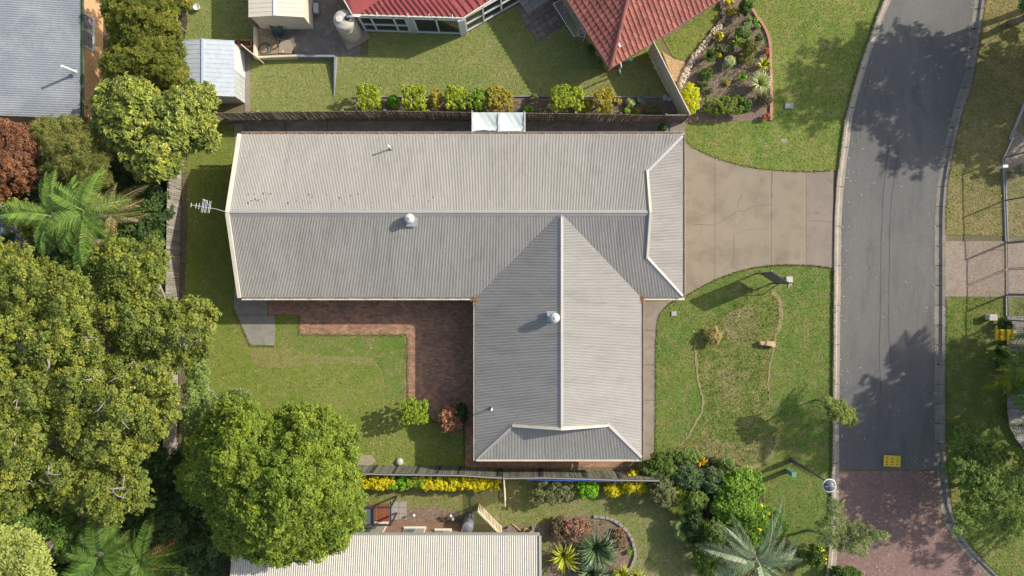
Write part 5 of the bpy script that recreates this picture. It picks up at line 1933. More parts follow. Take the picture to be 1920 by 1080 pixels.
for x in (885, 935, 984):
    MB().tube([W(x, 210.5, 2.05), W(x, 249, 2.05)], .025, 6).build('bar', M_white, root)
for x in (885, 984):
    a = W(x, 249, 2.05)
    b = W(x, 210.5, 2.05)
    MB().tube([(a.x, a.y, 0), tuple(a)], .025, 6).build('pole', M_white, root)
    MB().tube([(b.x, b.y, 0), tuple(b)], .025, 6).build('pole', M_white, root)

# sign board on the front lawn
root = thing('sign_board', 'large dark sign board on two posts throwing a long shadow on the front lawn', 'sign', W(1430, 522))
b0, b1 = Vector(base_xy(1417, 513) + (0,)), Vector(base_xy(1446, 531.5) + (0,))
M_sb = mat('board_slate', (.10, .105, .11), (.14, .145, .15), s1=2, rough=.6)
MB().beam(b0 + Vector((0, 0, 1.78)), b1 + Vector((0, 0, 1.78)), .03, 2.05).build('board', M_sb, root)
d = (b1 - b0).normalized()
s = Vector((-d.y, d.x, 0))
for p in (b0, b1):
    MB().box((p.x, p.y, 1.4), (.07, .07, 2.8), math.atan2(d.y, d.x)).build('post', M_blk, root)
for z in (.78, 2.79):
    MB().beam(b0 + Vector((0, 0, z)), b1 + Vector((0, 0, z)), .06, .05).build('rail', M_blk, root)
for p in (b1,):
    MB().beam(p + Vector((0, 0, 1.3)), p - d * .1 - s * .9 + Vector((0, 0, .05)), .04, .04).build('brace', M_blk, root)
root = thing('concrete_block', 'small white concrete block beside the dark sign board', 'block', W(1479, 525))
c = W(1480, 524, .1)
MB().box((c.x, c.y, .08), (.40, .36, .14), .05).build('block', mat('pale_block', (.55, .52, .46), (.46, .43, .38), s1=5, rough=.9), root, bevel=.015)
mb = MB()
for k in range(6):
    c2 = W(1480 + random.uniform(-3, 4), 534 + random.uniform(-3, 5))
    mb.box((c2.x, c2.y, .05), (.08, .06, .05), random.random() * 3)
mb.build('rubble', mat('pale_block', (.55, .52, .46)), root, kind='stuff')
root = thing('sandstone_rock', 'blocky tan sandstone rock on the front lawn beside the worn curve', 'rock', W(1440, 645))
for (x, y, sx, sy, sz) in ((1430, 644, .42, .24, .34), (1441, 644, .44, .30, .40), (1449, 645, .34, .32, .32)):
    c = W(x, y, .2)
    o = MB().box((c.x, c.y, sz / 2), (sx, sy, sz), random.uniform(-.3, .3)).build('stone', mat('sandstone', (.50, .36, .20), (.38, .26, .14), (.58, .45, .28), s1=5, s2=14, grain=.2, rough=.9, bump=.02, bs=14), root, bevel=.05)
    for v_ in o.data.vertices:
        v_.co.x += random.uniform(-.05, .05)
        v_.co.y += random.uniform(-.05, .05)
for x, y, w, h_, lab in ((1479, 199, .50, .32, 'pale grey rectangular pit lid in the northern verge'), (1263, 588, .28, .26, 'small grey square inspection lid beside the side path')):
    c = W(x, y)
    root = thing('pit_lid', lab, 'utility cover', (c.x, c.y, 0))
    MB().box((c.x, c.y, .05), (w + .06, h_ + .06, .06)).build('surround', M_pad, root)
    MB().box((c.x, c.y, .065), (w, h_, .05)).build('lid', mat('lid_grey', (.38, .40, .38), (.3, .32, .31), s1=6, rough=.8), root)
root = thing('service_pillar', 'short green service pillar on the verge near the lamp post', 'pillar', W(1484, 888))
c = W(1487, 889, .9)
MB().box((c.x, c.y, .5), (.26, .26, 1.0)).build('body', mat('pillar_green', (.13, .28, .18), rough=.6), root, bevel=.02)
MB().box((c.x, c.y, 1.02), (.30, .30, .06)).build('cap', mat('pillar_green', (.13, .28, .18)), root, bevel=.02)

# street lamp
lb = Vector(base_xy(1484, 862) + (0,))
lt = W(1556, 911, 5.6)
root = thing('street_lamp', 'tall dark street lamp with a round pale head reaching over the kerb', 'street lamp', tuple(lb))
M_pole = mat('pole_dark', (.10, .11, .10), (.14, .14, .13), s1=2, rough=.5)
MB().lathe([(.16, 0), (.16, .9), (.11, 1.15), (.085, 1.3)], lb, 16).build('base', M_pole, root)
tp_ = lb + Vector((0, 0, 5.35))
MB().tube([lb + Vector((0, 0, 1.2)), tp_], [.075, .05], 12).build('pole', M_pole, root, smooth=True)
MB().tube([tp_ - Vector((0, 0, .05)), tp_ + Vector((.05, -.02, .2)), lt + Vector((-.25, .1, .22)), lt + Vector((0, 0, .2))], .03, 8).build('arm', M_pole, root, smooth=True)
MB().lathe([(.30, -.18), (.35, -.05), (.31, -.02), (.26, .05), (.14, .13), (.05, .17)], lt, 28).build('shade', mat('lamp_dark_shade', (.12, .13, .15), rough=.35), root, smooth=True)
MB().tube([lt + Vector((.345 * math.cos(t), .345 * math.sin(t), -.06)) for t in [k * math.pi / 16 for k in range(33)]], .03, 6, cap=False).build('rim', M_white, root, smooth=True)
MB().beam(lt + Vector((-.3, .0, .14)), lt + Vector((.3, 0, .14)), .03, .03).build('bracket', M_white, root)

# road work signs on stands, facing west
M_ysign = mat('sign_yellow', (.80, .56, .01), (.75, .52, .01), s1=2, rough=.35, spec=.5)
M_ink = mat('sign_ink', (.02, .02, .018), rough=.5)


def text_mesh(s, size):
    cu = bpy.data.curves.new('lettering', 'FONT')
    cu.body = s
    cu.size = size
    cu.align_x = 'CENTER'
    cu.align_y = 'CENTER'
    cu.extrude = .002
    cu.offset = size * .03
    ob = bpy.data.objects.new('lettering_tmp', cu)
    COL.objects.link(ob)
    bpy.context.view_layer.update()
    me = bpy.data.meshes.new_from_object(ob.evaluated_get(bpy.context.evaluated_depsgraph_get()))
    bpy.data.objects.remove(ob)
    me.materials.clear()
    me.materials.append(M_ink)
    return me


def road_sign(label, px, py, z0, lines, tilt, w=.68, h=.95, rz=0.0, glyph=False):
    r_ = thing('road_sign', label, 'sign', (W(px, py, z0).x, W(px, py, z0).y, 0), group='yellow road work signs on stands')
    c = W(px, py, z0)
    up_ = Vector((math.sin(tilt), 0, math.cos(tilt)))
    right = Vector((0, -1, 0))
    R0 = Matrix.Rotation(rz, 3, 'Z')
    up_, right = R0 @ up_, R0 @ right
    nrm = right.cross(up_)
    if nrm.z < 0:
        nrm = -nrm
    R = Matrix((right, up_, nrm)).transposed()
    mid = c + up_ * h / 2
    MB().box(mid, (w, h, .02), M=R).build('panel', M_ysign, r_)
    for sx, sy, a, b in ((0, h / 2 - .02, w - .02, .012), (0, -h / 2 + .02, w - .02, .012), (w / 2 - .02, 0, .012, h - .04), (-w / 2 + .02, 0, .012, h - .04)):
        MB().box(mid + R @ Vector((sx * .97, sy * .97, .012)), (a, b, .003), M=R).build('border', mat('border_tan', (.45, .33, .05), rough=.5), r_)
    for i, ln in enumerate(lines):
        p = mid + R @ Vector((0, h * (.30 - .30 * i), .013))
        if not glyph:
            me = text_mesh(ln, .24 if len(ln) < 5 else .205)
            o = link(bpy.data.objects.new('lettering', me), r_)
            o.matrix_local = Matrix.Translation(p - origin_of(r_)) @ R.to_4x4()
        else:
            g = MB()
            for (gx, gy, gw, gh) in ln:
                g.box(p + R @ Vector((gx, gy, 0)), (gw, gh, .004), M=R)
            g.build('lettering', M_ink, r_, kind=None)
    for s_ in (-1, 1):
        for t_ in (-.35, .35):
            q_ = mid + R @ Vector((s_ * .25, h * t_, -.02))
            MB().tube([q_, Vector((q_.x, q_.y, .03))], .018, 6).build('leg', M_galv, r_)
    return r_


road_sign('yellow road work ahead sign lying by the shaded east lawn', 1866.5, 627.5, .95, ('ROAD', 'WORK', 'AHEAD'), math.radians(84), .68, 1.12, rz=-.06)
gl = []
g0 = []
for k in range(4):          # strokes as they can be made out on the smaller sign
    gx = -.20 + k * .13
    g0 += [(gx, .0, .018, .10), (gx + .03, .035, .05, .02)] + ([(gx + .03, -.03, .05, .02)] if k % 2 else [])
g1 = []
for k, gx in enumerate((-.15, .05, .20)):
    g1 += [(gx - .035, 0, .018, .12), (gx + .035, 0, .018, .12), (gx, .05, .07, .018), (gx, -.05, .07, .018), (gx, 0, .07, .018)] if k < 2 else [(gx, 0, .03, .10)]
g2 = []
for k in range(4):
    gx = -.22 + k * .13 + (.04 if k else 0)
    g2 += [(gx, 0, .02, .10), (gx + .03, .04, .05, .02), (gx + .03, 0, .05, .018), (gx + .03, -.04, .05, .02)]
road_sign('yellow sign with three rows of dark lettering at the start of the red pavers', 1656.5, 863.5, .10, (g0, g1, g2), math.radians(86), .70, 1.03, rz=-.05, glyph=True)

# white items at the north-west
root = thing('plant_pot', 'white plastic pot under the orange flowering shrub', 'pot', W(367, 12))
c = W(368, 13, .3)
MB().lathe([(.14, 0), (.19, .3), (.21, .32), (.19, .34), (.17, .30)], (c.x, c.y, 0), 20).build('pot', M_white, root, smooth=True)
root = thing('trellis', 'thin pale grey trellis frame beside the red-flowered shrub', 'trellis', W(331, 40))
a, b = W(331, 5, 1.2), W(332, 46, 1.2)
MB().tube([a, b], .03, 6).build('rail', M_galv, root)
MB().tube([(b.x, b.y, 0), tuple(b)], .03, 6).build('post', M_galv, root)
MB().tube([(a.x, a.y, 0), tuple(a)], .03, 6).build('post', M_galv, root)
root = thing('planter_frame', 'two empty terracotta red planter frames behind the grey shed', 'planter', W(455, 80))
for x0, x1 in ((430, 446), (447, 471)):
    q = [W(x0, 75, .3), W(x1, 75, .3), W(x1, 87, .3), W(x0, 87, .3)]
    for i in range(4):
        MB().beam(q[i] - Vector((0, 0, .1)), q[(i + 1) % 4] - Vector((0, 0, .1)), .07, .22).build('side', mat('terracotta', (.38, .15, .10), (.3, .12, .08), s1=3, rough=.8), root)
root = thing('plant_pot', 'empty green rimmed pot in the mulch strip beside the lawn edge', 'pot', W(1200, 186))
c = W(1201, 186, .3)
MB().lathe([(.14, 0), (.2, .34), (.22, .36), (.2, .36), (.17, .18), (.02, .16)], (c.x, c.y, 0), 22).build('pot', mat('pot_green', (.22, .30, .24), rough=.6), root, smooth=False)
for k, (x, y, r0_) in enumerate(((1247, 184, .20), (1256, 186, .16))):
    c = W(x, y, .1)
    root = thing('garden_rock', ('larger' if k == 0 else 'smaller') + ' pale grey rock at the foot of the cream steel fence', 'rock', (c.x, c.y, 0), group='pale rocks by the cream fence')
    bm = bmesh.new()
    bmesh.ops.create_icosphere(bm, subdivisions=2, radius=r0_)
    for v_ in bm.verts:
        v_.co *= random.uniform(.8, 1.15)
        v_.co.z = v_.co.z * .7 + .12
    me = bpy.data.meshes.new('rock')
    bm.to_mesh(me)
    bm.free()
    me.materials.append(mat('pale_rock', (.42, .44, .48), (.34, .35, .38), s1=6, rough=.8))
    link(bpy.data.objects.new('stone', me), root)
# kerb edging of the long garden strip
root = thing('garden_edging', 'thin grey timber edging along the mulch strip of shrubs', 'edging', W(960, 182))
for a, b in (((664, 183), (840, 181)), ((840, 181), (985, 181.5)), ((985, 181.5), (1140, 182)), ((1140, 182), (1240, 184))):
    a, b = W(*a), W(*b)
    MB().beam((a.x, a.y, .07), (b.x - .02, b.y, .07), .07, .14).build('sleeper', mat('edge_grey', (.26, .25, .26), (.2, .19, .2), s1=3, rough=.8), root)
# pink concrete edging of the street side bed
root = thing('garden_edging', 'curved pink concrete edging along the street side of the shrub bed', 'edging', W(1440, 120))
pe = smooth_poly([(1406, 10), (1415, 27), (1428, 45), (1438, 65), (1443, 90), (1444, 130), (1445, 170), (1444.5, 226)], False, 4)
for i in range(len(pe) - 1):
    a, b = W(*pe[i]), W(*pe[i + 1])
    n_ = (b - a).length
    MB().beam((a.x, a.y, .06), (b.x, b.y, .06), .17, .13).build('edging_block', mat('pink_concrete', (.50, .24, .20), (.44, .20, .17), s1=3, grain=.1, rough=.85), root, bevel=.02)
# rock wall of that bed
root = thing('rock_border', 'curving border of tan and white rocks below the crescent lawn', 'rock border', W(1320, 90))
pr = smooth_poly([(1351, -6), (1356, 12), (1357, 30), (1348, 48), (1338, 60), (1328, 74), (1314, 90), (1302, 104), (1296, 118), (1288, 132), (1280, 150), (1274, 162)], False, 5)
rks = []
for k in range(3):
    bm = bmesh.new()
    bmesh.ops.create_icosphere(bm, subdivisions=1, radius=.15)
    for v_ in bm.verts:
        v_.co *= random.uniform(.75, 1.2)
        v_.co.z *= .7
    me = bpy.data.meshes.new('stone')
    bm.to_mesh(me)
    bm.free()
    me.materials.append(mat('border_rock', (.52, .42, .30), (.36, .27, .17), (.66, .61, .54), s1=1.6, s2=3, f3=.6, grain=.2, rough=.9))
    rks.append(me)
for x, y in pr:
    for o_ in (-2.2, 2.2, 0):
        p = W(x + o_ + random.uniform(-2, 2), y + o_ * .8 + random.uniform(-2, 2), .1)
        ob = link(bpy.data.objects.new('stone', random.choice(rks)), root)
        ob.location = (p.x - root.location.x, p.y - root.location.y, random.uniform(.05, .13))
        ob.rotation_euler = (random.random() * 3, random.random() * 3, random.random() * 6)
        s_ = random.uniform(.6, 1.15)
        ob.scale = (s_, s_, s_)
# stone edging of the southern bed
root = thing('rock_border', 'grey stone edging round the pink-flowered southern bed', 'rock border', W(1150, 980))
pr = smooth_poly([(1112, 968), (1135, 970), (1150, 975), (1168, 988), (1182, 1006), (1188, 1025), (1190, 1042), (1183, 1060), (1176, 1078), (1170, 1090)], False, 2)
for i in range(len(pr) - 1):
    a, b = W(*pr[i]), W(*pr[i + 1])
    d_ = (b - a)
    MB().beam((a.x, a.y, .08), tuple(a + d_ * .93 + Vector((0, 0, .08))), .17, .15).build('stone', mat('grey_edging', (.27, .25, .22), (.20, .19, .165), (.36, .33, .29), s1=3, s2=8, grain=.2, rough=.9), root, bevel=.03)

# mesh fence and gate across the eastern frontage
M_mesh = mat('fence_steel', (.17, .18, .19), rough=.5, metal=.2)
root = thing('mesh_fence', 'tall wire mesh fence with steel posts along the eastern frontage', 'fence', W(1884, 376))
fb = [(1882, 296), (1884, 376), (1887, 455)]
fb2 = [(1888, 553), (1889, 600)]
hf = 1.75


def mesh_panel(p0, p1, z0, z1, parent, step=.10):
    a, b = Vector((*base_xy(*p0), 0)), Vector((*base_xy(*p1), 0))
    d_ = b - a
    L = d_.length
    d_.normalize()
    mb = MB()
    k = int(L / step)
    for i in range(1, k):
        p = a + d_ * (L * i / k)
        mb.beam((p.x, p.y, z0), (p.x, p.y, z1), .005, .005)
    k2 = int((z1 - z0) / step)
    for i in range(1, k2):
        z = z0 + (z1 - z0) * i / k2
        mb.beam((a.x, a.y, z), (b.x, b.y, z), .005, .005)
    mb.build('mesh_wires', M_mesh, parent, kind='stuff')
    for z in (z0, z1):
        MB().tube([(a.x, a.y, z), (b.x, b.y, z)], .032, 6).build('rail', M_mesh, parent)


for seq in (fb, fb2):
    for p in seq:
        a = base_xy(*p)
        MB().tube([(a[0], a[1], 0), (a[0], a[1], hf + .05)], .05, 8).build('post', M_mesh, root)
    for a, b in zip(seq[:-1], seq[1:]):
        mesh_panel((a[0], a[1]), (b[0], b[1]), .12, hf, root)
MB().tube([W(1882, 296, hf), W(1900, 258, hf)], .026, 6).build('rail', M_mesh, root)
mesh_panel((1882, 296), (1898, 250), .1, hf, root)
mesh_panel((1898, 250), (1935, 190), .1, hf, root)
for x, y in ((1884, 376), (1887, 455)):
    a = base_xy(x, y)
    MB().tube([(a[0], a[1], hf * .5), (a[0] + 1.2, a[1] + .12, hf * .5)], .02, 6).build('brace', M_mesh, root)
gt = thing('mesh_gate', 'double wire mesh gate closed across the aggregate driveway', 'gate', W(1887, 504))
for a, b in (((1887, 457), (1887.5, 503)), ((1887.5, 506), (1888, 551))):
    mesh_panel(a, b, .12, hf - .05, gt)
    for p in (a, b):
        q_ = base_xy(*p)
        MB().tube([(q_[0], q_[1], .1), (q_[0], q_[1], hf - .05)], .026, 6).build('stile', M_mesh, gt)
root = thing('concrete_edge', 'narrow pale concrete edging under the wire mesh fence', 'edging', W(1884, 376))
for a, b in (((1881, 296), (1883.5, 376)), ((1883.5, 376), (1886, 452)), ((1887, 556), (1887, 592)), ((1920, 195), (1893, 262))):
    p, q = W(*a), W(*b)
    MB().beam((p.x, p.y, .06), (q.x, q.y, .06), .17, .10).build('edging', mat('edge_white', (.42, .40, .38), (.34, .33, .31), s1=3, rough=.9), root)
root = thing('letterbox', 'white letterbox on the concrete edging by the mesh fence', 'letterbox', W(1880, 312))
c = W(1882, 312.5, .8)
MB().box((c.x, c.y, .45), (.10, .10, .7)).build('post', M_white, root)
MB().box((c.x, c.y, .86), (.34, .18, .20), .05).build('box', M_white, root, bevel=.02)
MB().box((c.x - .18, c.y, .90), (.01, .13, .025)).build('slot', M_blk, root)
root = thing('pillar', 'low rendered block pillar at the corner of the shaded east lawn', 'pillar', W(1858, 594))
c = W(1861, 595, .4)
MB().box((c.x, c.y, .22), (.42, .30, .44)).build('body', mat('pale_block', (.55, .52, .46)), root, bevel=.02)
MB().box((c.x, c.y, .47), (.50, .38, .06)).build('cap', mat('pale_block', (.55, .52, .46)), root, bevel=.01)
# timber screen under the palms at the east edge
root = thing('timber_walkway', 'curved grey board walkway under the palms at the east edge', 'boardwalk', W(1905, 720))
M_bd = mat('board_blue_grey', (.25, .23, .22), (.20, .185, .18), (.30, .33, .38), s1=2, s2=5, f3=.35, grain=.2, gs=14, rough=.9, tint=.3)
cl = ycurve([(1889, 592), (1888, 660), (1889, 720), (1889, 770), (1893, 800), (1903, 820), (1922, 845), (1950, 880)])
y = 594
while y < 878:
    xl_ = cl(y)
    a = W(xl_, y, .3)
    b = W(max(1960, xl_ + 40), y + 2 + random.uniform(-.4, .4), .3)
    MB().beam((a.x, a.y, .28), (b.x, b.y, .28), .115, .04).build('board', M_bd, root)
    y += 4.1
for yy in (600, 700, 790):
    a = W(cl(yy) + 3, yy)
    MB().box((a.x, a.y, .14), (.1, .1, .28)).build('stump', M_bd, root)

# ------------------------------------------------------------------ vegetation
L_pale = leaf_mat('leaf_yellowgreen', (.065, .10, .02), (.165, .20, .045), (.35, .335, .055), .3)
L_big = leaf_mat('leaf_rich_green', (.070, .115, .016), (.155, .215, .026), (.29, .33, .045), .33)
L_mag = leaf_mat('leaf_magnolia', (.10, .13, .035), (.21, .25, .06), (.41, .40, .08), .2, .4)
L_bott = leaf_mat('leaf_bottlebrush', (.08, .11, .022), (.19, .21, .045), (.36, .34, .07))
L_red = leaf_mat('leaf_redbrown', (.10, .045, .03), (.21, .095, .06), (.33, .17, .10))
L_feather = leaf_mat('leaf_feathery', (.09, .11, .035), (.17, .18, .05), (.30, .27, .08))
L_dark = leaf_mat('leaf_dark', (.025, .05, .02), (.05, .09, .028), (.10, .15, .04))
L_palm = leaf_mat('leaf_palm', (.07, .13, .03), (.13, .21, .045), (.24, .31, .07), .25, .35)
L_palmd = leaf_mat('leaf_palm_deep', (.04, .085, .018), (.08, .145, .028), (.17, .23, .05), .25, .35)
L_drypalm = leaf_mat('leaf_palm_dry', (.18, .13, .07), (.33, .26, .14), (.45, .38, .24), .15)
L_silver = leaf_mat('leaf_silver', (.13, .17, .12), (.22, .28, .19), (.36, .40, .30), .2, .4)
L_hedge = leaf_mat('leaf_hedge', (.14, .20, .02), (.30, .36, .035), (.50, .50, .05))
L_hedgeo = leaf_mat('leaf_hedge_orange', (.18, .18, .03), (.36, .32, .05), (.52, .34, .07))
L_yel = leaf_mat('leaf_golden', (.30, .28, .01), (.54, .47, .015), (.68, .60, .03))
L_lime = leaf_mat('leaf_lime', (.08, .20, .01), (.17, .36, .02), (.30, .50, .04))
L_grey = leaf_mat('leaf_greygreen', (.08, .09, .04), (.16, .175, .085), (.27, .28, .16))
L_pink = leaf_mat('leaf_pinkish', (.10, .08, .035), (.36, .15, .11), (.52, .44, .28))
L_green = leaf_mat('leaf_green', (.045, .09, .02), (.09, .155, .03), (.17, .24, .05))
L_shade = leaf_mat('leaf_softgreen', (.10, .15, .05), (.18, .25, .08), (.28, .35, .12))
L_var = leaf_mat('leaf_variegated', (.22, .28, .14), (.40, .44, .26), (.66, .66, .45))
L_agave = leaf_mat('leaf_strap_dark', (.035, .07, .035), (.075, .12, .06), (.17, .22, .13), .15, .35)
L_cyc = leaf_mat('leaf_strap_yellow', (.16, .20, .02), (.34, .36, .04), (.54, .50, .08), .2, .4)
L_fresh2 = leaf_mat('leaf_medium', (.07, .12, .025), (.14, .21, .045), (.25, .32, .08))
F_red = leaf_mat('petal_red', (.45, .05, .02), (.62, .12, .05), (.70, .25, .10), .2)
F_org = leaf_mat('petal_orange', (.70, .18, .01), (.80, .30, .02), (.80, .45, .05), .2)
F_yel = leaf_mat('petal_yellow', (.75, .45, .01), (.85, .60, .02), (.85, .70, .1), .2)
F_pnk = leaf_mat('petal_pink', (.45, .08, .12), (.60, .14, .20), (.75, .35, .35), .2)
B_grey = mat('bark_grey', (.34, .31, .27), (.24, .21, .18), (.42, .39, .35), s1=3, s2=9, rough=.9)

# the wood on the west side: individual spreading trees
W1 = 'spreading yellow-green trees of the western wood'
tree('small yellowing tree with bare grey limbs over the blue shed roof', [(-60, 375), (40, 378), (85, 400), (108, 440), (92, 470), (50, 452), (10, 410), (-20, 420), (-40, 500), (-90, 500), (-90, 380)], 5.6, .7, .36, 130, .17, .6, L_pale, group=W1, bark=B_grey, twigs=11, nl=9, base=(-27.2, 2.2), dens=1.15)
tree('broad yellow-green tree at the west frame edge below the small yellowing one', [(-80, 470), (20, 455), (90, 480), (150, 500), (185, 540), (190, 600), (205, 650), (150, 690), (70, 700), (-80, 690)], 7.2, 1.2, .42, 185, .13, .6, L_pale, group=W1, bark=B_grey, twigs=11, dens=1.1, jitter=.7)
tree('rounded tree of the wood reaching over the sunlit paling fence', [(170, 470), (215, 440), (262, 452), (300, 440), (318, 480), (312, 520), (300, 560), (330, 560), (370, 556), (408, 575), (412, 600), (402, 640), (390, 668), (350, 690), (300, 700), (240, 690), (205, 650), (190, 600), (175, 540)], 6.8, 1.2, .40, 185, .13, .6, L_pale, group=W1, bark=B_grey, twigs=11, dens=1.1, jitter=.7)
tree('large yellow-green tree in the middle of the western wood', [(100, 690), (190, 660), (250, 685), (310, 690), (338, 730), (332, 790), (300, 840), (262, 880), (200, 880), (140, 850), (105, 800), (90, 740)], 7.6, 1.2, .42, 185, .13, .6, L_pale, group=W1, bark=B_grey, twigs=11, dens=1.1, jitter=.75)
tree('yellow-green tree at the west frame edge halfway down', [(-80, 680), (60, 690), (105, 720), (110, 790), (90, 850), (60, 890), (70, 930), (40, 960), (-20, 985), (-80, 980)], 7.2, 1.2, .42, 185, .13, .6, L_pale, group=W1, bark=B_grey, twigs=11, dens=1.1, jitter=.75)
tree('southernmost dome of the western wood above the fan palms', [(70, 850), (130, 845), (200, 870), (262, 880), (288, 910), (282, 950), (240, 962), (215, 985), (185, 990), (160, 965), (100, 950), (62, 925)], 7.0, 1.3, .40, 185, .13, .6, L_pale, group=W1, bark=B_grey, twigs=11, dens=1.15, jitter=.6)
tree('soft pale green tree in the bottom corner beyond the palms', [(-80, 1000), (10, 990), (60, 1000), (95, 1020), (92, 1060), (80, 1130), (-80, 1130)], 9.5, 1.2, .6, 380, .15, .6, leaf_mat('leaf_pale_soft', (.15, .19, .05), (.25, .29, .09), (.36, .38, .12)), group=W1, dens=1.1)
tree('darker shaded tree between the yellow-green wood and the fan palms', [(0, 950), (70, 930), (130, 970), (150, 1010), (130, 1050), (95, 1040), (60, 1000), (0, 995)], 4.5, .8, .5, 260, .15, .6, L_green, group=W1)
tree('sparse light green sapling leaning over the west lawn border', [(345, 690), (378, 660), (395, 690), (392, 730), (450, 730), (468, 745), (450, 772), (410, 790), (380, 810), (352, 860), (340, 830), (342, 760)], 3.6, .5, .36, 150, .12, .6, L_shade, nl=10, r0=.07, dens=.75, bark=B_grey, zf=.3, name='sapling', cat='sapling')
tree('dense rounded rich green tree over the south-west corner of the lawn', [(395, 765), (432, 742), (480, 757), (508, 775), (540, 758), (590, 760), (640, 785), (668, 812), (672, 850), (670, 880), (684, 925), (684, 975), (660, 1010), (640, 1025), (600, 1045), (560, 1058), (500, 1060), (455, 1045), (425, 1040), (400, 1000), (388, 950), (350, 930), (330, 900), (345, 860), (345, 830), (375, 800)],
     8.6, 3.4, .40, 300, .14, .6, L_big, nl=16, r0=.26, D=3.4, dens=1.35, jitter=.5)
tree('big leaved glossy magnolia by the fence corner', [(170, 190), (195, 158), (235, 145), (285, 158), (300, 175), (330, 158), (372, 152), (404, 170), (412, 195), (402, 215), (414, 250), (402, 290), (372, 285), (345, 305), (330, 335), (290, 342), (250, 325), (220, 290), (180, 235)], 5.4, 1.2, .36, 90, .27, .38, L_mag, nl=14, dens=1.25, flat=.6, up=.9, rndn=.9)
tree('red-flowered bottlebrush shrub beside the grey shed', [(195, -30), (330, -30), (338, 20), (342, 70), (350, 110), (352, 150), (318, 168), (280, 150), (225, 150), (192, 142), (190, 110), (205, 80), (195, 40)], 4.6, 1.2, .30, 220, .15, .22, L_bott, nl=14, r0=.1, zf=.25, dens=1.2, rndn=1.2, name='bottlebrush', cat='shrub')
bb = [o for o in S.objects if o.name.startswith('bottlebrush')][0]
cr_ = [c_ for c_ in bb.children if c_.name.startswith('crown')][0]
n_ = len(cr_.data.vertices)
co = np.empty(n_ * 3, dtype=np.float32)
cr_.data.vertices.foreach_get('co', co)
co = co.reshape(-1, 3) + np.array(origin_of(bb), dtype=np.float32)
hi = co[co[:, 2] > 3.1]
k = RG.choice(len(hi), 330, replace=True)
Vq, Fq = leaf_quads(hi[k] + np.array([0, 0, .05]), unit(RG.normal(size=(330, 3)) * .6 + np.array([0, 0, 1])), .12, .5)
np_mesh('flowers', Vq, Fq, leaf_mat('petal_rust', (.24, .07, .03), (.36, .12, .05), (.42, .20, .09), .2), bb, RG.random(330), kind='stuff')
tree('red-brown leaved shrub at the west frame edge', [(-60, 235), (30, 228), (60, 245), (78, 290), (70, 330), (52, 362), (10, 372), (-60, 370)], 4.6, 1.0, .30, 220, .12, .5, L_red, dens=1.25, name='shrub', cat='shrub', nl=10, r0=.09, zf=.3)
tree('feathery olive green tree between the red-brown shrub and the magnolia', [(62, 232), (105, 215), (150, 222), (200, 222), (212, 260), (205, 310), (212, 345), (170, 355), (120, 335), (85, 330), (70, 290)], 5.0, 1.2, .34, 320, .14, .16, L_feather, dens=1.1, nl=22, r0=.09, zf=.3, rndn=1.3, bark=mat('bark_yellow', (.42, .34, .15), (.34, .27, .12), s1=4, rough=.8))
for lab, poly, h_ in (('dark undergrowth thicket between the magnolia and the fence boards', [(210, 300), (300, 330), (318, 360), (312, 430), (285, 440), (262, 400), (220, 370)], 2.4), ('dark undergrowth thicket under the palm group', [(0, 360), (60, 350), (200, 350), (290, 400), (300, 470), (180, 500), (60, 480), (0, 440)], 2.2),
                      ('dark thicket of low growth beside the dense green tree', [(250, 860), (330, 840), (400, 880), (430, 1000), (400, 1090), (280, 1090), (240, 1010)], 2.6), ('dark thicket of low growth in the bottom corner', [(0, 960), (110, 940), (250, 990), (300, 1090), (0, 1100)], 2.2)):
    tree(lab, poly, h_, .5, .5, 240, .16, .5, L_dark, name='thicket', cat='undergrowth', nl=6, r0=.05, dens=.9)
PG = 'feather palms of the western garden'
palm('glossy feather palm nearest the red-brown shrub', 98, 402, 6.2, 2.6, 11, L_palm, group=PG, w=.75, nl=40, droop=.5, lw=.045)
palm('taller feather palm with fronds towards the fence boards', 158, 398, 6.8, 2.8, 11, L_palm, group=PG, w=.8, nl=42, dead=2, deadm=L_drypalm, lw=.045)
palm('lower feather palm in front of the other two', 150, 448, 5.4, 2.7, 10, L_palmd, group=PG, w=.75, nl=40, lw=.045)
palm('feather palm with dry straw coloured fronds beside the fence boards', 205, 405, 5.0, 2.2, 7, L_drypalm, group=PG, w=.6, nl=36, angs=[-.4, .3, .75, 1.4, 2.4, 3.6, 4.8], lw=.04)
palm('bright green feather palm at the bottom edge left of the brown frond', 185, 1042, 5.0, 2.6, 11, L_palmd, group=PG, w=.85, nl=44, lw=.05)
palm('shaded feather palm at the bottom edge beside the cream roof', 262, 1052, 4.2, 2.4, 10, L_green, group=PG, w=.75, nl=40, dead=2, deadm=leaf_mat('frond_rust', (.20, .08, .03), (.38, .17, .07), (.5, .28, .14)), lw=.045)
palm('bright feather palm at the bottom edge above the pale tree', 215, 1085, 4.4, 2.2, 10, L_palmd, group=PG, w=.8, nl=42, lw=.05)


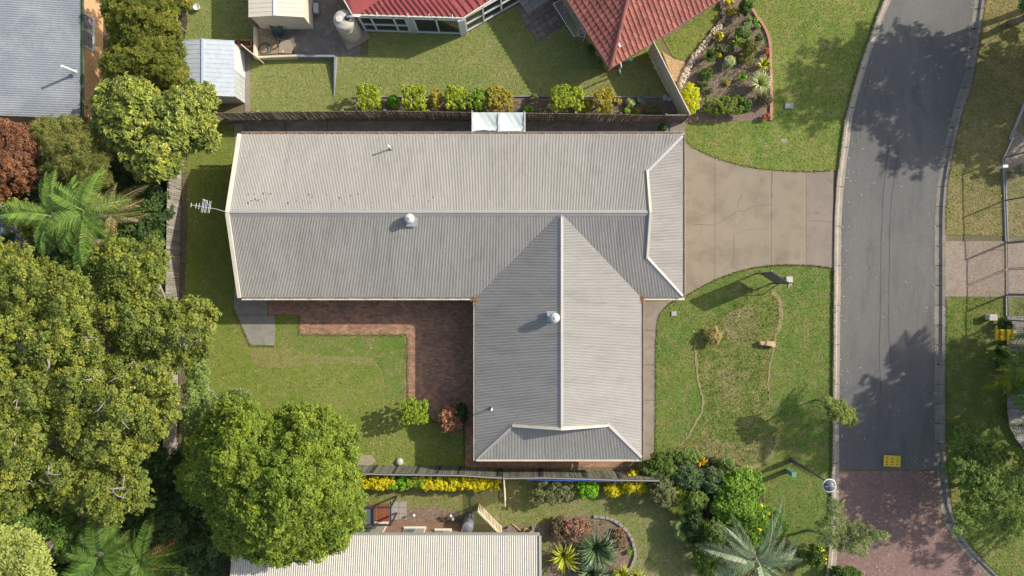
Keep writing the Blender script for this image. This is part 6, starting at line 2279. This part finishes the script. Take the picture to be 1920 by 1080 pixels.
def fan_palm(label, px, py, z, R, nfan, lm, group=None):
    c = W(px, py, z)
    root = thing('fan_palm', label, 'palm tree', (c.x, c.y, 0), group=group)
    for i in range(nfan):
        a = 2 * math.pi * i / nfan + random.uniform(-.25, .25)
        V, F, T = [], [], []
        L0 = R * .5
        hub = Vector((c.x + L0 * math.cos(a), c.y + L0 * math.sin(a), z + .15))
        s0 = Vector((-math.sin(a), math.cos(a), 0)) * .015
        V += [tuple(Vector((c.x, c.y, z - .1)) - s0), tuple(Vector((c.x, c.y, z - .1)) + s0), tuple(hub + s0), tuple(hub - s0)]
        F.append((0, 1, 2, 3))
        T.append(.8)
        for k in range(17):
            b = a + (k - 8) * .21
            L = R * .62 * (1 - abs(k - 8) * .03)
            dr = Vector((math.cos(b), math.sin(b), 0))
            sd = Vector((-math.sin(b), math.cos(b), 0)) * (.035 if R > 1 else .03)
            q = len(V)
            m_ = hub + dr * L * .5 + Vector((0, 0, .05))
            e_ = hub + dr * L + Vector((0, 0, -.12 - random.random() * .1))
            V += [tuple(hub), tuple(m_ - sd), tuple(e_), tuple(m_ + sd)]
            F.append((q, q + 1, q + 2, q + 3))
            T.append(random.random())
        np_mesh('fan_leaf', V, F, lm, root, T)
    MB().tube([(c.x, c.y, -.05), (c.x + .05, c.y, z * .5), (c.x, c.y, z)], [.14, .1, .1], 8).build('trunk', BARK(), root, smooth=True)
    return root


FG = 'small fan palms'
fan_palm('bright fan palm emerging below the southern dome of the wood', 150, 972, 3.6, 1.1, 6, L_palmd, FG)
fan_palm('second bright fan palm slightly nearer the brown frond', 186, 994, 3.4, 1.05, 6, L_palmd, FG)

# north strip shrubs
HG = 'clipped yellow-green shrubs along the northern timber fence'
for lab, x, y, rx, ry, h_, lm in (
        ('westernmost clipped yellow-green shrub of the northern strip', 693, 185, 22, 24, 1.5, L_hedge),
        ('squarish yellow-green shrub between the dark plant and the orange tinged one', 777, 185, 23, 23, 1.5, L_hedge),
        ('slim orange tinged shrub of the northern strip', 817, 185, 13, 20, 1.3, L_hedgeo),
        ('yellow-green shrub next to the slim orange tinged one', 855, 185, 20, 22, 1.5, L_hedge),
        ('greener clipped shrub of the northern strip just above the cloth awning', 896, 187, 19, 20, 1.4, leaf_mat('leaf_hedge_green', (.09, .17, .02), (.20, .30, .03), (.38, .44, .05))),
        ('bulky orange topped shrub above the cloth awning edge', 938, 187, 24, 22, 1.5, L_hedgeo),
        ('largest rounded shrub of the northern strip', 1063, 187, 31, 24, 1.7, L_hedge),
        ('small orange tinged shrub leaning on the largest one', 1098, 197, 15, 14, 1.1, L_hedgeo),
        ('orange topped shrub nearest the empty green pot', 1132, 190, 20, 22, 1.6, L_hedgeo)):
    shrub(lab, x, y, rx, ry, h_, lm, leaf=.10, group=HG, boxy=(rx > 15), cr=.15)
for lab, x, y, rx, ry, h_, lm in (
        ('dark green low plant between the first two clipped shrubs', 738, 190, 13, 13, .7, L_lime),
        ('grey-green tuft growing over the strip edging', 1001, 183, 7, 8, .5, L_grey), ('bright green low plant at the foot of the timber fence', 990, 204, 10, 6, .4, L_lime),
        ('tiny orange plant beside the orange topped shrub', 1160, 190, 6, 6, .3, L_hedgeo), ('pale silvery small plant in the strip', 1183, 193, 9, 9, .45, L_var),
        ('small bright plant in front of the pale silvery one', 1174, 208, 7, 6, .35, L_lime), ('small orange-green plant below the green pot', 1195, 208, 6, 5, .3, L_hedgeo),
        ('loose grey-green grass clump by the corner of the strip', 1222, 206, 14, 9, .5, L_grey), ('dark low plants under the tiled eave', 1112, 92, 12, 10, .7, L_green), ('spiky low plant nearer the tiled roof corner', 1122, 116, 13, 10, .7, L_shade)):
    shrub(lab, x, y, rx, ry, h_, lm, leaf=.09, cr=.13)
shrub('dark green bush hiding the passage gate beside the eaves', 1243, 240, 9, 9, 1.0, L_green, leaf=.08, cr=.12)

# street side bed
for lab, x, y, rx, ry, h_, lm, fl in (
        ('dark green bush at the top of the street side bed', 1398, 14, 14, 16, 1.2, L_green, None), ('small orange-yellow flowering plant at the frame edge', 1367, 5, 10, 6, .5, L_hedgeo, F_yel), ('low yellow flowering patch near the rock border', 1374, 22, 14, 7, .4, L_hedgeo, F_yel),
        ('tiny round clipped ball nearest the dark bush', 1405, 37, 5, 4, .3, L_lime, None), ('tiny round clipped ball against the pink edging', 1417, 37, 5, 4, .3, L_lime, None), ('tiny round clipped ball set a little lower', 1421, 50, 5, 5.5, .35, L_lime, None),
        ('silvery blue-grey low plant', 1402, 48, 9, 8, .4, L_silver, None), ('loose yellow-green shrub in the middle of the bed', 1393, 62, 17, 13, 1.0, L_shade, None), ('mixed green shrub below the loose yellow-green one', 1404, 88, 20, 15, 1.1, L_feather, None),
        ('yellow flowering shrub by the rock border', 1347, 67, 10, 8, .6, L_hedgeo, F_yel), ('small golden plant beside the dark strappy one', 1347, 104, 5, 6, .4, L_yel, None), ('round white variegated shrub', 1366, 116, 14, 12, .7, L_var, None),
        ('small dark green bush near the pink edging', 1422, 71, 8, 7, .6, L_green, None), ('small reddish plant against the pink edging', 1437, 96, 6, 6, .4, leaf_mat('leaf_crimson', (.25, .06, .04), (.42, .12, .08), (.5, .3, .15)), None),
        ('thin pale twiggy plant above the bare mulch', 1360, 92, 18, 10, .5, L_grey, None), ('low dark green plant on the rock border side', 1324, 138, 14, 13, .6, L_green, None), ('sparse brownish green plants in the middle', 1400, 112, 16, 12, .5, L_feather, None),
        ('tiny sprig on the bare mulch', 1333, 170, 6, 5, .3, L_grey, None), ('small orange-brown sprig on the bare mulch', 1363, 156, 7, 4, .25, L_hedgeo, None), ('low green trailing plant beside the golden shrub', 1318, 158, 10, 7, .35, L_green, None),
        ('bright golden-green shrub at the end of the cream steel fence', 1294, 187, 19, 33, 1.3, leaf_mat('leaf_acid', (.26, .28, .01), (.48, .50, .015), (.68, .64, .03)), None),
        ('brown twiggy bush under the variegated grass', 1434, 186, 16, 14, .7, leaf_mat('leaf_brown', (.09, .07, .045), (.16, .125, .08), (.25, .2, .13)), None), ('red leaved plant at the south end of the pink edging', 1436, 219, 9, 7, .45, leaf_mat('leaf_crimson', (.25, .06, .04), (.42, .12, .08), (.5, .3, .15)), None),
        ('orange flowering shrub over the white pot', 344, 6, 20, 14, 1.4, L_bott, F_org)):
    shrub(lab, x, y, rx, ry, h_, lm, leaf=.085, cr=.14 if rx < 15 else .18, flowers=fl, nf=90, fsize=.09)
shrub('long clipped green hedge block at the end of the street side bed', 1356, 198, 37, 17, 1.0, leaf_mat('leaf_clipped', (.10, .15, .03), (.19, .25, .045), (.32, .36, .07)), leaf=.08, boxy=True, cr=.17, name='hedge', cat='hedge')
shrub('darker blue-green bush closing the end of the clipped hedge block', 1396, 197, 13, 16, 1.05, L_green, leaf=.08, cr=.15)
strap_plant('dark green strappy lily clump near the rock border', 1327, 106, 17, .8, L_palmd, 60, .06)
strap_plant('bright green strappy clump in the loose yellow-green shrub', 1380, 82, 13, .8, L_lime, 40, .05)
strap_plant('yellow-green spiky plant close to the pink edging', 1430, 122, 16, .6, L_cyc, 34, .07)
strap_plant('small bright spiky plant on the bare mulch', 1389, 146, 11, .5, L_lime, 30, .05)
strap_plant('large round variegated grass clump', 1423, 158, 23, 1.0, L_var, 190, .045)

# back yard
shrub('clipped round lime green bush at the end of the brick patio', 779, 769, 24, 24, 2.0, leaf_mat('leaf_ball', (.10, .17, .015), (.24, .33, .03), (.42, .48, .06)), leaf=.075, boxy=True, cr=.12)
shrub('rounded pink and cream leaved bush beside the south wing', 844, 786, 26, 30, 1.7, L_pink, leaf=.095, cr=.18, flowers=F_pnk, nf=120, fsize=.09)
shrub('dark green bush shaded behind the pink and cream one', 865, 775, 14, 22, 1.4, L_dark, leaf=.09, cr=.18)
c = W(749, 866, .1)
root = thing('garden_stone', 'pale round stone beside the southern timber fence', 'stone', (c.x, c.y, 0))
MB().lathe([(.22, 0), (.24, .1), (.18, .2), (.05, .24)], (c.x, c.y, 0), 14).build('stone', mat('pale_round', (.45, .47, .38), (.36, .38, .3), s1=5, rough=.8), root, smooth=True)

# clipped hedge south of the fence: separate plants
for k, (x, lm, lab) in enumerate(((672, L_yel, 'golden hedge plant touching the dense green tree'), (701, L_yel, 'second golden hedge plant from the dense green tree'), (726, L_yel, 'golden hedge plant just before the green stretch'),
                                  (751, L_lime, 'first green hedge plant after the golden ones'), (779, L_lime, 'second green hedge plant of the green stretch'), (806, L_yel, 'golden hedge plant just after the green stretch'),
                                  (834, L_yel, 'golden hedge plant in the middle of the long golden stretch'), (862, L_yel, 'golden hedge plant at the fence corner post'), (890, L_yel, 'golden hedge plant above the open slatted gate'), (920, L_yel, 'last golden hedge plant beside the end-on screen'))):
    shrub(lab, x, 902 + k * .25, 20, 13, 1.15, lm if k not in (4,) else leaf_mat('leaf_hedge_green2', (.10, .18, .02), (.20, .30, .03), (.36, .42, .04)), leaf=.095, boxy=True, cr=.17, name='hedge_plant', cat='hedge', group='clipped golden hedge below the southern fence')
shrub('broad grey-green bush below the blue edged fence', 1037, 918, 38, 24, 1.5, L_grey, leaf=.08, boxy=True, cr=.2)
shrub('vivid lime green bush next to the broad grey-green one', 1101, 916, 25, 20, 1.2, L_lime, leaf=.12, cr=.19)
shrub('low golden yellow shrub beside the vivid lime bush', 1149, 918, 20, 15, .9, L_yel, leaf=.10, cr=.16)
shrub('spreading golden yellow shrub under the fence end', 1190, 905, 30, 26, 1.2, L_yel, leaf=.10, cr=.17, gap=.25)
# southern bed
shrub('dark leaved bush on the west side of the southern bed', 1046, 990, 18, 24, .9, leaf_mat('leaf_brown', (.09, .07, .045), (.16, .125, .08), (.25, .2, .13)), leaf=.08, cr=.17)
shrub('pink flowering shrub at the top of the southern bed', 1080, 990, 32, 20, 1.1, leaf_mat('leaf_mauve', (.12, .07, .05), (.25, .15, .11), (.36, .3, .18)), leaf=.085, cr=.18, flowers=F_pnk, nf=260, fsize=.09)
shrub('dull green and pink plant on the east side of the southern bed', 1163, 1012, 16, 22, .6, leaf_mat('leaf_mauve', (.12, .07, .05), (.25, .15, .11), (.36, .3, .18)), leaf=.08, cr=.15, gap=.3)
shrub('small yellow-green sprig by the stone edging', 1180, 1035, 6, 5, .3, L_lime, leaf=.08, cr=.1)
strap_plant('bright yellow-green strappy clump in the southern bed', 1057, 1042, 32, 1.1, L_cyc, 75, .085)
strap_plant('large dark strappy clump filling the southern bed', 1118, 1028, 44, 1.2, L_agave, 150, .095)
strap_plant('lower dark strappy clump at the bottom edge', 1108, 1074, 34, 1.0, L_agave, 90, .09)
strap_plant('yellow-green cycad at the bottom edge by the stone edging', 1163, 1072, 20, .8, L_cyc, 60, .06, arch=.7)
strap_plant('second yellow-green cycad outside the stone edging', 1192, 1080, 19, .8, L_cyc, 55, .06, arch=.7)

# mass of shrubs between the front lawn and the southern garden
SB = None
for lab, x, y, rx, ry, h_, lm, leaf, fl, nf in (
        ('dark green bush at the foot of the side path', 1236, 866, 26, 18, 1.2, L_green, .09, None, 0), ('light green bush at the edge of the worn lawn', 1288, 855, 26, 16, .9, L_shade, .08, None, 0),
        ('green bush below the first fence end', 1218, 880, 22, 14, 1.0, L_shade, .09, None, 0), ('olive bush with drooping twigs below the fence end', 1240, 920, 26, 30, 1.5, L_grey, .09, None, 0),
        ('blue-green bush in the middle of the shrub mass', 1290, 895, 28, 20, 1.4, leaf_mat('leaf_bluegreen', (.05, .09, .045), (.10, .16, .08), (.2, .26, .14)), .10, None, 0), ('grey-green leafy bush left of the bright one', 1335, 900, 24, 22, 1.4, leaf_mat('leaf_bluegreen', (.05, .09, .045), (.10, .16, .08), (.2, .26, .14)), .12, None, 0),
        ('small green bush against the worn soil curve', 1362, 868, 14, 12, .7, L_shade, .08, None, 0), ('dark bush below the bright green mass', 1320, 1040, 24, 42, 1.2, L_fresh2, .10, F_yel, 20), ('dark low bush beside the blue-green cycads', 1300, 985, 18, 36, 1.2, L_dark, .10, None, 0),
        ('loose green bush behind the yellowish cycads', 1302, 936, 24, 20, 1.5, L_fresh2, .10, None, 0), ('tall leafy shrub between the date palm and the lower lawn', 1338, 1000, 22, 28, 1.7, L_fresh2, .11, None, 0), ('small pale bush under the fence end', 1262, 886, 18, 14, 1.0, L_shade, .09, None, 0),
        ('yellow flowering bush near the southern kerb', 1530, 1042, 20, 22, .9, L_green, .09, F_yel, 120), ('dark green bush cut by the bottom edge', 1583, 1076, 30, 14, 1.0, L_green, .09, None, 0)):
    shrub(lab, x, y, rx * 1.12, ry * 1.12, h_ * 1.35, lm, leaf=leaf, cr=.2, flowers=fl, nf=nf or 60, fsize=.12)
tree('bright green leafy bush with yellow flowers beside the palm', [(1352, 895), (1395, 880), (1425, 895), (1428, 925), (1418, 940), (1455, 955), (1475, 985), (1455, 1010), (1430, 1010), (1425, 1030), (1390, 1010), (1380, 985), (1350, 970), (1335, 950), (1345, 925)], 1.9, .6, .3, 230, .15, .5,
     leaf_mat('leaf_fresh', (.08, .16, .02), (.17, .29, .04), (.30, .42, .07)), name='shrub', cat='shrub', nl=10, r0=.05, dens=1.3, zf=.3, D=1.0, jitter=.25)
for k, (x, y) in enumerate(((1428, 948), (1432, 968), (1425, 993), (1400, 966), (1406, 970), (1442, 962))):
    p = W(x, y, 2.0)
    o_ = [o for o in S.objects if o.get('label', '') == 'bright green leafy bush with yellow flowers beside the palm'][0]
    V_, F_ = leaf_quads(np.array([tuple(p)] * 7) + RG.normal(size=(7, 3)) * .05, unit(RG.normal(size=(7, 3)) * .5 + np.array([0, 0, 1])), .14, .9)
    np_mesh('flower', V_, F_, F_yel, o_, RG.random(7))
strap_plant('orange bromeliad at the lawn edge of the shrub mass', 1312, 862, 12, .6, leaf_mat('leaf_orange', (.45, .22, .01), (.66, .38, .02), (.75, .5, .05)), 30, .08)
strap_plant('second orange bromeliad nearer the middle', 1340, 886, 12, .5, leaf_mat('leaf_orange2', (.55, .15, .02), (.70, .28, .03), (.75, .45, .05)), 26, .08)
strap_plant('third orange plant beside the blue-green bush', 1288, 884, 10, .5, leaf_mat('leaf_orange', (.45, .22, .01), (.66, .38, .02), (.75, .5, .05)), 26, .07)
fan_palm('yellowish spiky cycad west of the shrub mass', 1263, 936, .9, .85, 7, L_cyc)
fan_palm('greener spiky cycad next to the yellowish one', 1284, 944, .9, .75, 7, L_cyc)
fan_palm('blue-green cycad lower down the planting strip', 1286, 990, .9, .85, 7, L_shade)
palm('silvery date palm with long arching fronds at the bottom edge', 1418, 1052, 2.6, 3.3, 13, L_silver, w=.62, nl=62, droop=.45, trunk_r=.22, angs=[2.2, 2.35, 2.6, .35, .6, .95, 0.05, -.3, 1.35, 3.0, 3.7, 4.6, 5.4], lw=.04, rise=(-.15, .75))
strap_plant('shaded agapanthus clump under the date palm', 1350, 1075, 22, .7, L_agave, 50, .06)

# street trees
c = W(1528, 750)
tree('young street tree leaning over the kerb with a sparse crown', [(1545, 752), (1560, 745), (1582, 752), (1600, 768), (1608, 785), (1602, 800), (1585, 796), (1566, 786), (1550, 775)], 3.2, .5, .26, 220, .13, .3, leaf_mat('leaf_street', (.14, .19, .06), (.25, .30, .10), (.38, .40, .13)), name='street_tree', nl=8, r0=.045, zf=.7, base=(c.x, c.y), dens=1.0, jitter=.3)
c = W(1512, 995)
tree('wispy silver-green tree overhanging the kerb above the red pavers', [(1548, 935), (1580, 940), (1585, 975), (1612, 975), (1632, 985), (1668, 1005), (1660, 1015), (1632, 1015), (1625, 1045), (1590, 1040), (1560, 1028), (1530, 1015), (1528, 985), (1545, 965)], 3.8, .8, .30, 110, .12, .28, leaf_mat('leaf_wispy', (.12, .16, .07), (.22, .27, .12), (.36, .40, .18)), name='street_tree', nl=16, r0=.09, zf=.4, base=(c.x, c.y), dens=.95, bark=B_grey)
c = base_xy(1815, 903)
tree('airy green tree on the east verge beside the red pavers', [(1780, 830), (1830, 805), (1880, 830), (1925, 850), (1960, 900), (1950, 980), (1900, 1010), (1850, 985), (1800, 1010), (1785, 960), (1800, 920), (1775, 880)], 3.7, .8, .40, 130, .13, .45, leaf_mat('leaf_airy', (.07, .12, .03), (.14, .21, .05), (.27, .33, .09)), name='street_tree', nl=22, r0=.13, zf=.4, base=c, dens=.85, bark=mat('bark_dark', (.12, .10, .08), (.16, .14, .11), rough=.9))
# trees that stand just outside the east edge and shade road and verge
EG = 'tall trees along the east edge'


def off_tree(lab, bx, by, zc, r, n, per, lm=L_green, lw=.18, flat=.65, cr=.48, px_list=None):
    b_ = base_xy(bx, by)
    root_ = thing('tree', lab, 'tree', (b_[0], b_[1], 0), group=EG)
    d_ = unit(RG.normal(size=(n, 3))) * (RG.random((n, 1)) ** .45)
    C_ = np.stack([b_[0] + d_[:, 0] * r, b_[1] + d_[:, 1] * r, zc + d_[:, 2] * r * flat], 1)
    P_, N_, i_ = clumps_to_leaves(C_, cr * RG.uniform(.7, 1.15, n), per, .7, .6, .7, .4)
    V_, F_ = leaf_quads(P_, N_, lw, .55)
    np_mesh('crown', V_, F_, lm, root_, np.clip(RG.random(n)[i_] * .45 + RG.random(len(i_)) * .55, 0, 1))
    mb_ = MB()
    limbs(mb_, (b_[0], b_[1], 0), [C_[i] for i in RG.choice(n, 14, replace=False)], .2, zc * .5)
    mb_.build('trunk', BARK(), root_, smooth=True)


off_tree('tall tree whose crown shows at the top east corner', 1893, 44, 5.6, 3.6, 150, 130, leaf_mat('leaf_eastgreen', (.05, .11, .03), (.10, .19, .055), (.18, .28, .09)))
off_tree('tallest tree beyond the top east corner', 1960, 5, 8.3, 3.1, 130, 120)
off_tree('spreading tree beyond the east edge next to the mesh fence', 2015, 80, 4.8, 3.9, 190, 120)
off_tree('low tree beyond the mesh fence corner', 1968, 160, 5.0, 2.5, 80, 120)
off_tree('broad tree far beyond the top east corner', 2095, 88, 5.0, 3.9, 180, 120)
off_tree('round tree beyond the east frontage', 2112, 158, 5.0, 2.9, 80, 110)
off_tree('high crowned tree east of the lower road', 1985, 650, 6.5, 2.9, 130, 110)
off_tree('slender tree nearest the leaning feather palm', 1952, 700, 7.6, 2.3, 70, 110)
off_tree('tree behind the slender one', 1990, 740, 7.2, 2.0, 36, 100)
off_tree('wide tree east of the boardwalk palms', 2040, 690, 7.0, 3.0, 120, 110)
off_tree('bushy tree east of the board walkway', 2045, 604, 5.0, 2.5, 70, 110)
off_tree('tree shading the middle east verge', 2010, 690, 3.8, 2.4, 70, 110)
off_tree('tree shading the lower east verge', 2060, 900, 6.0, 2.3, 40, 100)
off_tree('thin tree south of the lower east verge', 1990, 800, 6.6, 2.0, 26, 90)
EP = 'feather palms at the east edge'
for lab, x, y, z, L_, bx, by in (('tall feather palm at the east edge shading the road', 2020, 618, 4.2, 2.4, 1950, 616), ('tall feather palm standing by the board walkway', 2030, 690, 7.6, 3.0, 1935, 668), ('leaning feather palm below the tall one', 1990, 780, 5.6, 2.8, 1925, 742)):
    c = W(x, y, z)
    palm(lab, x, y, z, L_, 16, L_palmd, w=.85, nl=44, group=EP, droop=.6, base=base_xy(bx, by), lw=.06)
palm('low palm clump with dark fronds over the board walkway', 1914, 684, 1.8, 1.45, 11, L_palm, w=.5, nl=36, lw=.04)
palm('low palm with olive fronds beside the board walkway', 1900, 712, 1.5, 1.4, 9, L_cyc, w=.45, nl=30, lw=.04)
palm('small palm at the frame edge near the end of the walkway', 1918, 740, 1.6, 1.2, 9, L_palm, w=.4, nl=30, lw=.035)
shrub('dark leafy shrub between the yellow sign and the palms', 1878, 668, 14, 26, .9, L_dark, leaf=.09, cr=.17)
shrub('dark green shrub beside the pillar at the fence end', 1885, 606, 12, 10, .8, L_dark, leaf=.09, cr=.15)
shrub('soft green bush against the inside of the mesh fence', 1915, 320, 14, 14, 1.1, L_green, leaf=.09, cr=.17)
for lab, x, y, rx, ry, h_, lm in (('soft green bush on the east verge below the palms', 1800, 808, 18, 14, .6, L_shade), ('pale twiggy ground plants on the lower east verge', 1845, 850, 40, 26, .5, L_grey),
                                  ('low green plants against the kerb by the red pavers', 1795, 872, 20, 24, .4, L_shade), ('low dark plants on the lower east verge', 1860, 905, 46, 26, .4, L_green)):
    shrub(lab, x, y, rx, ry, h_, lm, leaf=.09, cr=.2, gap=.35)
# brown dried clump and weeds on the front lawn
shrub('straw coloured dried grass mound on the front lawn', 1338, 630, 15, 21, .75, leaf_mat('straw', (.20, .15, .06), (.30, .25, .09), (.42, .35, .16), .1), leaf=.12, aspect=.2, cr=.18, name='grass_mound', cat='grass mound')
# loose weeds in beds
def scatter(name, poly, n, lm, leaf, z0, z1, asp=.4):
    xs = [p[0] for p in poly]
    ys = [p[1] for p in poly]
    X, Y = RG.uniform(min(xs), max(xs), n * 3), RG.uniform(min(ys), max(ys), n * 3)
    k_ = in_poly(X, Y, poly)
    X, Y = X[k_][:n], Y[k_][:n]
    m_ = RG.integers(3, 9, len(X))
    idx_ = np.repeat(np.arange(len(X)), m_)
    P_ = np.stack([(X[idx_] - 960) / 30 + RG.normal(0, .05, len(idx_)), (540 - Y[idx_]) / 30 + RG.normal(0, .05, len(idx_)), RG.uniform(z0, z1, len(idx_))], 1)
    V_, F_ = leaf_quads(P_, unit(RG.normal(size=P_.shape) * .8 + np.array([0, 0, 1])), leaf, asp)
    return tag(np_mesh(name, V_, F_, lm, None, RG.random(len(P_))), kind='stuff')


scatter('ground_cover', [(1300, 130), (1345, 40), (1400, 20), (1440, 80), (1440, 200), (1310, 215)], 300, L_green, .10, .05, .2)
scatter('ground_cover', [(1300, 130), (1345, 40), (1400, 20), (1440, 80), (1440, 200), (1310, 215)], 430, L_grey, .09, .05, .16)
scatter('ground_cover', [(1230, 858), (1300, 850), (1400, 880), (1440, 960), (1470, 1000), (1480, 1080), (1330, 1080), (1290, 985), (1262, 930)], 1500, L_fresh2, .12, .05, .5)
scatter('ground_cover', [(1035, 1080), (1036, 985), (1115, 968), (1180, 1000), (1188, 1040), (1170, 1080)], 220, L_grey, .09, .05, .15)
scatter('ground_cover', [(670, 185), (1230, 186), (1270, 210), (670, 208)], 520, L_feather, .08, .05, .16)
scatter('weeds', bed_poly, 420, L_feather, .10, .04, .12, .25)
scatter('leaf_litter', [(-10, 340), (330, 340), (336, 870), (640, 885), (440, 1006), (432, 1090), (-10, 1090)], 4000, leaf_mat('litter_leaf', (.08, .055, .03), (.17, .12, .07), (.28, .22, .13), .05), .13, .03, .08, .5)
